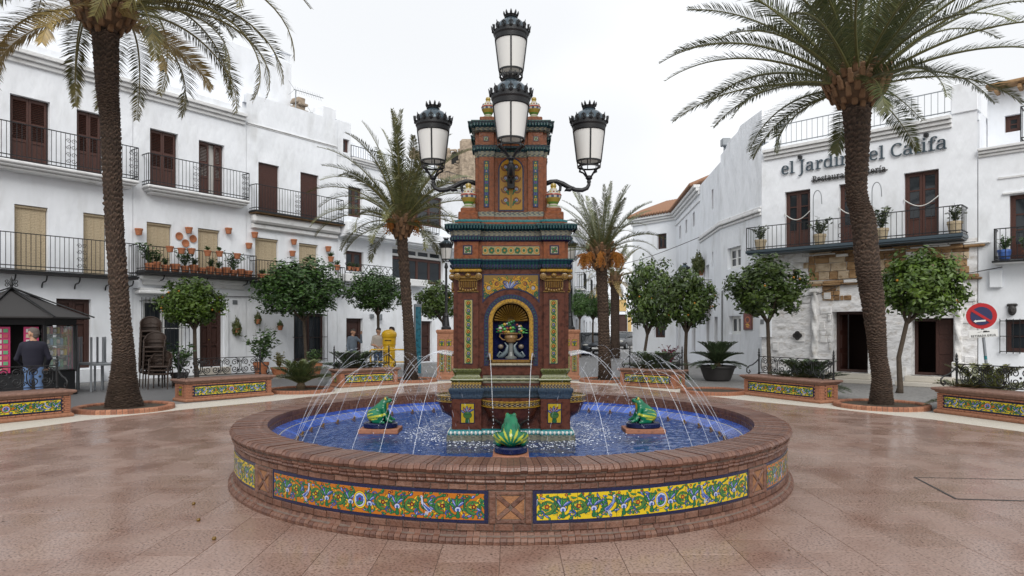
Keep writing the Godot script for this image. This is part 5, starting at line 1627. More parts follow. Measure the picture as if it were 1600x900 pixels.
	quarter.call("splash_panel", mb, M.slate_blue)
	for s in [-1.0, 1.0]:
		mb = MB.new()
		mb.tube([Vector3(s * 0.26, 1.35, 0.6), Vector3(s * 0.26, 1.37, 0.66), Vector3(s * 0.26, 1.385, 0.72)], [0.022, 0.018, 0.015], 8)
		quarter.call("spout", mb, M.ochre)

func ball_at(c: Vector3, r: Vector3) -> MB:
	var mb := MB.new()
	mb.ball(c, r, 8, 5)
	return mb

func MB_boxuv(c: Vector3, s: Vector3) -> MB:      # a tile with its picture on the front
	var mb := MB.new()
	var h := s / 2
	mb.box(c - Vector3(0, 0, 0.002), s - Vector3(0, 0, 0.004))
	mb.quad(c + Vector3(-h.x, -h.y, h.z), c + Vector3(h.x, -h.y, h.z), c + Vector3(h.x, h.y, h.z), c + Vector3(-h.x, h.y, h.z))
	return mb

func scallops(t: Node3D, pl: PackedVector2Array, out: float, y: float, hgt: float, m: Material):     # a row of moulded tile tips along a cornice
	var mb := MB.new()
	for i in pl.size():
		var a := pl[i]
		var b := pl[(i + 1) % pl.size()]
		var d := (b - a).normalized()
		var nn := Vector2(d.y, -d.x)
		var l := a.distance_to(b)
		var k := maxi(1, int((l + 2 * out) / 0.034))
		if l < 0.03: continue
		for j in k:
			var q := a + d * (lerpf(-out * 0.9, l + out * 0.9, (j + 0.5) / k)) + nn * out
			mb.add(tip, Transform3D(Basis(Vector3(d.x, 0, -d.y), Vector3.UP, Vector3(nn.x, 0, -nn.y)) * Basis.from_scale(Vector3(1, hgt / 0.04, 1)), Vector3(q.x, y, -q.y)))
	part("scalloped_tiles", mb, m, t)

var tip := make_tip()
func make_tip() -> MB:
	var mb := MB.new()
	mb.box(Vector3(0, 0, 0.004), Vector3(0.022, 0.04, 0.014), 0.005)
	return mb

func banded(prof: Array, cols: Array, seg: int, ce := Vector3.ZERO, stripe := -1, other := Color()) -> MB:
	var mb := MB.new()
	for i in prof.size() - 1:
		if i == stripe:
			for k in seg:
				mb.col = cols[i] if k % 2 else other
				mb.lathe([prof[i], prof[i + 1]], 1, ce, TAU * k / seg, TAU * (k + 1) / seg)
		else:
			mb.col = cols[i]
			mb.lathe([prof[i], prof[i + 1]], seg, ce)
	return mb

func urn(t: Node3D, at: Vector3, hgt: float):
	var s := hgt / 0.3
	var pr := []
	for p in [[0.07, 0], [0.075, 0.02], [0.05, 0.035], [0.05, 0.05], [0.065, 0.075], [0.088, 0.12], [0.092, 0.145], [0.096, 0.15], [0.09, 0.165], [0.06, 0.2], [0.035, 0.23], [0.03, 0.245], [0.036, 0.262], [0.03, 0.285], [0.0, 0.3]]:
		pr.append(Vector2(p[0], p[1]) * s)
	var w := Color(0.36, 0.34, 0.28); var g := Color(0.09, 0.18, 0.03); var r := Color(0.24, 0.05, 0.03); var y := Color(0.28, 0.20, 0.035); var k := Color(0.05, 0.07, 0.12)
	var mb := banded(pr, [w, g, w, g, y, k, r, r, w, w, y, y, y, y], 18, Vector3.ZERO, 5, w)
	for q in 12:
		mb.col = r if q % 3 == 0 else (k if q % 3 == 1 else y)
		mb.ball(Vector3(sin(TAU * q / 12) * 0.072, 0.185, cos(TAU * q / 12) * 0.072) * s, Vector3(0.011, 0.013, 0.011) * s, 6, 4)
	part("ceramic_urn", mb, M.v_glaze, t, Transform3D(Basis(), at))

func niche_urn(t: Node3D):
	var mb := MB.new()
	mb.col = Color(0.085, 0.11, 0.125)
	for s in [-1.0, 1.0]:       # two dolphins, tails up round the foot
		mb.tube([Vector3(s * 0.15, 1.365, 0.56), Vector3(s * 0.10, 1.385, 0.57), Vector3(s * 0.055, 1.43, 0.575), Vector3(s * 0.04, 1.5, 0.57), Vector3(s * 0.075, 1.54, 0.565)], [0.012, 0.03, 0.026, 0.016, 0.006], 8)
		mb.tube([Vector3(s * 0.16, 1.375, 0.56), Vector3(s * 0.13, 1.43, 0.56), Vector3(s * 0.10, 1.41, 0.56)], [0.018, 0.012, 0.004], 6)
		mb.col = Color(0.14, 0.11, 0.08)
		mb.ball(Vector3(s * 0.12, 1.49, 0.53), Vector3(0.035, 0.03, 0.02), 8, 5)
		mb.col = Color(0.085, 0.11, 0.125)
	mb.col = Color(0.13, 0.14, 0.13)
	mb.lathe([Vector2(0.07, 1.345), Vector2(0.075, 1.365), Vector2(0.04, 1.385), Vector2(0.028, 1.43), Vector2(0.03, 1.53)], 12, Vector3(0, 0, 0.555))
	mb.col = Color(0.19, 0.11, 0.04)
	mb.lathe([Vector2(0.03, 1.53), Vector2(0.06, 1.55), Vector2(0.08, 1.6), Vector2(0.075, 1.625), Vector2(0.1, 1.645), Vector2(0.1, 1.655), Vector2(0.0, 1.66)], 14, Vector3(0, 0, 0.555))
	for s in [-1.0, 1.0]:
		mb.tube([Vector3(s * 0.08, 1.64, 0.56), Vector3(s * 0.125, 1.65, 0.56), Vector3(s * 0.135, 1.61, 0.56), Vector3(s * 0.10, 1.575, 0.56), Vector3(s * 0.065, 1.57, 0.56)], 0.009, 6)
	var r := RandomNumberGenerator.new()
	r.seed = 4
	for k in 46:          # fruit and flowers heaped in the urn
		var x := r.randf_range(-0.155, 0.155)
		var top := 0.15 * (1 - pow(absf(x) / 0.175, 2))
		var p := Vector3(x, 1.655 + r.randf() * top, 0.545 + r.randf() * 0.05)
		mb.col = [Color(0.03, 0.16, 0.04), Color(0.05, 0.22, 0.05), Color(0.02, 0.10, 0.04), Color(0.3, 0.2, 0.03), Color(0.18, 0.03, 0.02), Color(0.36, 0.34, 0.33), Color(0.03, 0.12, 0.03)][r.randi() % 7]
		mb.ball(p, Vector3(1, 0.8, 0.8) * r.randf_range(0.013, 0.026), 7, 5)
		if k % 2:
			mb.col = Color(0.03, 0.17, 0.05)
			mb.ball(p + Vector3(x * 0.18, -0.01, -0.01), Vector3(0.034, 0.01, 0.014), 7, 4)
	var mesh := mb.done()
	for k in 4: part("flower_urn", mesh, M.v_glaze, t, Transform3D(Basis(Vector3.UP, k * PI / 2), Vector3()))

func pool(at: Vector3):
	var nz := FastNoiseLite.new()
	nz.seed = 5; nz.frequency = 3.4; nz.fractal_octaves = 3
	var rows := []
	for i in 120:
		var r := 0.5 + 2.155 * i / 119.0
		var row := []
		for k in 320:
			var a := TAU * k / 320
			var p := Vector2(sin(a), cos(a)) * r
			var amp := 0.011 + 0.018 * exp(-pow((r - 1.15) / 0.4, 2))
			row.append(Vector3(p.x, 0.402 + nz.get_noise_2d(p.x * 1.6, p.y * 1.6) * amp + 0.003 * sin(r * 40.0 + nz.get_noise_2d(p.x, p.y) * 6.0), p.y))
		rows.append(row)
	var mb := MB.new()
	mb.grid(rows, true, true)
	var w := struct("fountain_water", mb, M.water, "rippled blue water in the fountain pool with thin jets falling into it")
	w.position = at
	var r := RandomNumberGenerator.new()
	r.seed = 12
	for k in 44:
		var a := TAU * (k + 0.5) / 44
		if absf(angle_difference(a, 0.0)) < 0.25 or k % 7 == 3: continue
		var dir := Vector3(sin(a), 0, cos(a))
		jet(w, dir * 2.6 + Vector3(0, 0.43, 0), dir * r.randf_range(0.95, 1.2) + Vector3(0, 0.41, 0), r.randf_range(0.80, 1.08), r, 0.0031)
	for k in 4:
		for s in [-1.0, 1.0]:
			var b := Basis(Vector3.UP, k * PI / 2)
			jet(w, b * Vector3(s * 0.26, 1.385, 0.72), b * Vector3(s * 0.17, 0.41, 1.68), 0.05, r, 0.0048, true)
	# froth where the water lands
	var one := MB.new()
	one.ball(Vector3.ZERO, Vector3(1, 0.45, 1), 7, 4)
	var mm := MultiMesh.new()
	mm.transform_format = MultiMesh.TRANSFORM_3D
	mm.mesh = one.done()
	mm.instance_count = 1300
	for i in 1300:
		var a := r.randf() * TAU
		var rr := 1.12 + r.randfn(0, 0.16) if i % 6 else r.randf_range(0.9, 1.8)
		if i % 4 == 0:
			a = TAU * (r.randi() % 44 + 0.5) / 44 + r.randfn(0, 0.05); rr = 1.08 + r.randfn(0, 0.1)
		if absf(sin(a) * rr) < 0.76 and absf(cos(a) * rr) < 0.76: rr = 1.1
		var s := r.randf_range(0.002, 0.0065)
		mm.set_instance_transform(i, Transform3D(Basis.from_scale(Vector3(s * r.randf_range(1, 2.6), s, s * r.randf_range(1, 2.6))).rotated(Vector3.UP, a), Vector3(sin(a) * rr, 0.406 + r.randf() * 0.012, cos(a) * rr)))
	var o := MultiMeshInstance3D.new()
	o.multimesh = mm; o.name = "froth"; o.material_override = M.foam
	w.add_child(o); stuff(o)

func jet(w: Node3D, p: Vector3, q: Vector3, rise: float, r: RandomNumberGenerator, rad: float, spout := false):
	var mb := MB.new()
	var f := func(s):
		var x := p.lerp(q, s)
		x.y += 4 * rise * s * (1 - s)
		if spout:
			x = p.lerp(q, sqrt(s)); x.y = lerpf(p.y, q.y, s) + 0.12 * sin(PI * sqrt(s)) * (1 - s)
		return x
	var pts := []
	var rs := []
	var cut := 0.42 if not spout else 0.55
	for i in 19:
		pts.append(f.call(cut * i / 18.0)); rs.append(rad * (1.0 - 0.35 * i / 18.0) * (1 + 0.2 * sin(i * 2.3)))
	if spout: rs[0] = 0.02; rs[1] = 0.015; rs[2] = 0.01
	mb.tube(pts, rs, 6)
	var s := cut
	while s < 0.995:           # the stream breaks into strings of drops
		var l := r.randf_range(0.006, 0.03)
		var j := Vector3(r.randfn(0, 0.008), r.randfn(0, 0.006), r.randfn(0, 0.008)) * (s - cut + 0.1) * 2.0
		mb.tube([f.call(s) + j, f.call(s + l * 0.5) + j, f.call(minf(s + l, 1.0)) + j], [rad * 0.3, rad * r.randf_range(0.5, 1.15), rad * 0.25], 5)
		s += l + r.randf_range(0.003, 0.022)
	part("water_jet", mb, M.spray, w)

func frogs(at: Vector3):
	var f := Field.new()
	var g := Color(0.004, 0.10, 0.05)
	f.cap(Vector3(0, 0.10, -0.08), Vector3(0, 0.20, 0.025), 0.095, 0.075, g)
	f.cap(Vector3(0, 0.26, 0.055), Vector3(0, 0.285, 0.115), 0.055, 0.032, g, Vector3(0.8, 1.1, 1))
	for s in [-1.0, 1.0]:
		f.cap(Vector3(s * 0.036, 0.312, 0.065), Vector3(s * 0.036, 0.314, 0.07), 0.02, 0.019, g)
		f.cap(Vector3(s * 0.065, 0.19, 0.045), Vector3(s * 0.088, 0.06, 0.10), 0.03, 0.02, g)
		f.cap(Vector3(s * 0.088, 0.05, 0.10), Vector3(s * 0.10, 0.032, 0.155), 0.02, 0.016, g)
		f.cap(Vector3(s * 0.075, 0.10, -0.09), Vector3(s * 0.135, 0.10, 0.02), 0.062, 0.045, g)
		f.cap(Vector3(s * 0.13, 0.07, 0.02), Vector3(s * 0.12, 0.045, -0.06), 0.032, 0.026, g)
		f.cap(Vector3(s * 0.12, 0.035, -0.05), Vector3(s * 0.165, 0.028, 0.07), 0.022, 0.016, g)
	var lt := Color(0.36, 0.38, 0.03)
	var paint := func(p: Vector3, c: Color) -> Color:
		if p.z > 0.035 + 0.4 * maxf(0, p.y - 0.2) and absf(p.x) < 0.05 and p.y < 0.262 and p.y > 0.06: return Color(0.50, 0.33, 0.03)
		if p.y > 0.30 and absf(p.x) > 0.045 and p.z > 0.06: return Color(0.4, 0.3, 0.03)
		if p.z < 0.0 and p.y < 0.19 and p.y > 0.03:       # pale petals fanning over the rump
			var a := atan2(p.x, p.y - 0.02)
			if absf(fposmod(a / 0.42 + 0.5, 1.0) - 0.5) < 0.2 * sin(PI * clampf((Vector2(p.x, p.y - 0.02).length() - 0.05) / 0.13, 0, 1)) + 0.02: return lt
		if absf(p.x) > 0.1 and absf(p.y - 0.11 - 0.2 * p.z) < 0.014: return lt
		return c.lerp(Color(0.012, 0.20, 0.085), clampf(0.5 + 3.0 * sin(p.x * 40) * sin(p.z * 33 + p.y * 20) * 0.2, 0, 1) * 0.5)
	var mb := MB.new()
	f.build(mb, 0.0075, 0.03, paint)
	var o := thing("frog_statue", "", "frog statue")
	part("slab", MB_box(Vector3(0, 0.0, 0), Vector3(0.36, 0.06, 0.50), 0.008), M.sill_brick0, o)
	mb.move(0, T(0, 0.085, 0))
	part("frog", mb, M.v_glaze, o)
	var base := MB.new()
	base.lathe([Vector2(0.15, 0.03), Vector2(0.168, 0.04), Vector2(0.168, 0.085), Vector2(0.155, 0.098), Vector2(0.0, 0.1)], 28, Vector3.ZERO, 0, TAU, Vector2(1, 1.28))
	part("base", base, M.navy, o)
	base = MB.new()
	for s in [-1.0, 1.0]: base.ball(Vector3(s * 0.041, 0.40, 0.085), Vector3(0.012, 0.012, 0.012), 8, 6)
	part("eyes", base, M.navy, o)
	var names := ["green glazed frog nearest the camera, seen from behind in front of the tower", "green glazed frog on the right side of the pool, facing left to the tower", "green glazed frog hidden behind the tower at the back of the pool", "green glazed frog on the left side of the pool, facing right to the tower"]
	for k in 4:
		var a := k * PI / 2
		var r: float = [1.70, 1.67, 1.7, 1.65][k]
		var q := at + Vector3(sin(a) * r, 0.425, cos(a) * r)
		if k == 0:
			o.position = q; o.rotation.y = PI; o.set_meta("label", names[0]); o.set_meta("group", "frogs in the fountain")
		else: copy(o, q, a + PI, names[k], "frogs in the fountain")
	o.scale = Vector3.ONE

func lantern_parts(o: Node3D):      # origin at the bottom ring
	var mb := MB.new()
	for s in [[0.142, 0.0], [0.15, 0.07]]:
		mb.lathe([Vector2(s[0] - 0.012, s[1] - 0.006), Vector2(s[0] + 0.006, s[1] - 0.006), Vector2(s[0] + 0.008, s[1] + 0.012), Vector2(s[0] - 0.012, s[1] + 0.012)], 24)
	for k in 8:
		var a := TAU * k / 8
		mb.tube([Vector3(sin(a) * 0.142, 0, cos(a) * 0.142), Vector3(sin(a) * 0.15, 0.07, cos(a) * 0.15)], 0.006, 5)
	for k in 4:
		var a := TAU * k / 4
		mb.tube([Vector3(sin(a) * 0.150, 0.07, cos(a) * 0.150), Vector3(sin(a) * 0.196, 0.45, cos(a) * 0.196)], 0.010, 6)
	part("frame", mb, M.iron, o)
	for k in 4:
		mb = MB.new()
		mb.lathe([Vector2(0.146, 0.08), Vector2(0.192, 0.45)], 8, Vector3.ZERO, TAU * k / 4, TAU * (k + 1) / 4)
		part("pane", mb, M.frosted, o)
	mb = MB.new()
	mb.lathe([Vector2(0.19, 0.44), Vector2(0.205, 0.45), Vector2(0.21, 0.50), Vector2(0.222, 0.52), Vector2(0.224, 0.56), Vector2(0.215, 0.575), Vector2(0.19, 0.585)], 28)
	for k in 16:        # the pierced gallery of leaves round the hood
		var a := TAU * k / 16
		var c := Vector3(sin(a), 0, cos(a))
		var tt := Vector3(cos(a), 0, -sin(a))
		var pts := []
		for j in 9: pts.append(c * (0.232 + 0.006 * j / 8.0) + Vector3(0, 0.56 + 0.03 * (1 - cos(TAU * j / 8)) , 0) + tt * sin(TAU * j / 8) * 0.026)
		mb.tube(pts, 0.008, 5)
		mb.tube([c * 0.225 + Vector3(0, 0.55, 0), c * 0.238 + Vector3(0, 0.60, 0), c * 0.252 + Vector3(0, 0.645 - 0.02 * (k % 2), 0)], [0.012, 0.012, 0.003], 5)
	part("gallery", mb, M.iron, o)
	mb = MB.new()
	mb.lathe([Vector2(0.20, 0.58), Vector2(0.195, 0.61), Vector2(0.175, 0.65), Vector2(0.135, 0.69), Vector2(0.085, 0.715), Vector2(0.075, 0.73)], 28, Vector3.ZERO, 0, TAU, Vector2(1, 1), false)
	part("dome", mb, M.zinc, o)
	mb = MB.new()
	mb.lathe([Vector2(0.075, 0.73), Vector2(0.085, 0.738), Vector2(0.07, 0.75), Vector2(0.08, 0.775), Vector2(0.07, 0.775), Vector2(0.05, 0.755)], 18)
	for k in 9:
		var a := TAU * k / 9
		var c := Vector3(sin(a), 0, cos(a))
		mb.tube([c * 0.076 + Vector3(0, 0.765, 0), c * 0.09 + Vector3(0, 0.795, 0), c * 0.094 + Vector3(0, 0.822, 0)], [0.016, 0.013, 0.003], 6)
	part("crown", mb, M.iron, o)

func lanterns(at: Vector3):
	var o := thing("fountain_lantern", "", "lantern")
	lantern_parts(o)
	var mb := MB.new()           # yoke and arm; local -x points back to the tower
	for k in 4:
		var a := TAU * k / 4 + PI / 4
		var c := Vector3(sin(a), 0, cos(a))
		mb.tube([c * 0.142, c * 0.15 + Vector3(0, -0.03, 0), c * 0.09 + Vector3(0, -0.06, 0), c * 0.03 + Vector3(0, -0.13, 0)], [0.012, 0.015, 0.011, 0.012], 6)
	mb.lathe([Vector2(0.0, -0.2), Vector2(0.03, -0.19), Vector2(0.022, -0.165), Vector2(0.045, -0.14), Vector2(0.035, -0.11), Vector2(0.0, -0.1)], 12)
	part("yoke", mb, M.iron, o)
	mb = MB.new()
	var pts := [Vector3(0, -0.17, 0), Vector3(0.0, -0.22, 0), Vector3(-0.025, -0.265, 0), Vector3(-0.085, -0.29, 0), Vector3(-0.17, -0.285, 0), Vector3(-0.25, -0.255, 0), Vector3(-0.33, -0.21, 0), Vector3(-0.41, -0.18, 0), Vector3(-0.48, -0.185, 0), Vector3(-0.555, -0.21, 0)]
	mb.tube(pts, [0.02, 0.022, 0.026, 0.028, 0.028, 0.03, 0.032, 0.03, 0.03, 0.032], 8)
	for s in [-1.0, 1.0]:
		mb.tube([Vector3(-0.2, -0.26, s * 0.012), Vector3(-0.24, -0.285, s * 0.02), Vector3(-0.29, -0.285, s * 0.025), Vector3(-0.31, -0.30, s * 0.02)], [0.012, 0.022, 0.014, 0.003], 6)
	mb.tube([Vector3(-0.40, -0.19, 0), Vector3(-0.36, -0.235, 0), Vector3(-0.365, -0.29, 0), Vector3(-0.40, -0.315, 0), Vector3(-0.425, -0.285, 0)], [0.022, 0.02, 0.018, 0.02, 0.024], 7)
	part("arm", mb, M.iron, o)
	part("wall_plate", MB_box(Vector3(-0.553, -0.21, 0), Vector3(0.02, 0.3, 0.09), 0.008), M.iron, o)
	var names := ["black lantern with frosted panes on the right arm of the fountain tower", "black lantern on the arm reaching toward the camera, below the topmost lantern", "black lantern on the left arm of the fountain tower, beside the small palm", "black lantern on the arm behind the fountain tower"]
	for k in 4:
		var a := k * PI / 2
		var q := at + Vector3(cos(a) * 0.985, 3.745, sin(a) * 0.985)
		if k == 0:
			o.position = q; o.set_meta("label", names[0]); o.set_meta("group", "lanterns on the fountain tower")
		else: copy(o, q, -a, names[k], "lanterns on the fountain tower")
	o = thing("fountain_lantern", "black lantern standing on the very top of the fountain tower", "lantern", at + Vector3(0, 4.89, 0), 0.0, "lanterns on the fountain tower")
	lantern_parts(o)
	mb = MB.new()
	mb.lathe([Vector2(0.09, -0.70), Vector2(0.09, -0.64), Vector2(0.045, -0.58), Vector2(0.035, -0.2), Vector2(0.06, -0.17), Vector2(0.03, -0.13), Vector2(0.03, -0.05), Vector2(0.0, -0.04)], 12)
	for k in 4:
		var a := TAU * k / 4
		var c := Vector3(sin(a), 0, cos(a))
		mb.tube([c * 0.142, c * 0.12 + Vector3(0, -0.05, 0), c * 0.02 + Vector3(0, -0.09, 0)], 0.012, 6)
	part("post", mb, M.iron, o)

# ---------------------------------------------------------------- benches, palms, trees
func bench_rail(l: float) -> MB:
	var mb := MB.new()
	mb.box(Vector3(0, 0.46, 0), Vector3(l - 0.1, 0.018, 0.03)); mb.box(Vector3(0, 0.05, 0), Vector3(l - 0.1, 0.018, 0.03))
	var k := int(round((l - 0.2) / 0.52))
	var w := (l - 0.16) / k
	for i in k:
		var x := -l / 2 + 0.08 + (i + 0.5) * w
		for s in [-1.0, 1.0]:
			for v in [-1.0, 1.0]:
				scroll(mb, Vector3(x + s * w * 0.2, 0.255 + v * 0.085, 0), 0.085, PI / 2 - s * PI / 2 - v * s * 0.6, v * s * 1.5, 0.011)
			var c := []
			for j in 13:
				var a := -PI / 2 + PI * j / 12
				c.append(Vector3(x + s * (w * 0.22 + cos(a) * w * 0.24), 0.255 + sin(a) * 0.2, 0))
			mb.tube(c, 0.011, 5)
		mb.ball(Vector3(x, 0.255, 0), Vector3(0.025, 0.025, 0.02), 7, 5)
		scroll(mb, Vector3(x + w * 0.5 - 0.03, 0.12, 0), 0.055, 0, 1.4, 0.01); scroll(mb, Vector3(x + w * 0.5 - 0.03, 0.39, 0), 0.055, 0, -1.4, 0.01)
	return mb

func bench(l: Vector2, r: Vector2, label: String, sx := 0.0):
	var len := l.distance_to(r)
	var x := frame_at(0, 0, r.x - l.x, -(r.y - l.y))
	x.origin = Vector3((l.x + r.x) / 2, 0, -(l.y + r.y) / 2)
	var b := thing("tiled_bench", label, "bench", Vector3.ZERO, 0, "tiled benches round the square")
	b.transform = x
	var d := 0.58
	var mb := MB.new()
	mb.box(Vector3(0, 0.23, -d / 2), Vector3(len - 0.03, 0.44, d - 0.03))
	part("core", mb, M.mortar, b)
	mb = MB.new()
	for row in 9:
		var y := 0.105 + row * 0.036
		for f in 4:
			var ll := len if f % 2 == 0 else d
			var k := int(ll / 0.125)
			for i in k:
				var u := -ll / 2 + (i + 0.5 + (0.25 if row % 2 else -0.25) * (1 if i > 0 and i < k - 1 else 0)) * ll / k
				var p := Vector3(u, y, 0) if f == 0 else (Vector3(u, y, -d) if f == 2 else Vector3((len if f == 1 else -len) / 2, y, u - d / 2))
				if f == 0 and absf(u) < len / 2 - 0.2 and y > 0.14 and y < 0.36: continue
				mb.box(p, Vector3(ll / k - 0.007, 0.030, 0.026) if f % 2 == 0 else Vector3(0.026, 0.030, ll / k - 0.007), 0.004)
	stuff(part("brick_courses", mb, M.sill_brick1, b))
	mb = MB.new()
	var pl := PackedVector2Array([Vector2(-len / 2, 0), Vector2(len / 2, 0), Vector2(len / 2, d), Vector2(-len / 2, d)])
	mb.sweep(pl, [Vector2(0.02, 0.0), Vector2(0.045, 0.015), Vector2(0.05, 0.045), Vector2(0.035, 0.07), Vector2(0.012, 0.085)])
	part("base_moulding", mb, M.terracotta, b)
	mb = MB.new()
	mb.sweep(pl, [Vector2(0.012, 0.42), Vector2(0.03, 0.435), Vector2(0.035, 0.455), Vector2(0.07, 0.47), Vector2(0.085, 0.49), Vector2(0.08, 0.515), Vector2(0.06, 0.525)])
	part("coping", mb, M.coping, b)
	var pw := len - 0.36
	part("panel_border", MB_box(Vector3(0, 0.25, 0.006), Vector3(pw + 0.05, 0.235, 0.02)), M.navy, b)
	var k := int(pw / 0.2)
	for i in k:
		mb = MB.new()
		var x0 := -pw / 2 + pw * i / k + 0.001
		var x1 := -pw / 2 + pw * (i + 1) / k - 0.001
		mb.box(Vector3((x0 + x1) / 2, 0.25, 0.012), Vector3(x1 - x0, 0.19, 0.018))
		mb.quad(Vector3(x0, 0.155, 0.022), Vector3(x1, 0.155, 0.022), Vector3(x1, 0.345, 0.022), Vector3(x0, 0.345, 0.022), Rect2(float(i) / k, 0, 1.0 / k, 1))
		part("painted_tile", mb, M.t_bench, b)
	for s in [-1.0, 1.0]:
		part("end_tile", MB_boxuv(Vector3(0, 0, 0), Vector3(0.14, 0.22, 0.02)), M.t_urn, b, T(s * (len / 2 + 0.01), 0.25, -d / 2, s * PI / 2))
	var rail := part("railing", bench_rail(len), M.iron, b, T(0, 0.525, -d + 0.1))
	for s in [-1.0, 1.0]:
		mb = MB.new()
		mb.lathe([Vector2(0.03, 0), Vector2(0.035, 0.03), Vector2(0.02, 0.05), Vector2(0.022, 0.48), Vector2(0.035, 0.5), Vector2(0.02, 0.53), Vector2(0.03, 0.56), Vector2(0.016, 0.6), Vector2(0.022, 0.63), Vector2(0.0, 0.7)], 10)
		part("post", mb, M.iron, rail, T(s * (len / 2 - 0.03), 0, 0))
		mb = MB.new()
		mb.tube([Vector3(0, 0.4, 0), Vector3(0, 0.32, 0.1), Vector3(0, 0.25, 0.22), Vector3(0, 0.22, 0.34), Vector3(0, 0.16, 0.42), Vector3(0, 0.07, 0.42), Vector3(0, 0.03, 0.35), Vector3(0, 0.07, 0.3), Vector3(0, 0.12, 0.34)], 0.016, 6)
		part("arm_scroll", mb, M.iron, rail, T(s * (len / 2 - 0.03), 0, 0))

func benches():
	var d := Vector2(0.63, 0.97).normalized()
	bench(Vector2(-8.56, 13.15) - d * 2.15, Vector2(-8.56, 13.15), "tiled bench at the far left in front of the dark kiosk")
	bench(Vector2(-7.51, 15.67), Vector2(-6.15, 17.33), "tiled bench on the left between the big palm and the small fan palm")
	bench(Vector2(-4.95, 19.55), Vector2(-3.5, 20.72), "tiled bench in front of the yellow post box, behind the water jets")
	bench(Vector2(3.25, 20.35), Vector2(4.6, 19.15), "tiled bench beside the palm with orange dates, behind the right jets")
	bench(Vector2(5.99, 17.5), Vector2(6.99, 15.4), "tiled bench on the right between the black bowl and the leaning palm")
	d = Vector2(0.51, -1.66).normalized()
	bench(Vector2(8.62, 13.75), Vector2(8.62, 13.75) + d * 2.15, "tiled bench at the far right edge under the round traffic sign")

func frond_mesh(e0: float, droop: float, ll: float, n: int, leaf: float, wide: float, c0: Color, c1: Color, sd: int, lift := 0.35) -> MB:
	var r := RandomNumberGenerator.new()
	r.seed = sd
	var mb := MB.new()
	var pts := []
	var e := e0
	var p := Vector3.ZERO
	var side := r.randf_range(-0.25, 0.25)
	for i in 21:
		pts.append(p)
		p += Vector3(sin(side * i / 20.0) * cos(e), sin(e), cos(side * i / 20.0) * cos(e)) * ll / 20
		e -= droop / 20 * (0.4 + 1.2 * i / 20.0)
	mb.col = c1.lerp(Color(0.12, 0.10, 0.03), 0.4)
	var rs := []
	for i in 21: rs.append(lerpf(0.028, 0.005, i / 20.0) * ll / 3.0)
	mb.tube(pts, rs, 5)
	for i in n:
		var f := 0.10 + 0.9 * i / n
		var q := f * 20.0
		var a: Vector3 = pts[int(q)].lerp(pts[mini(20, int(q) + 1)], fmod(q, 1.0))
		var d: Vector3 = (pts[mini(20, int(q) + 1)] - pts[maxi(0, int(q) - 1)]).normalized()
		var sv := Vector3(1, 0, 0)
		var up := d.cross(sv).normalized() * -1.0
		if up.y < 0 and absf(d.y) < 0.9: up = -up
		for s in [-1.0, 1.0]:
			if r.randf() < 0.05: continue
			var l := leaf * sin(PI * clampf(0.12 + f * 0.80, 0, 1)) * r.randf_range(0.85, 1.1)
			var fw := lerpf(0.45, 1.1, f) * r.randf_range(0.85, 1.2)
			var dr: Vector3 = (sv * s + d * fw + up * (lift + r.randf_range(-0.15, 0.2))).normalized()
			var tip_: Vector3 = a + dr * l + Vector3(0, -0.10 * l, 0) + Vector3(r.randfn(0, 0.02), r.randfn(0, 0.02), r.randfn(0, 0.02)) * leaf
			var mid: Vector3 = a + dr * l * 0.5
			var wv := dr.cross(up).normalized() * wide * 0.5
			mb.col = c0.lerp(c1, clampf(r.randf() * 0.7 + (0.5 if f > 0.85 else 0.0), 0, 1)) * r.randf_range(0.75, 1.25)
			var nn := wv.cross(dr).normalized()
			if nn.y < 0: nn = -nn
			var b := mb.vert(a - wv * 0.5, nn); mb.vert(a + wv * 0.5, nn); mb.vert(mid + wv, nn); mb.vert(mid - wv, nn)
			mb.col = mb.col.lerp(c1, 0.4); mb.vert(tip_, nn)
			mb.leaf(b, b + 1, b + 2); mb.leaf(b, b + 2, b + 3); mb.leaf(b + 3, b + 2, b + 4)
	return mb

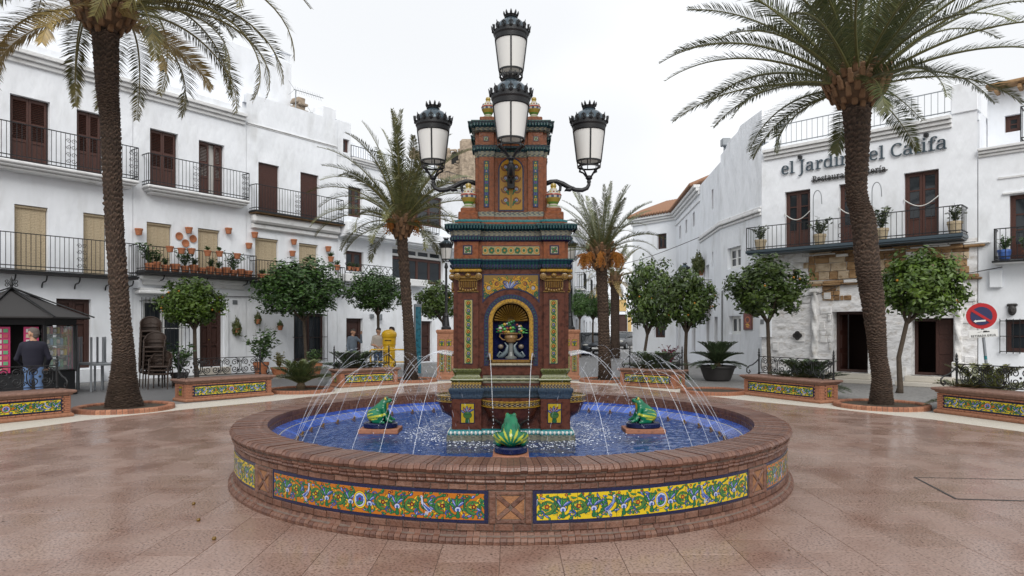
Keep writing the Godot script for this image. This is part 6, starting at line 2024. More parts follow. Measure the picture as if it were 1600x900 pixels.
func trunk_mesh(path: Array, rad: Array, row: float, seed_: int, lift: float) -> MB:       # rings of old leaf scars
	var r := RandomNumberGenerator.new()
	r.seed = seed_
	var mb := MB.new()
	var total := 0.0
	for i in path.size() - 1: total += path[i].distance_to(path[i + 1])
	var steps := int(total / (row / 5.0))
	var sides := 72
	var rows := []
	var nz := FastNoiseLite.new()
	nz.seed = seed_; nz.frequency = 1.4
	var cols := []
	var cells := {}
	for i in steps + 1:
		var f := float(i) / steps * (path.size() - 1)
		var k := mini(int(f), path.size() - 2)
		var h := f - k
		var c: Vector3 = path[k].cubic_interpolate(path[k + 1], path[maxi(0, k - 1)], path[mini(path.size() - 1, k + 2)], h)
		var rr: float = lerpf(rad[k], rad[k + 1], h)
		var ring := []
		for j in sides:
			var a := TAU * j / sides
			var y := float(i) / 5.0 + 0.55 * nz.get_noise_3d(cos(a) * 2.2, i * 0.03, sin(a) * 2.2) + 0.22 * sin(a * 9.0 + nz.get_noise_2d(i * 0.05, 1) * 5.0)
			var ro := floor(y)
			var fy := fposmod(y, 1.0)
			var ac := a / TAU * 6.0 + float(int(ro) * 37 % 10) * 0.1
			var key := int(ro) * 64 + int(fposmod(ac, 6.0))
			if not cells.has(key): cells[key] = r.randf_range(0.8, 1.2)
			var rough := nz.get_noise_3d(cos(a) * 9, i * 0.55, sin(a) * 9)
			ring.append(c + Vector3(sin(a), 0, cos(a)) * (rr + lift * (fy * 1.2 - 0.5) * cells[key] + rough * lift * 1.1))
			cols.append(Color(0.062, 0.040, 0.028) * cells[key] * (0.55 + 0.95 * fy * fy) * (1.0 + 0.8 * rough))
		rows.append(ring)
	mb.grid(rows, true)
	for i in cols.size(): mb.c[i] = cols[i]
	return mb

func palm(called: String, label: String, base: Vector3, path: Array, rad: Array, crown_r: float, l: float, spec: Array, c0: Color, c1: Color, sd: int, boots: int):
	var t := thing(called, label, "palm tree", base)
	var r := RandomNumberGenerator.new()
	r.seed = sd
	part("trunk", trunk_mesh(path, rad, 0.07, sd, 0.03), M.v_bark, t)
	var top: Vector3 = path[path.size() - 1]
	var mb := MB.new()       # one old leaf base
	mb.col = Color(0.17, 0.095, 0.05)
	mb.box(Vector3(0, 0.0, 0.06), Vector3(0.12, 0.22, 0.07), 0.025, Basis(Vector3(1, 0, 0), 0.5))
	mb.col = Color(0.23, 0.14, 0.08)
	mb.box(Vector3(0, 0.12, 0.135), Vector3(0.085, 0.13, 0.05), 0.018, Basis(Vector3(1, 0, 0), 0.75))
	var boot := mb.done()
	for i in boots:
		var a := i * 2.399963
		var f := float(i) / boots
		part("leaf_base", boot, M.v_bark, t, Transform3D(Basis(Vector3.UP, a) * Basis(Vector3(1, 0, 0), -0.25 + 0.3 * f), top + Vector3(sin(a), 0, cos(a)) * lerpf(rad[rad.size() - 1] * 0.75, crown_r, sin(PI * clampf(f * 0.75, 0, 1))) + Vector3(0, -0.25 + f * 0.75, 0)))
	mb = MB.new()
	mb.col = Color(0.10, 0.06, 0.035)
	mb.ball(top + Vector3(0, 0.2, 0), Vector3(crown_r, 0.5, crown_r), 16, 10)
	part("crown_heart", mb, M.v_bark, t)
	var n := 0
	for s in spec:           # [count, start elevation, droop, length factor, dead]
		var kinds := []
		for v in 2:
			var dead: bool = s[4]
			kinds.append(frond_mesh(s[1], s[2], l * s[3], int(88 * sqrt(l / 3.2)), l * 0.118, 0.0125 * sqrt(l), Color(0.26, 0.20, 0.08) if dead else c0, Color(0.36, 0.26, 0.10) if dead else c1, sd + n * 7 + v).done())
		for k in s[0]:
			var a: float = (k + r.randf_range(-0.3, 0.3)) * TAU / s[0] + n * 0.9
			var o := part("frond", kinds[k % 2], M.v_leaf, t, Transform3D(Basis(Vector3.UP, a) * Basis(Vector3(1, 0, 0), r.randf_range(-0.12, 0.12)) * Basis(Vector3(0, 0, 1), r.randf_range(-0.4, 0.4)), top + Vector3(sin(a), 0, cos(a)) * crown_r * 0.5 + Vector3(0, 0.15 + 0.25 * sin(s[1]), 0)))
			if s[4]: o.set_meta("label", "dry yellow brown hanging frond")
		n += 1
	return t

func dates(t: Node3D, top: Vector3, n: int, r0: float, sd: int, a0 := -1.0):
	var r := RandomNumberGenerator.new()
	r.seed = sd
	for k in n:
		var a := TAU * k / n + r.randf() * 0.4 + a0
		var mb := MB.new()
		var d := Vector3(sin(a), 0, cos(a))
		var head := d * r0 + Vector3(0, 0.18, 0)
		for q in 46:
			var b := r.randf() * TAU
			var e := head + Vector3(sin(b), 0, cos(b)) * r.randf() * 0.2 + Vector3(0, r.randf_range(-0.55, -0.1), 0) + d * 0.12
			mb.col = Color(0.30, 0.10, 0.018).lerp(Color(0.36, 0.16, 0.025), r.randf())
			mb.tube([d * 0.1, head, head.lerp(e, 0.5) + d * 0.06, e], 0.006, 4, false)
			for w in 4: mb.ball(head.lerp(e, 0.45 + 0.18 * w) + Vector3(r.randfn(0, 0.02), 0, r.randfn(0, 0.02)), Vector3(0.017, 0.02, 0.017), 5, 3)
		part("date_cluster", mb, M.v_matte, t, Transform3D(Basis(), top))

func palms():
	var green := Color(0.052, 0.075, 0.033)
	var olive := Color(0.135, 0.145, 0.052)
	palm("palm_tree", "tall palm on the left whose drooping crown is cut by the top edge", Vector3(-8.16, 0, -14.3), [Vector3(0, 0, 0), Vector3(-0.03, 0.3, 0), Vector3(-0.03, 0.7, 0), Vector3(-0.03, 1.26, 0), Vector3(-0.12, 2.46, 0), Vector3(-0.24, 4.26, 0), Vector3(-0.30, 5.94, 0), Vector3(-0.37, 6.84, 0), Vector3(-0.42, 8.2, 0)], [0.39, 0.31, 0.245, 0.195, 0.165, 0.165, 0.175, 0.205, 0.26], 0.52, 4.2,
		[[8, 1.3, 0.8, 1.0, false], [10, 0.95, 1.8, 1.08, false], [12, 0.65, 2.5, 1.1, false], [11, 0.4, 2.6, 1.02, false], [7, 0.1, 1.9, 0.8, false], [4, -0.2, 1.3, 0.55, true]], Color(0.05, 0.058, 0.022), Color(0.16, 0.135, 0.038), 21, 60)
	palm("palm_tree", "big leaning palm on the right in front of the restaurant house", Vector3(8.03, 0, -14.77), [Vector3(0, 0, 0), Vector3(0.01, 0.22, 0), Vector3(0.01, 0.64, 0), Vector3(-0.06, 1.11, 0), Vector3(-0.10, 1.62, 0), Vector3(-0.2, 2.45, 0), Vector3(-0.28, 3.01, 0), Vector3(-0.38, 4.05, 0), Vector3(-0.53, 4.68, 0), Vector3(-0.51, 5.66, 0), Vector3(-0.53, 6.78, 0)], [0.27, 0.22, 0.18, 0.165, 0.185, 0.225, 0.235, 0.24, 0.20, 0.225, 0.30], 0.57, 4.0,
		[[13, 1.35, 0.55, 1.0, false], [14, 1.0, 0.95, 1.05, false], [15, 0.68, 1.2, 1.05, false], [13, 0.42, 1.1, 1.0, false], [5, 0.1, 1.2, 0.75, false], [3, -0.1, 1.6, 0.5, false]], green, olive, 33, 64)
	var p3 := palm("palm_tree", "slender upright palm left of the tower, growing in front of the bay windows", Vector3(-3.28, 0, -21.98), [Vector3(0, 0, 0), Vector3(0, 0.3, 0), Vector3(-0.02, 1.0, 0), Vector3(-0.12, 2.4, 0), Vector3(-0.3, 4.9, 0)], [0.24, 0.22, 0.185, 0.15, 0.16], 0.36, 3.2,
		[[10, 1.4, 0.6, 1.05, false], [12, 1.12, 1.1, 1.05, false], [12, 0.75, 1.5, 1.0, false], [10, 0.35, 1.6, 0.92, false], [6, 0.0, 1.4, 0.65, false]], Color(0.062, 0.075, 0.03), Color(0.15, 0.15, 0.055), 45, 40) as Node3D
	dates(p3, Vector3(-0.3, 5.05, 0), 3, 0.42, 6)
	var p4 := palm("palm_tree", "short palm right of the tower with heavy clusters of orange dates", Vector3(3.01, 0, -21.98), [Vector3(0, 0, 0), Vector3(0, 0.3, 0), Vector3(-0.02, 1.0, 0), Vector3(-0.06, 2.4, 0), Vector3(-0.12, 3.9, 0)], [0.24, 0.2, 0.18, 0.165, 0.17], 0.34, 2.05,
		[[10, 1.42, 0.6, 1.05, false], [10, 1.12, 0.9, 1.05, false], [10, 0.8, 1.35, 1.0, false], [8, 0.45, 1.5, 0.92, false]], Color(0.058, 0.075, 0.033), Color(0.13, 0.145, 0.06), 52, 40) as Node3D
	dates(p4, Vector3(-0.12, 4.0, 0), 9, 0.5, 8)
	palm("palm_tree", "distant palm in the street seen behind the palm with orange dates", Vector3(6.0, 0, -39.5), [Vector3(0, 0, 0), Vector3(0, 1.5, 0), Vector3(0, 4.4, 0)], [0.3, 0.24, 0.24], 0.35, 2.2,
		[[10, 1.2, 0.9, 1.0, false], [10, 0.5, 1.6, 1.0, false], [10, -0.3, 1.2, 0.8, true]], Color(0.07, 0.085, 0.035), Color(0.2, 0.17, 0.06), 63, 20)
	# round brick kerbs
	for e in [[-8.16, 14.3, 0.95, "round brick kerb at the foot of the tall left palm", 60], [8.03, 14.77, 0.95, "round brick kerb at the foot of the leaning right palm", 60], [-3.28, 21.98, 0.86, "round brick kerb at the foot of the slender palm", 0], [3.01, 21.98, 0.84, "round brick kerb at the foot of the date palm", 0], [-5.72, 18.39, 0.88, "round brick kerb holding the low fan palm", 0], [5.35, 18.02, 0.86, "empty round brick kerb beside the right bench", 0]]:
		var k := thing("tree_kerb", e[3], "tree surround", Vector3(e[0], 0, -e[1]), 0, "brick kerbs round the trees")
		var rr: float = e[2]
		ring_of("kerb_brick", [Vector2(rr - 0.13, 0), Vector2(rr, 0), Vector2(rr, 0.075), Vector2(rr - 0.015, 0.095), Vector2(rr - 0.115, 0.095), Vector2(rr - 0.13, 0.075)], 60, 0.006, "sill_brick", k, e[4])
		var mb := MB.new()
		mb.lathe([Vector2(rr - 0.003, 0.005), Vector2(rr - 0.01, 0.08), Vector2(rr - 0.12, 0.08)], 48)
		part("mortar", mb, M.mortar, k)
		mb = MB.new()
		mb.lathe([Vector2(rr - 0.12, 0.045), Vector2(0.3, 0.065), Vector2(0.0, 0.07)], 24)
		part("soil", mb, M.soil, k)

func crown_mesh(sd: int, clumps: int, per: int, leaf: float, dark: Color, lite: Color, flat := 0.9) -> MB:     # unit crown of leaf clumps
	var r := RandomNumberGenerator.new()
	r.seed = sd
	var mb := MB.new()
	var nz := FastNoiseLite.new()
	nz.seed = sd; nz.frequency = 1.1
	for k in clumps:
		var z := 1.0 - 2.0 * (k + 0.5) / clumps
		var a := k * 2.399963 + r.randf() * 0.5
		var d := Vector3(sqrt(1 - z * z) * cos(a), z, sqrt(1 - z * z) * sin(a))
		var c := d * (0.76 + 0.34 * nz.get_noise_3dv(d * 1.9)) * (r.randf_range(0.78, 1.06) if k % 4 else r.randf_range(0.4, 0.75))
		if c.y < -0.62: c.y = -0.62 + r.randf() * 0.08
		var cr := r.randf_range(0.12, 0.27)
		var tone := r.randf_range(0.0, 1.0)
		for i in per:
			var q := Vector3(r.randfn(), r.randfn(), r.randfn()).normalized()
			var p := c + q * cr * pow(r.randf(), 0.5)
			var out := (q * 0.6 + d * 0.5 + Vector3(0, 0.35, 0) + Vector3(r.randfn(), r.randfn(), r.randfn()) * 0.45).normalized()
			var fw := out.cross(Vector3(r.randfn(), r.randfn() - 0.6, r.randfn())).normalized()
			var s := out.cross(fw)
			var l := leaf * r.randf_range(0.7, 1.25)
			mb.col = dark.lerp(lite, clampf(tone * 0.5 + r.randf() * 0.5, 0, 1)) * r.randf_range(0.8, 1.2)
			var b := mb.vert(p, out); mb.vert(p + fw * l * 0.45 + s * l * 0.26 - out * l * 0.06, (out + s * 0.4).normalized()); mb.vert(p + fw * l - out * l * 0.12, out); mb.vert(p + fw * l * 0.45 - s * l * 0.26 - out * l * 0.06, (out - s * 0.4).normalized())
			mb.leaf(b, b + 1, b + 2); mb.leaf(b, b + 2, b + 3)
	return mb

func orange_trees():
	var crowns := [crown_mesh(3, 150, 44, 0.125, Color(0.026, 0.062, 0.008), Color(0.115, 0.185, 0.02)).done(), crown_mesh(7, 170, 46, 0.095, Color(0.015, 0.044, 0.009), Color(0.06, 0.13, 0.02)).done(), crown_mesh(11, 120, 40, 0.125, Color(0.022, 0.05, 0.010), Color(0.09, 0.14, 0.022)).done()]
	# label, x, z, trunk x, width, height, centre y, crown kind, fruit
	for e in [["small orange tree with a bright crown beside the stacked chairs", -9.9, 20.95, -9.75, 1.85, 1.5, 2.5, 0, 26],
		["largest and densest round tree, before the third white house", -7.96, 25.4, -7.7, 3.25, 2.3, 3.22, 1, 0],
		["round tree standing beside the yellow post box", -5.51, 27.3, -5.33, 2.25, 1.75, 3.2, 1, 0],
		["orange tree behind the lamp post left of the tower", -3.28, 29.5, -2.85, 1.95, 1.7, 2.9, 2, 14],
		["orange tree in front of the corner house, left of the stone portal", 7.79, 20.95, 7.95, 2.4, 1.95, 2.95, 2, 16],
		["bright round tree behind the leaning palm at the restaurant doors", 10.85, 18.0, 10.28, 2.1, 1.85, 2.85, 0, 8],
		["taller orange tree near the start of the street, beside the date palm", 5.55, 27.0, 5.3, 2.1, 2.9, 3.0, 2, 18],
		["orange tree next to the black bowl, before the corner house doors", 5.93, 23.0, 5.9, 2.0, 2.1, 2.7, 2, 20],
		["first small clipped tree along the street, nearest the tower", 4.05, 40.5, 4.05, 1.5, 1.7, 3.2, 1, 0],
		["second small clipped tree along the street, middle of three", 5.2, 43.5, 5.2, 1.5, 1.7, 3.2, 1, 0],
		["third small clipped tree along the street, behind the date palm", 6.3, 47.0, 6.3, 1.5, 1.7, 3.2, 1, 0]]:
		var t := thing("orange_tree", e[0], "tree", Vector3(e[3], 0, -e[2]), 0, "round trees of the square")
		var top := Vector3(e[1] - e[3], e[6] - e[5] * 0.22, 0)
		var mb := MB.new()
		mb.col = Color(0.075, 0.055, 0.04)
		var fork := Vector3(top.x * 0.35, e[6] - e[5] * 0.52, 0)
		mb.tube([Vector3(0, 0, 0), Vector3(0.02, 0.15, 0), Vector3(-0.03, fork.y * 0.5, 0.02), fork], [0.10, 0.075, 0.06, 0.055], 9)
		for q in 6:
			var a := TAU * q / 6 + float(e[4])
			var tipp := Vector3(top.x, e[6] + e[5] * 0.12 * sin(q * 2.0), 0) + Vector3(cos(a) * e[4] * 0.34, 0.1, sin(a) * e[4] * 0.34)
			mb.tube([fork - Vector3(0, 0.05, 0), fork.lerp(tipp, 0.5) + Vector3(0, -0.05, 0), tipp], [0.045, 0.03, 0.01], 6)
		part("trunk", mb, M.v_bark, t)
		part("crown", crowns[e[7]], M.v_leaf, t, Transform3D(Basis.from_scale(Vector3(e[4] / 1.72, e[5] / 1.72, e[4] / 1.72)).rotated(Vector3.UP, e[1] * 1.7), Vector3(e[1] - e[3], e[6], 0)))
		if e[8]:
			mb = MB.new()
			for q in e[8] / 2:
				var a := rng.randf() * TAU
				var v := rng.randf_range(-0.6, 0.5)
				mb.ball(Vector3(e[1] - e[3] + cos(a) * e[4] * 0.46 * sqrt(1 - v * v), e[6] + v * e[5] * 0.46, sin(a) * e[4] * 0.46 * sqrt(1 - v * v)), Vector3(0.034, 0.032, 0.034), 8, 6)
			part("oranges", mb, M.orange_fruit, t)

func cycad(called: String, label: String, at: Vector3, l: float, n: int, sd: int, c0: Color, c1: Color, e_lo := 0.25, wide := 0.024, group := "") -> Node3D:
	var t := thing(called, label, "plant", at, 0, group)
	var mb := MB.new()
	mb.col = Color(0.09, 0.06, 0.035)
	mb.lathe([Vector2(0.11, 0), Vector2(0.13, 0.1), Vector2(0.08, 0.2), Vector2(0.0, 0.22)], 10)
	part("stem", mb, M.v_bark, t)
	var kinds := []
	for v in 3: kinds.append(frond_mesh(lerpf(1.15, e_lo, v / 2.0), 0.8, l, 34, l * 0.24, wide, c0, c1, sd + v, 0.45).done())
	for k in n:
		var a := k * 2.399963
		part("frond", kinds[k * 3 / n], M.v_leaf, t, Transform3D(Basis(Vector3.UP, a), Vector3(sin(a) * 0.05, 0.17, cos(a) * 0.05)))
	return t

func pot_mesh(r: float, h: float) -> MB:
	var mb := MB.new()
	mb.lathe([Vector2(0.0, 0.0), Vector2(r * 0.68, 0.0), Vector2(r * 0.92, h * 0.78), Vector2(r, h * 0.78), Vector2(r, h), Vector2(r * 0.86, h), Vector2(r * 0.8, h * 0.85), Vector2(0.0, h * 0.85)], 16)
	return mb

func sprig_mesh(sd: int, n: int, hgt: float, leaf: float, c0: Color, c1: Color, spread := 0.6) -> MB:       # small leafy plant
	var r := RandomNumberGenerator.new()
	r.seed = sd
	var mb := MB.new()
	for k in n:
		var a := r.randf() * TAU
		var tipp := Vector3(cos(a) * spread * hgt * r.randf(), hgt * r.randf_range(0.5, 1.0), sin(a) * spread * hgt * r.randf())
		mb.col = c0
		mb.tube([Vector3.ZERO, tipp * 0.5 + Vector3(0, hgt * 0.1, 0), tipp], [0.008, 0.006, 0.003], 4, false)
		for i in 9:
			var p := (tipp * 0.5 + Vector3(0, hgt * 0.1, 0)).lerp(tipp, r.randf()) if i > 2 else tipp * r.randf_range(0.3, 0.6)
			var d := Vector3(r.randfn(), r.randf_range(-0.2, 0.9), r.randfn()).normalized()
			var s := d.cross(Vector3(r.randfn(), 1, r.randfn())).normalized() * leaf * 0.24
			var nn := s.cross(d).normalized()
			if nn.y < 0: nn = -nn
			mb.col = c0.lerp(c1, r.randf())
			var b := mb.vert(p, nn); mb.vert(p + d * leaf * 0.5 + s, nn); mb.vert(p + d * leaf, nn); mb.vert(p + d * leaf * 0.5 - s, nn)
			mb.leaf(b, b + 1, b + 2); mb.leaf(b, b + 2, b + 3)
	return mb

func potted(called: String, label: String, x: Transform3D, r: float, h: float, pm: Material, plant: int, ph: float, group := "", c0 := Color(0.03, 0.065, 0.02), c1 := Color(0.08, 0.14, 0.04)):
	var t := thing(called, label, "flower pot", Vector3.ZERO, 0, group)
	t.transform = x
	part("pot", pot_mesh(r, h), pm, t)
	if plant: part("plant", sprig_mesh(plant, 16 + int(ph * 12), ph, 0.05 + ph * 0.09, c0, c1), M.v_leaf, t, T(0, h * 0.85, 0))

const NTH := ["first", "second", "third", "fourth", "fifth", "sixth", "seventh", "eighth", "ninth", "tenth", "eleventh", "twelfth", "thirteenth"]

func on_left(u: float, v: float, w: float) -> Transform3D: return Transform3D(left_at.basis, left_at * Vector3(u, v, w))
func on_right(u: float, v: float, w: float) -> Transform3D: return Transform3D(right_at.basis, right_at * Vector3(u, v, w))

func antenna(label: String, x: Transform3D, h: float):
	var t := thing("roof_antenna", label, "antenna", Vector3.ZERO)
	t.transform = x
	var mb := MB.new(); mb.tube([Vector3.ZERO, Vector3(0, h, 0)], 0.025, 6); part("mast", mb, M.grey_metal, t)
	mb = MB.new()
	mb.tube([Vector3(-0.1, h, 0), Vector3(1.35, h, 0.1)], 0.016, 5)
	for k in 11: mb.tube([Vector3(k * 0.125, h - 0.16, 0.1), Vector3(k * 0.125, h + 0.16, -0.05)], 0.007, 4)
	for s in [-1.0, 1.0]: mb.bar(Vector3(-0.05, h, 0), Vector3(-0.35, h + s * 0.3, 0), 0.01)
	part("aerial", mb, M.grey_metal, t)

func street_things():
	# lamp posts on tiled pedestals
	for e in [[-2.24, "black lamp post on a tiled brick pedestal left of the tower"], [1.98, "lamp post on a brick pedestal mostly hidden by the right side of the tower"]]:
		var t := thing("lamp_post", e[1], "street lamp", Vector3(e[0], 0, -23.1), 0)
		var mb := MB.new()
		var pl := PackedVector2Array([Vector2(-0.28, -0.28), Vector2(0.28, -0.28), Vector2(0.28, 0.28), Vector2(-0.28, 0.28)])
		mb.sweep(pl, [Vector2(0.04, 0), Vector2(0.04, 0.1), Vector2(0.0, 0.14), Vector2(0, 1.54), Vector2(0.03, 1.58), Vector2(0.04, 1.64), Vector2(0.0, 1.68)])
		part("pedestal", mb, M.terracotta, t)
		for s in [-1.0, 1.0]:
			part("painted_tile", MB_boxuv(Vector3(s * 0.12, 1.24, 0.285), Vector3(0.17, 0.22, 0.014)), M.t_urn, t)
			part("painted_tile", MB_boxuv(Vector3(s * 0.12, 0.62, 0.285), Vector3(0.17, 0.7, 0.014)), M.t_strip, t)
		mb = MB.new()
		mb.lathe([Vector2(0.17, 1.68), Vector2(0.17, 1.75), Vector2(0.12, 1.8), Vector2(0.085, 2.1), Vector2(0.095, 2.14), Vector2(0.05, 2.25), Vector2(0.042, 3.1), Vector2(0.06, 3.14), Vector2(0.04, 3.2), Vector2(0.038, 3.75), Vector2(0.07, 3.8), Vector2(0.03, 3.95)], 14)
		part("post", mb, M.iron, t)
		var l := Node3D.new(); l.name = "lantern"; l.position = Vector3(0, 4.0, 0); t.add_child(l)
		lantern_parts(l)
	# yellow post box and its guard rail
	var t := thing("post_box", "round yellow post box with a domed top in front of the white houses", "post box", Vector3(-4.6, 0, -25.4))
	var mb := MB.new()
	mb.lathe([Vector2(0.25, 0), Vector2(0.25, 0.12), Vector2(0.225, 0.14), Vector2(0.225, 1.1), Vector2(0.25, 1.12), Vector2(0.25, 1.36), Vector2(0.28, 1.42), Vector2(0.285, 1.5)], 24)
	part("body", mb, M.yellow_paint, t)
	mb = MB.new(); mb.lathe([Vector2(0.285, 1.5), Vector2(0.27, 1.56), Vector2(0.2, 1.63), Vector2(0.1, 1.67), Vector2(0, 1.68)], 24, Vector3.ZERO, 0, TAU, Vector2(1, 1), false)
	part("lid", mb, M.yellow_paint, t)
	part("slot", MB_box(Vector3(0, 1.27, 0.245), Vector3(0.24, 0.03, 0.02)), M.dark, t)
	mb = MB.new()
	mb.tube([Vector3(-0.55, 0, 0.35), Vector3(-0.55, 0.9, 0.35), Vector3(-0.5, 0.95, 0.35), Vector3(0.95, 0.95, 0.35), Vector3(1.0, 0.9, 0.35), Vector3(1.0, 0, 0.35)], 0.03, 8)
	mb.tube([Vector3(-0.55, 0.5, 0.35), Vector3(1.0, 0.5, 0.35)], 0.025, 8)
	solo("guard_rail", mb, M.yellow_paint, "low yellow tube rail in front of the post box", "guard rail", T(-4.6, 0, -25.0))
	# glass information column
	t = thing("information_column", "slim blue glass information column behind the slender palm", "sign", Vector3(-3.42, 0, -24.6), 0.5)
	part("frame", MB_box(Vector3(0, 1.3, 0), Vector3(0.26, 2.6, 0.12), 0.01), M.grey_metal, t)
	mat("blue_panel", Color(0.03, 0.16, 0.22), 0.1, 0, noise_tex(0.02, 3, [[0.0, G(0.4)], [0.5, G(1.0)], [1.0, Color(2.2, 1.9, 1.6)]], 256, 81), null, 1.2)
	part("panel", MB_box(Vector3(0, 1.3, 0.065), Vector3(0.2, 2.4, 0.012)), M.blue_panel, t)
	# no-parking sign with its plate
	t = thing("traffic_sign", "round red and blue no parking sign with white plate on a leaning grey pole", "road sign", Vector3(10.72, 0, -15.2), -0.55)
	t.rotation.z = 0.085
	mb = MB.new(); mb.tube([Vector3.ZERO, Vector3(0, 2.3, 0)], 0.03, 10); part("pole", mb, M.grey_metal, t)
	var disc := func(r, z, m, called):
		var d := MB.new(); d.lathe([Vector2(r, 0), Vector2(r, 0.012), Vector2(0, 0.012)], 32)
		return part(called, d, m, t, Transform3D(Basis(Vector3(1, 0, 0), PI / 2), Vector3(0, 2.0, z)))
	mat("sign_red", Color(0.42, 0.01, 0.015), 0.35); mat("sign_blue", Color(0.02, 0.025, 0.09), 0.35)
	disc.call(0.29, 0.035, M.sign_red, "disc")
	var face: Node3D = disc.call(0.205, 0.049, M.sign_blue, "blue_field")
	part("red_bar", MB_box(Vector3(0, 0, 0), Vector3(0.44, 0.055, 0.008)), M.sign_red, t, Transform3D(Basis(Vector3(0, 0, 1), -0.72), Vector3(0, 2.0, 0.065)))
	mb = MB.new()
	mb.extrude(PackedVector2Array([Vector2(-0.16, 0), Vector2(-0.11, -0.035), Vector2(-0.11, -0.018), Vector2(0.07, -0.018), Vector2(0.07, 0.018), Vector2(-0.11, 0.018), Vector2(-0.11, 0.035)]), 0, 0.008)
	part("white_arrow", mb, M.white_paint, t, T(0.0, 1.89, 0.062))
	var plate := part("plate", MB_box(Vector3(0, 1.6, 0.04), Vector3(0.54, 0.17, 0.012), 0.004), M.white_paint, t)
	letters(plate, "RETIRADA GRUA", Vector3(-0.23, 1.53, 0.047), 0.46, 0.05, M.iron_dull)
	mb = MB.new(); mb.box(Vector3(0.06, 1.64, 0.048), Vector3(0.12, 0.025, 0.004)); mb.box(Vector3(0.04, 1.655, 0.048), Vector3(0.06, 0.02, 0.004)); mb.bar(Vector3(-0.1, 1.632, 0.048), Vector3(-0.02, 1.652, 0.048), 0.012, 0.004)
	part("tow_symbol", mb, M.iron_dull, plate)
	mb = MB.new(); mb.lathe([Vector2(0.032, 1.02), Vector2(0.032, 1.1)], 12); part("sticker", mb, M.turquoise, t)
	kiosk()
	tables_and_chairs()
	# things fixed to the right hand walls
	t = thing("wall_lantern", "black lantern on a wall bracket at the start of the street, right side", "street lamp", Vector3(8.15, 4.0, -32.0), 0)
	lantern_parts(t)
	mb = MB.new(); mb.tube([Vector3(0, 0, 0), Vector3(0, -0.2, 0), Vector3(0.3, -0.3, 0), Vector3(0.68, -0.15, 0)], 0.03, 7); part("bracket", mb, M.iron, t)
	var pm := Paint.new(96, 150, Color(0.45, 0.13, 0.05))
	pm.disc(48, 62, 30, Color(0.72, 0.36, 0.12)); pm.disc(48, 62, 20, Color(0.36, 0.12, 0.06)); pm.leaf(26, 104, 0.3, 50, 12, Color(0.78, 0.5, 0.14), INK, YEL); pm.leaf(70, 126, 3.4, 44, 10, Color(0.7, 0.3, 0.1), INK, YEL)
	pm.frame(5, Color(0.25, 0.08, 0.05))
	var s1 := frame_at(8.3, -27.0, 0.42, 3.3)
	solo("wall_picture", MB_boxuv(Vector3(0, 0, 0), Vector3(0.66, 0.62, 0.03)), glaze("t_picture", pm.tex(), 0.4), "orange painted tile picture on the corner house beside the small window", "picture", Transform3D(s1.basis, s1 * Vector3(2.35, 1.98, 0.02)))
	mb = MB.new()
	mb.ball(Vector3(0, 0.02, 0.0), Vector3(0.1, 0.15, 0.08), 12, 10); mb.box(Vector3(0, 0.16, 0), Vector3(0.25, 0.08, 0.1), 0.03); mb.ball(Vector3(0, 0.0, 0.09), Vector3(0.02, 0.05, 0.025), 8, 6)
	for s in [-1.0, 1.0]: mb.ball(Vector3(s * 0.045, 0.05, 0.065), Vector3(0.026, 0.014, 0.02), 8, 5)
	mb.ball(Vector3(0, -0.075, 0.07), Vector3(0.035, 0.012, 0.02), 8, 5)
	solo("wall_mask", mb, M.iron_dull, "dark carved face mask hung above the barred window at the far right", "wall ornament", on_right(7.12, 2.2, 0.05))
	# plants round the benches
	var dg := Color(0.03, 0.05, 0.022)
	var dl := Color(0.055, 0.085, 0.035)
	mb = MB.new()
	mb.lathe([Vector2(0.36, 0), Vector2(0.42, 0.05), Vector2(0.55, 0.42), Vector2(0.6, 0.44), Vector2(0.6, 0.5), Vector2(0.54, 0.5), Vector2(0.5, 0.44), Vector2(0, 0.43)], 28)
	solo("plant_bowl", mb, M.iron_dull, "wide black bowl planter standing before the corner house", "planter", T(6.74, 0, -22.25))
	cycad("cycad", "cycad with a rosette of stiff fronds in the black bowl", Vector3(6.74, 0.4, -22.25), 0.95, 34, 3, dg, Color(0.07, 0.10, 0.05), 0.15, 0.034)
	cycad("cycad", "dark cycad behind the bench beside the date palm", Vector3(4.35, 0, -20.6), 1.1, 40, 4, dg, dl, 0.3, 0.03)
	cycad("cycad", "cycad behind the right bench, near the stone portal door", Vector3(7.35, 0, -16.9), 1.0, 40, 5, dg, dl, 0.3, 0.03)
	cycad("cycad", "cycad behind the far right bench at the pole of the sign", Vector3(9.75, 0, -14.0), 1.05, 30, 6, Color(0.05, 0.065, 0.025), Color(0.13, 0.13, 0.045), 0.2, 0.03)
	cycad("cycad", "dark cycad behind the bench by the yellow post box", Vector3(-4.9, 0, -21.0), 1.1, 44, 7, dg, dl, 0.3, 0.03)
	cycad("fan_palm", "low young palm in the round kerb left of the pool", Vector3(-5.72, 0.05, -18.39), 0.85, 36, 8, Color(0.035, 0.055, 0.022), Color(0.10, 0.12, 0.04), 0.5, 0.022)
	potted("flower_pot", "large terracotta pot with a tall sparse shrub by the barred door", Transform3D(Basis(), Vector3(-9.1, 0, -24.6)), 0.28, 0.5, M.pot, 31, 1.5)
	potted("flower_pot", "terracotta pot with a low bush right of the largest tree trunk", Transform3D(Basis(), Vector3(-7.3, 0, -24.9)), 0.34, 0.45, M.pot, 32, 0.6)
	potted("flower_pot", "long leaved plant in a pot left of the largest tree trunk", Transform3D(Basis(), Vector3(-8.5, 0, -24.8)), 0.32, 0.3, M.pot, 33, 0.6, "", Color(0.10, 0.10, 0.03), Color(0.2, 0.17, 0.05))
	potted("flower_pot", "dark pot with a leafy shrub behind the stacked chairs", Transform3D(Basis(), Vector3(-9.9, 0, -20.2)), 0.25, 0.4, M.iron_dull, 34, 1.0)
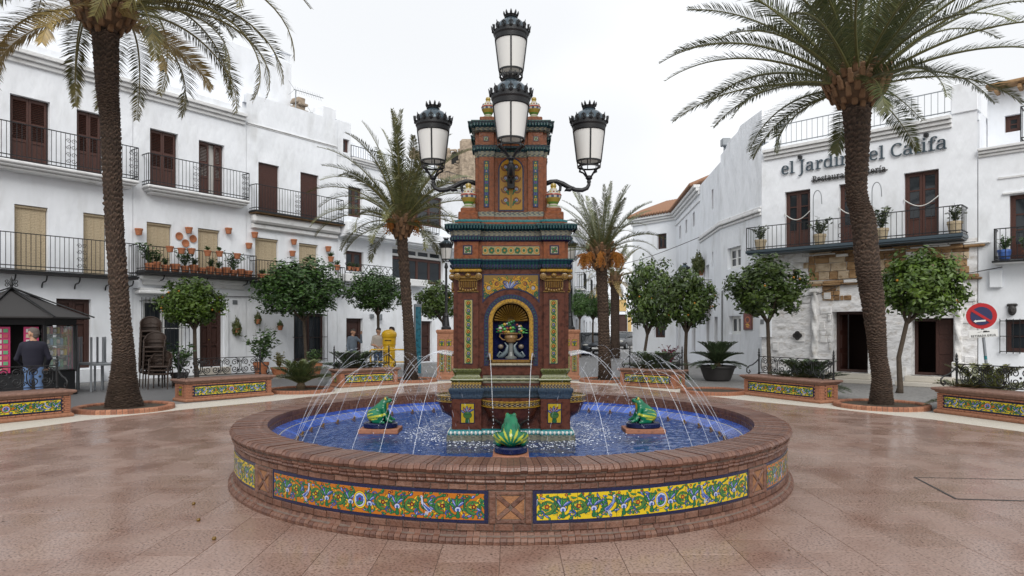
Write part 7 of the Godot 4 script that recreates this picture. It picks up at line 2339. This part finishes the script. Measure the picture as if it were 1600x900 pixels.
	potted("flower_pot", "pink flowering pot under the orange trees near the street", Transform3D(Basis(), Vector3(5.75, 0, -24.6)), 0.35, 0.5, M.iron_dull, 35, 0.7, "", Color(0.35, 0.05, 0.12), Color(0.04, 0.09, 0.03))
	var tall := crown_mesh(15, 60, 40, 0.2, Color(0.05, 0.075, 0.02), Color(0.10, 0.11, 0.03)).done()
	for e in [[7.45, 1.65, 0.2, 0.42, "trailing plant in a hanging wall pot right of the dark doorway"], [8.35, 2.0, 0.16, 0.3, "upper left wall plant near the largest tree"], [9.35, 1.75, 0.14, 0.22, "small wall pot plant just left of the barred window"]]:
		var p := thing("wall_plant", e[4], "plant", Vector3.ZERO)
		p.transform = on_left(e[0], e[1], 0.14)
		part("pot", pot_mesh(0.11, 0.18), M.pot, p, T(0, -0.1, 0))
		part("foliage", tall, M.v_leaf, p, Transform3D(Basis.from_scale(Vector3(e[2], e[3], e[2])), Vector3(0, 0.1, 0)))
	var p := thing("wall_plant", "round green plant hanging on the corner wall beside the wall lantern", "plant", Vector3(8.35, 4.6, -30.4))
	part("foliage", tall, M.v_leaf, p, Transform3D(Basis.from_scale(Vector3(0.35, 0.6, 0.35)), Vector3.ZERO))
	part("pot", pot_mesh(0.16, 0.22), M.pot, p, T(0.1, -0.5, 0))

func letters(parent: Node3D, text: String, at: Vector3, w: float, h: float, m: Material):
	var tm := TextMesh.new()
	var f := SystemFont.new()
	f.font_names = PackedStringArray(["Droid Sans"]); f.font_weight = 700
	tm.text = text; tm.font = f; tm.font_size = 40; tm.pixel_size = 0.01; tm.depth = 0.01
	var ab := tm.get_aabb()
	var s := Vector3(w / ab.size.x, h / ab.size.y, 0.4)
	part("lettering", tm, m, parent, Transform3D(Basis.from_scale(s), at - ab.position * Vector3(s.x, s.y, 0)))

func kiosk():
	var t := thing("news_kiosk", "dark octagonal kiosk with pointed grey roof and pink poster racks at the left edge", "kiosk", Vector3(-12.69, 0, -17.2), 0.72)
	var ring := func(r): 
		var p := PackedVector2Array()
		for k in 8: p.append(Vector2(cos(TAU * (k + 0.5) / 8) * r, sin(TAU * (k + 0.5) / 8) * r))
		return p
	var mb := MB.new()
	mb.sweep(ring.call(1.72), [Vector2(0, 1.95), Vector2(0.02, 1.97), Vector2(0.02, 2.0), Vector2(-1.68, 2.74)])
	part("roof", mb, M.iron_dull, t)
	mb = MB.new()
	for k in 8:
		var a := TAU * (k + 0.5) / 8
		mb.tube([Vector3(cos(a) * 1.84, 2.0, sin(a) * 1.84), Vector3(0, 2.76, 0)], 0.02, 5)
	part("roof_rib", mb, M.iron, t)
	mb = MB.new()
	mb.lathe([Vector2(0.06, 2.7), Vector2(0.03, 2.78), Vector2(0.05, 2.82), Vector2(0.02, 2.9), Vector2(0.03, 2.95), Vector2(0, 3.05)], 10)
	for k in 4:
		for s in [-1.0, 1.0]:
			var q := MB.new(); scroll(q, Vector3(0.09, 2.86 + s * 0.05, 0), 0.055, PI, s * 1.3, 0.01); mb.add(q, Transform3D(Basis(Vector3.UP, k * PI / 2), Vector3()))
	part("finial", mb, M.iron, t)
	mb = MB.new(); mb.sweep(ring.call(1.4), [Vector2(0, 0.0), Vector2(0.05, 0.02), Vector2(0.05, 0.12), Vector2(0, 0.16), Vector2(0, 0.62), Vector2(0.04, 0.65)])
	part("base", mb, M.iron, t)
	mb = MB.new(); mb.sweep(ring.call(1.4), [Vector2(0.02, 1.8), Vector2(0.04, 1.95)]); part("lintel", mb, M.iron, t)
	mb = MB.new(); mb.sweep(ring.call(0.9), [Vector2(0, 0.65), Vector2(0, 1.8)]); part("inner_wall", mb, M.dark, t)
	mat("pink_paper", Color(0.42, 0.03, 0.12), 0.5)
	var cols := [Color(0.5, 0.4, 0.3), Color(0.4, 0.08, 0.1), Color(0.1, 0.25, 0.4), Color(0.55, 0.5, 0.5), Color(0.12, 0.3, 0.16), Color(0.5, 0.35, 0.05)]
	for k in 8:
		var a := TAU * k / 8
		var b := Basis(Vector3.UP, a)
		var hw := 1.4 * tan(PI / 8) * cos(PI / 8)
		var ap := 1.4 * cos(PI / 8)
		part("post", MB_box(Vector3(0, 1.2, 0), Vector3(0.09, 1.2, 0.09), 0.01), M.iron, t, Transform3D(b * Basis(Vector3.UP, PI / 8), Basis(Vector3.UP, a + PI / 8) * Vector3(0, 0, 1.4)))
		mb = MB.new()
		if k % 2 == 0:      # racks of leaflets on pink boards
			for s in [-1.0, 1.0]:
				part("poster_board", MB_box(Vector3(s * 0.28, 1.2, ap - 0.05), Vector3(0.3, 1.1, 0.03)), M.pink_paper, t, Transform3D(b, Vector3()))
				for q in 8:
					for w in 2:
						mb.col = cols[(q * 3 + w + k) % 6]
						mb.box(Vector3(s * 0.28 - 0.06 + w * 0.12, 0.75 + q * 0.13, ap - 0.028), Vector3(0.09, 0.085, 0.012))
			part("leaflets", mb, M.v_matte, t, Transform3D(b, Vector3()))
		else:               # glass case with shelves
			for q in 4:
				mb.col = Color(0.1, 0.1, 0.1)
				mb.box(Vector3(0, 0.72 + q * 0.28, ap - 0.2), Vector3(hw * 1.7, 0.02, 0.3))
				for w in 7:
					mb.col = cols[(q * 5 + w * 2) % 6]
					mb.box(Vector3(-0.36 + w * 0.12, 0.82 + q * 0.28, ap - 0.16), Vector3(0.08, 0.1 + 0.06 * ((w + q) % 3), 0.08), 0.01)
			part("goods", mb, M.v_matte, t, Transform3D(b, Vector3()))
			var g := StandardMaterial3D.new()
			g.transparency = BaseMaterial3D.TRANSPARENCY_ALPHA; g.albedo_color = Color(0.8, 0.85, 0.85, 0.12); g.roughness = 0.04
			part("glass", MB_box(Vector3(0, 1.22, ap - 0.01), Vector3(hw * 1.8, 1.1, 0.008)), g, t, Transform3D(b, Vector3()))

func chair_proto(label: String) -> Node3D:
	var t := thing("wicker_chair", label, "chair", Vector3.ZERO, 0, "brown wicker chairs stacked by the palm")
	var mb := MB.new()
	for x in [-0.24, 0.24]:
		for z in [-0.22, 0.22]:
			mb = MB.new(); mb.tube([Vector3(x * 1.05, 0, z * 1.1), Vector3(x, 0.42, z)], 0.016, 6)
			part("leg", mb, M.wicker, t)
	part("seat", MB_box(Vector3(0, 0.43, 0), Vector3(0.5, 0.05, 0.48), 0.02), M.wicker, t)
	mb = MB.new()
	var rows := []
	for i in 7:
		var y := 0.56 + 0.30 * i / 6.0
		var row := []
		for k in 15:
			var a := PI * (0.0 + k / 14.0) + PI
			var dip := 0.20 * (1 - sin(PI * k / 14.0))
			row.append(Vector3(cos(a) * 0.27, y - dip * i / 6.0, -0.02 + sin(a) * 0.24 - 0.03 * i / 6.0))
		rows.append(row)
	mb.grid(rows, false)
	mb.tube(rows[6], 0.02, 6); mb.tube(rows[2], 0.012, 5)
	part("backrest", mb, M.wicker, t)
	mb = MB.new()
	for x in [-0.2, 0.2]: mb.tube([Vector3(x, 0.44, -0.2), Vector3(x * 1.05, 0.6, -0.21)], 0.014, 5)
	for x in [-0.26, 0.26]: mb.tube([Vector3(x, 0.43, 0.2), Vector3(x * 1.03, 0.64, 0.14), Vector3(x * 1.03, 0.66, 0.0)], 0.016, 6)
	part("arm_frame", mb, M.wicker, t)
	return t

func tables_and_chairs():
	var proto: Node3D
	var first := true
	for s in [[-10.75, 20.1, 9, 0.5, "back stack, nearest the palm trunk", 0.15], [-10.35, 19.6, 7, 0.35, "middle stack", 0.125], [-9.95, 19.2, 3, 0.2, "front low stack", 0.105]]:
		for k in s[2]:
			var lb := "brown wicker chair, %s from the ground in the %s" % [NTH[k], s[4]]
			var at := Vector3(s[0] + 0.022 * k, k * s[5], -s[1] + 0.03 * k)
			if first:
				proto = chair_proto(lb); proto.position = at; proto.rotation.y = s[3]; first = false
			else: copy(proto, at, s[3], lb, "brown wicker chairs stacked by the palm")
	var t: Node3D
	for e in [[-11.75, 18.9, 0.5, 0.0, "grey metal café table standing at the left of the group behind the palm"], [-11.15, 18.6, 0.4, 0.0, "grey metal café table standing close to the palm trunk"], [-11.7, 18.9, 0.45, 1.0, "grey table turned upside down on the left café table"], [-11.12, 18.6, 0.3, 1.0, "grey table turned upside down beside the palm trunk"]]:
		t = thing("cafe_table", e[4], "table", Vector3(e[0], 0.0 if e[3] == 0 else 1.48, -e[1]), e[2], "grey café tables behind the palm")
		if e[3] > 0: t.rotation.x = PI
		part("tabletop", MB_box(Vector3(0, 0.725, 0), Vector3(0.66, 0.03, 0.66), 0.008), M.grey_metal, t)
		for x in [-0.29, 0.29]:
			for z in [-0.29, 0.29]: part("leg", MB_box(Vector3(x, 0.355, z), Vector3(0.05, 0.71, 0.05), 0.006), M.grey_metal, t)

func car(label: String, at: Vector3, turn: float, col: Color):
	var t := thing("parked_car", label, "car", at, turn)
	var paint := StandardMaterial3D.new()
	paint.albedo_color = col.linear_to_srgb(); paint.roughness = 0.3; paint.metallic = 0.4; paint.clearcoat_enabled = true
	var sec := func(z, w, y0, y1, rr):
		var row := []
		for k in 20:
			var a := TAU * k / 20
			var c := cos(a); var s := sin(a)
			row.append(Vector3(w * signf(c) * pow(absf(c), rr), (y0 + y1) / 2 + (y1 - y0) / 2 * signf(s) * pow(absf(s), rr), z))
		return row
	var mb := MB.new()     # front is +z
	mb.grid([sec.call(-2.05, 0.5, 0.5, 0.7, 0.4), sec.call(-2.02, 0.82, 0.3, 0.95, 0.4), sec.call(-1.7, 0.87, 0.24, 1.0, 0.35), sec.call(-0.6, 0.89, 0.22, 0.98, 0.35), sec.call(0.6, 0.89, 0.22, 0.95, 0.35), sec.call(1.3, 0.88, 0.22, 0.90, 0.38), sec.call(1.85, 0.84, 0.24, 0.78, 0.4), sec.call(2.08, 0.72, 0.28, 0.64, 0.45), sec.call(2.12, 0.4, 0.4, 0.55, 0.5)], true)
	part("body", mb, paint, t)
	mb = MB.new()
	mb.grid([sec.call(-1.85, 0.6, 0.85, 0.95, 0.4), sec.call(-1.6, 0.72, 0.8, 1.32, 0.45), sec.call(-0.9, 0.74, 0.8, 1.44, 0.45), sec.call(0.1, 0.74, 0.8, 1.43, 0.45), sec.call(0.55, 0.72, 0.8, 1.25, 0.45), sec.call(1.2, 0.72, 0.8, 0.88, 0.45)], true)
	part("windows", mb, M.pane, t)
	mb = MB.new()
	mb.grid([sec.call(-1.55, 0.55, 1.33, 1.36, 0.5), sec.call(-1.45, 0.66, 1.33, 1.43, 0.5), sec.call(-0.8, 0.67, 1.36, 1.48, 0.5), sec.call(0.0, 0.66, 1.36, 1.475, 0.5), sec.call(0.2, 0.55, 1.36, 1.41, 0.5)], true)
	for s in [-1.0, 1.0]:
		mb.tube([Vector3(s * 0.72, 0.93, 1.1), Vector3(s * 0.655, 1.38, 0.15)], 0.03, 6); mb.tube([Vector3(s * 0.74, 0.98, -1.6), Vector3(s * 0.65, 1.38, -1.3)], 0.05, 6)
		mb.ball(Vector3(s * 0.93, 1.0, 0.75), Vector3(0.1, 0.07, 0.06), 8, 6)
	part("roof", mb, paint, t)
	for s in [-1.0, 1.0]:
		mb = MB.new(); mb.ball(Vector3(s * 0.62, 0.68, 1.93), Vector3(0.19, 0.075, 0.12), 12, 8); part("headlight", mb, M.white_glaze, t)
		for z in [-1.28, 1.3]:
			mb = MB.new(); mb.lathe([Vector2(0.1, -0.1), Vector2(0.3, -0.1), Vector2(0.315, -0.07), Vector2(0.315, 0.07), Vector2(0.3, 0.1), Vector2(0.2, 0.1)], 20)
			var w := part("wheel", mb, M.dark, t, Transform3D(Basis(Vector3(0, 0, 1), -s * PI / 2), Vector3(s * 0.78, 0.315, z)))
			mb = MB.new(); mb.lathe([Vector2(0.2, 0.095), Vector2(0.17, 0.085), Vector2(0.05, 0.1), Vector2(0, 0.1)], 16); part("rim", mb, M.grey_metal, w)
	part("grille", MB_box(Vector3(0, 0.6, 2.10), Vector3(0.9, 0.1, 0.05), 0.02), M.dark, t)
	part("bumper_vent", MB_box(Vector3(0, 0.36, 2.08), Vector3(1.2, 0.12, 0.08), 0.02), M.dark, t)
	part("number_plate", MB_box(Vector3(0, 0.48, 2.13), Vector3(0.5, 0.11, 0.02), 0.005), M.white_paint, t)

func cars():
	car("dark blue hatchback facing the square on the street behind the date palm", Vector3(5.25, 0, -45), 0.02, Color(0.02, 0.03, 0.045))
	car("dark car parked at an angle farther up the street, right of the date palm", Vector3(9.4, 0, -58), -0.5, Color(0.018, 0.02, 0.025))

func person(label: String, at: Vector3, turn: float, h: float, shirt: Color, pants: Color, hair: Color, arms: Array, look := 0.0, sleeve := true, lean := 0.0):      # arms: [elbow, wrist] left then right, in body units of height 1
	var t := thing("person", label, "person", at, turn)
	var skin := Color(0.42, 0.24, 0.16)
	var f := Field.new()
	var bend := func(p: Vector3) -> Vector3: return p + Vector3(0, 0, lean * maxf(0, p.y - 0.5))
	for s in [-1.0, 1.0]:
		f.cap(Vector3(s * 0.05, 0.50, 0), Vector3(s * 0.058, 0.28, 0.012), 0.052, 0.036, pants)
		f.cap(Vector3(s * 0.058, 0.28, 0.012), Vector3(s * 0.062, 0.055, -0.01), 0.037, 0.026, pants)
		f.cap(Vector3(s * 0.062, 0.022, -0.02), Vector3(s * 0.072, 0.018, 0.075), 0.024, 0.018, Color(0.03, 0.025, 0.02))
	f.cap(bend.call(Vector3(0, 0.53, 0)), bend.call(Vector3(0, 0.6, 0)), 0.082, 0.082, shirt, Vector3(0.85, 1, 1.3))
	f.cap(bend.call(Vector3(0, 0.62, 0)), bend.call(Vector3(0, 0.75, -0.005)), 0.088, 0.098, shirt, Vector3(0.82, 1, 1.25))
	f.cap(bend.call(Vector3(-0.085, 0.795, -0.005)), bend.call(Vector3(0.085, 0.795, -0.005)), 0.043, 0.043, shirt)
	f.cap(bend.call(Vector3(0, 0.8, -0.005)), bend.call(Vector3(0, 0.87, 0.008)), 0.036, 0.031, skin)
	var k := 0
	for s in [1.0, -1.0]:
		var sh: Vector3 = bend.call(Vector3(s * 0.108, 0.79, -0.005))
		var el: Vector3 = arms[k][0]
		var wr: Vector3 = arms[k][1]
		f.cap(sh, el, 0.034, 0.026, shirt); f.cap(el, wr, 0.026, 0.018, shirt if sleeve else skin)
		k += 1
	for i in f.b.size():
		for q in 2: f.b[i][q] *= h
		f.b[i][2] *= h; f.b[i][3] *= h
	var mb := MB.new()
	f.build(mb, 0.017, 0.035)
	# head and hands on finer grids
	f = Field.new()
	var hc: Vector3 = bend.call(Vector3(0, 0.925, 0.012))
	var b := Basis(Vector3.UP, look)
	var add := func(p: Vector3, q: Vector3, r0, r1, c): f.cap(hc + b * p, hc + b * q, r0, r1, c)
	add.call(Vector3(0, 0.012, -0.008), Vector3(0, 0.016, 0.004), 0.05, 0.05, skin)
	add.call(Vector3(0, -0.02, 0.018), Vector3(0, -0.04, 0.022), 0.036, 0.024, skin)
	add.call(Vector3(0, 0.005, 0.052), Vector3(0, -0.012, 0.063), 0.006, 0.009, skin)
	add.call(Vector3(-0.013, -0.031, 0.047), Vector3(0.013, -0.031, 0.047), 0.004, 0.004, Color(0.32, 0.12, 0.09))
	for s in [-1.0, 1.0]:
		add.call(Vector3(s * 0.052, 0.006, -0.002), Vector3(s * 0.054, -0.012, 0.0), 0.008, 0.006, skin)
		add.call(Vector3(s * 0.019, 0.008, 0.046), Vector3(s * 0.019, 0.008, 0.047), 0.0055, 0.0055, Color(0.05, 0.04, 0.035))
	add.call(Vector3(0, 0.03, -0.018), Vector3(0, 0.04, 0.012), 0.049, 0.044, hair)
	add.call(Vector3(0, 0.0, -0.03), Vector3(0, -0.02, -0.03), 0.042, 0.034, hair)
	f.cap(bend.call(Vector3(0, 0.84, 0.0)), hc + Vector3(0, -0.03, -0.004), 0.031, 0.03, skin)
	for i in f.b.size():
		for q in 2: f.b[i][q] *= h
		f.b[i][2] *= h; f.b[i][3] *= h
	f.build(mb, 0.0065, 0.012)
	k = 0
	for s in [1.0, -1.0]:
		f = Field.new()
		var el: Vector3 = arms[k][0] * h
		var wr: Vector3 = arms[k][1] * h
		var d := (wr - el).normalized()
		var side := d.cross(Vector3(0, 0, 1) if absf(d.z) < 0.8 else Vector3(0, 1, 0)).normalized()
		var nrm := side.cross(d)
		f.cap(wr - d * 0.01, wr + d * 0.075, 0.024, 0.03, skin)
		for q in 4:
			var o := side * (q - 1.5) * 0.02
			var l: float = [0.034, 0.042, 0.039, 0.03][q]
			f.cap(wr + d * 0.075 + o, wr + d * (0.08 + l) + o * 1.08 + nrm * 0.008, 0.010, 0.009, skin)
			f.cap(wr + d * (0.08 + l) + o * 1.08 + nrm * 0.008, wr + d * (0.075 + l * 1.8) + o * 1.05 + nrm * 0.028, 0.009, 0.0075, skin)
		f.cap(wr + d * 0.02 + side * 0.03, wr + d * 0.06 + side * 0.055 + nrm * 0.01, 0.012, 0.009, skin)
		f.build(mb, 0.006, 0.008)
		k += 1
	part("body", mb, M.v_cloth, t)

func people():
	var hang := [[Vector3(0.145, 0.62, -0.01), Vector3(0.15, 0.475, 0.04)], [Vector3(-0.145, 0.62, -0.01), Vector3(-0.15, 0.475, 0.04)]]
	person("man in navy sweater and blue jeans seen from behind at the kiosk", Vector3(-9.95, 0, -14.1), PI + 0.55, 1.72, Color(0.008, 0.009, 0.02), Color(0.10, 0.17, 0.32), Color(0.10, 0.085, 0.075), [[Vector3(0.165, 0.63, 0.03), Vector3(0.11, 0.54, 0.15)], [Vector3(-0.16, 0.63, 0.0), Vector3(-0.13, 0.52, 0.10)]], 0.9)
	person("person in grey blue jacket with a raised hand before the brown door", Vector3(-6.15, 0, -26.2), 0.9, 1.70, Color(0.12, 0.15, 0.19), Color(0.05, 0.06, 0.08), Color(0.06, 0.05, 0.045), [[Vector3(0.16, 0.70, 0.10), Vector3(0.10, 0.88, 0.17)], hang[1]], 0.2)
	person("person in pale shirt and dark vest leaning by the post box", Vector3(-5.25, 0, -26.6), 0.5, 1.74, Color(0.42, 0.38, 0.34), Color(0.06, 0.10, 0.18), Color(0.03, 0.02, 0.018), [[Vector3(0.15, 0.63, 0.02), Vector3(0.03, 0.56, 0.12)], [Vector3(-0.15, 0.63, 0.02), Vector3(-0.04, 0.57, 0.12)]], 0.4, false, 0.08)
	person("bearded dark haired person in brown top standing behind the post box", Vector3(-4.75, 0, -26.9), -1.1, 1.78, Color(0.20, 0.14, 0.10), Color(0.03, 0.03, 0.04), Color(0.02, 0.015, 0.012), [[Vector3(0.15, 0.64, 0.05), Vector3(0.05, 0.66, 0.16)], hang[1]], -0.4, false)

func small_things():
	# pots and plates on the balconies of the second and third houses
	var k := 0
	for e in [[3.86, 4.99], [5.59, 5.24], [7.12, 5.4], [8.22, 5.37], [7.97, 4.92], [10.01, 5.28], [11.75, 5.16], [11.89, 4.73], [12.24, 4.39], [9.94, 4.8]]:
		potted("wall_pot", ["terracotta wall pot left of the first straw blind of the middle balcony", "terracotta wall pot above the cluster of three plates", "terracotta wall pot right of the second straw blind", "higher wall pot left of the third straw blind", "lower wall pot left of the third straw blind", "terracotta wall pot between the third and fourth blinds", "highest wall pot right of the fourth straw blind", "middle wall pot right of the fourth straw blind", "lowest wall pot at the right end of the third house", "small wall pot above the plates half hidden by the largest tree"][k], on_left(e[0], e[1] - 0.12, 0.13), 0.13, 0.22, M.pot, 50 + k if k in [7, 8] else 0, 0.25, "terracotta pots hung on the walls")
		k += 1
	k = 0
	for e in [[5.29, 5.0, "left"], [5.8, 4.96, "right"], [5.52, 4.77, "lowest"]]:
		var mb := MB.new(); mb.lathe([Vector2(0.06, 0), Vector2(0.14, 0.035), Vector2(0.135, 0.04), Vector2(0.05, 0.012), Vector2(0, 0.012)], 20)
		solo("wall_plate", mb, M.pot, "round clay plate, %s of the three on the second house wall" % e[2], "plate", Transform3D(left_at.basis * Basis(Vector3(1, 0, 0), PI / 2), left_at * Vector3(e[0], e[1], 0.005)), "clay plates on the wall")
	k = 0
	for u in [4.6, 5.0, 5.36, 5.95, 6.4, 7.1]:
		potted("rail_pot", "terracotta pot hung high on the crowded balcony railing, %s from its left end" % NTH[k], on_left(u, 4.32 - 0.02 * (k % 2), 0.74), 0.13, 0.2, M.pot, 60 + k if k in [3, 4] else 0, 0.18, "pots hung on the balcony railing")
		k += 1
	k = 0
	for u in [4.08, 4.3, 4.62, 4.95, 5.3, 5.62, 5.92, 6.25, 6.55, 6.85, 7.15, 7.45, 7.75]:
		potted("balcony_pot", "terracotta pot on the crowded balcony floor, %s from its left end" % NTH[k], on_left(u, 3.66, 0.42), 0.15 if k % 3 else 0.17, [0.26, 0.32, 0.24, 0.3][k % 4], M.pot, 70 + k if k in [0, 1, 2, 4, 5, 7, 8, 10] else 0, [0.75, 0.35, 0.3, 0.3, 0.7, 0.3][k % 6], "pots on the crowded balcony")
		k += 1
	k = 0
	for u in [8.35, 8.75, 9.2]:
		potted("balcony_pot", "terracotta pot on the third house's lower balcony, %s from its left end" % NTH[k], on_left(u, 3.57, 0.4), 0.17, 0.26, M.pot, 90 + k, 0.25, "pots on the third house's balcony")
		k += 1
	k = 0
	for u in [13.0, 13.25, 13.5]:
		potted("window_pot", "small pot on the sill of the fourth house's small window, %s from the left" % NTH[k], on_left(u, 4.33, 0.0), 0.1, 0.16, M.pot, 95 + k, 0.2, "pots on the small window sill")
		k += 1
	k = 0
	for u in [0.02, 1.99, 3.82, 5.72]:
		potted("balcony_plant", ["bushy plant in cream pot at the left end of the restaurant balcony", "plant in cream pot right of the first restaurant balcony door", "tall plant in cream pot just right of the leaning palm trunk", "pale leaved plant in cream pot at the right end of the restaurant balcony"][k], on_right(u + 0.12, 4.4, 0.4), 0.2, 0.36, M.straw, 100 + k, 0.55 + 0.1 * (k % 3), "plants on the restaurant balcony", Color(0.035, 0.055, 0.025), Color(0.13, 0.15, 0.08))
		k += 1
	mat("blue_plastic", Color(0.06, 0.14, 0.42), 0.4)
	potted("balcony_plant", "green plant in a bright blue pot on the far right balcony", on_right(6.98, 3.57, 0.28), 0.17, 0.3, M.blue_plastic, 110, 0.4)
	potted("balcony_plant", "small green plant beside the blue pot on the far right balcony", on_right(7.5, 3.57, 0.3), 0.14, 0.25, M.pot, 111, 0.4)
	antenna("comb shaped aerial on the roof of the third house", on_left(10.55, 9.9, -0.5), 1.9)
	antenna("short aerial with raised arms on the fourth house roof", on_left(13.3, 10.4, -3.0), 1.6)
	antenna("aerial on the high roof of the second house behind the palm fronds", on_left(8.6, 13.3, -3.0), 1.9)
	var mb := MB.new()
	var pts := []
	for i in 15: pts.append(Vector3(8.68, 5.95, -31.3).lerp(Vector3(4.6, 5.6, -44.0), i / 14.0) + Vector3(0, -0.35 * sin(PI * i / 14.0), 0))
	mb.tube(pts, 0.016, 5)
	solo("overhead_cable", mb, M.iron_dull, "thin black cable slung across the street above the orange trees", "cable")
	mb = MB.new()
	mb.box(Vector3(0, 0, 0), Vector3(0.34, 0.3, 0.3), 0.03); mb.box(Vector3(0, -0.3, -0.1), Vector3(0.08, 0.4, 0.08))
	solo("roof_floodlight", mb, M.grey_metal, "grey floodlight on the swept parapet of the corner house", "floodlight", T(8.42, 9.05, -26.75))
	# litter on the wet floor
	k = 0
	for q in [[-3.05, 6.5, "yellow fallen fruit, farthest of three on the left paving"], [-2.75, 5.95, "yellow fallen fruit, middle of three on the left paving"], [-2.38, 5.42, "yellow fallen fruit, nearest of three on the left paving"]]:
		mb = MB.new(); mb.ball(Vector3(0, 0.015, 0), Vector3(0.018, 0.016, 0.02), 8, 6)
		solo("fallen_fruit", mb, M.ochre, q[2], "fruit", T(q[0], 0.012, -q[1]), "fruit fallen on the paving")
	mb = MB.new()
	for i in 90:
		var p := Vector3(rng.randf_range(-5.5, 5.5), 0.0155, -rng.randf_range(4.3, 11.0))
		if (p - Vector3(0, 0, -8.58)).length() < 3.4: continue
		var a := rng.randf() * TAU
		var s := rng.randf_range(0.006, 0.02)
		mb.col = [Color(0.05, 0.025, 0.012), Color(0.12, 0.07, 0.02), Color(0.03, 0.02, 0.015)][i % 3]
		var d := Vector3(cos(a), 0, sin(a)) * s
		var w := Vector3(-sin(a), 0.1, cos(a)) * s * 0.5
		mb.quad(p - d, p + w, p + d + Vector3(0, 0.004, 0), p - w)
	stuff(solo("fallen_leaves", mb, M.v_matte, "scattered small dry leaves and seeds on the wet paving", "leaves"))
	mb = MB.new()
	var q := [Vector3(4.57, 0.016, -7.7), Vector3(4.4, 0.016, -6.72), Vector3(6.2, 0.016, -6.5)]
	mb.bar(q[0], q[1], 0.022, 0.006); mb.bar(q[1], q[2], 0.022, 0.006)
	mb.bar(q[0], q[0] + Vector3(1.9, 0, 0.2), 0.008, 0.004)
	solo("drain_frame", mb, M.iron_dull, "dark metal edge of a floor drain hatch on the right paving", "drain cover")
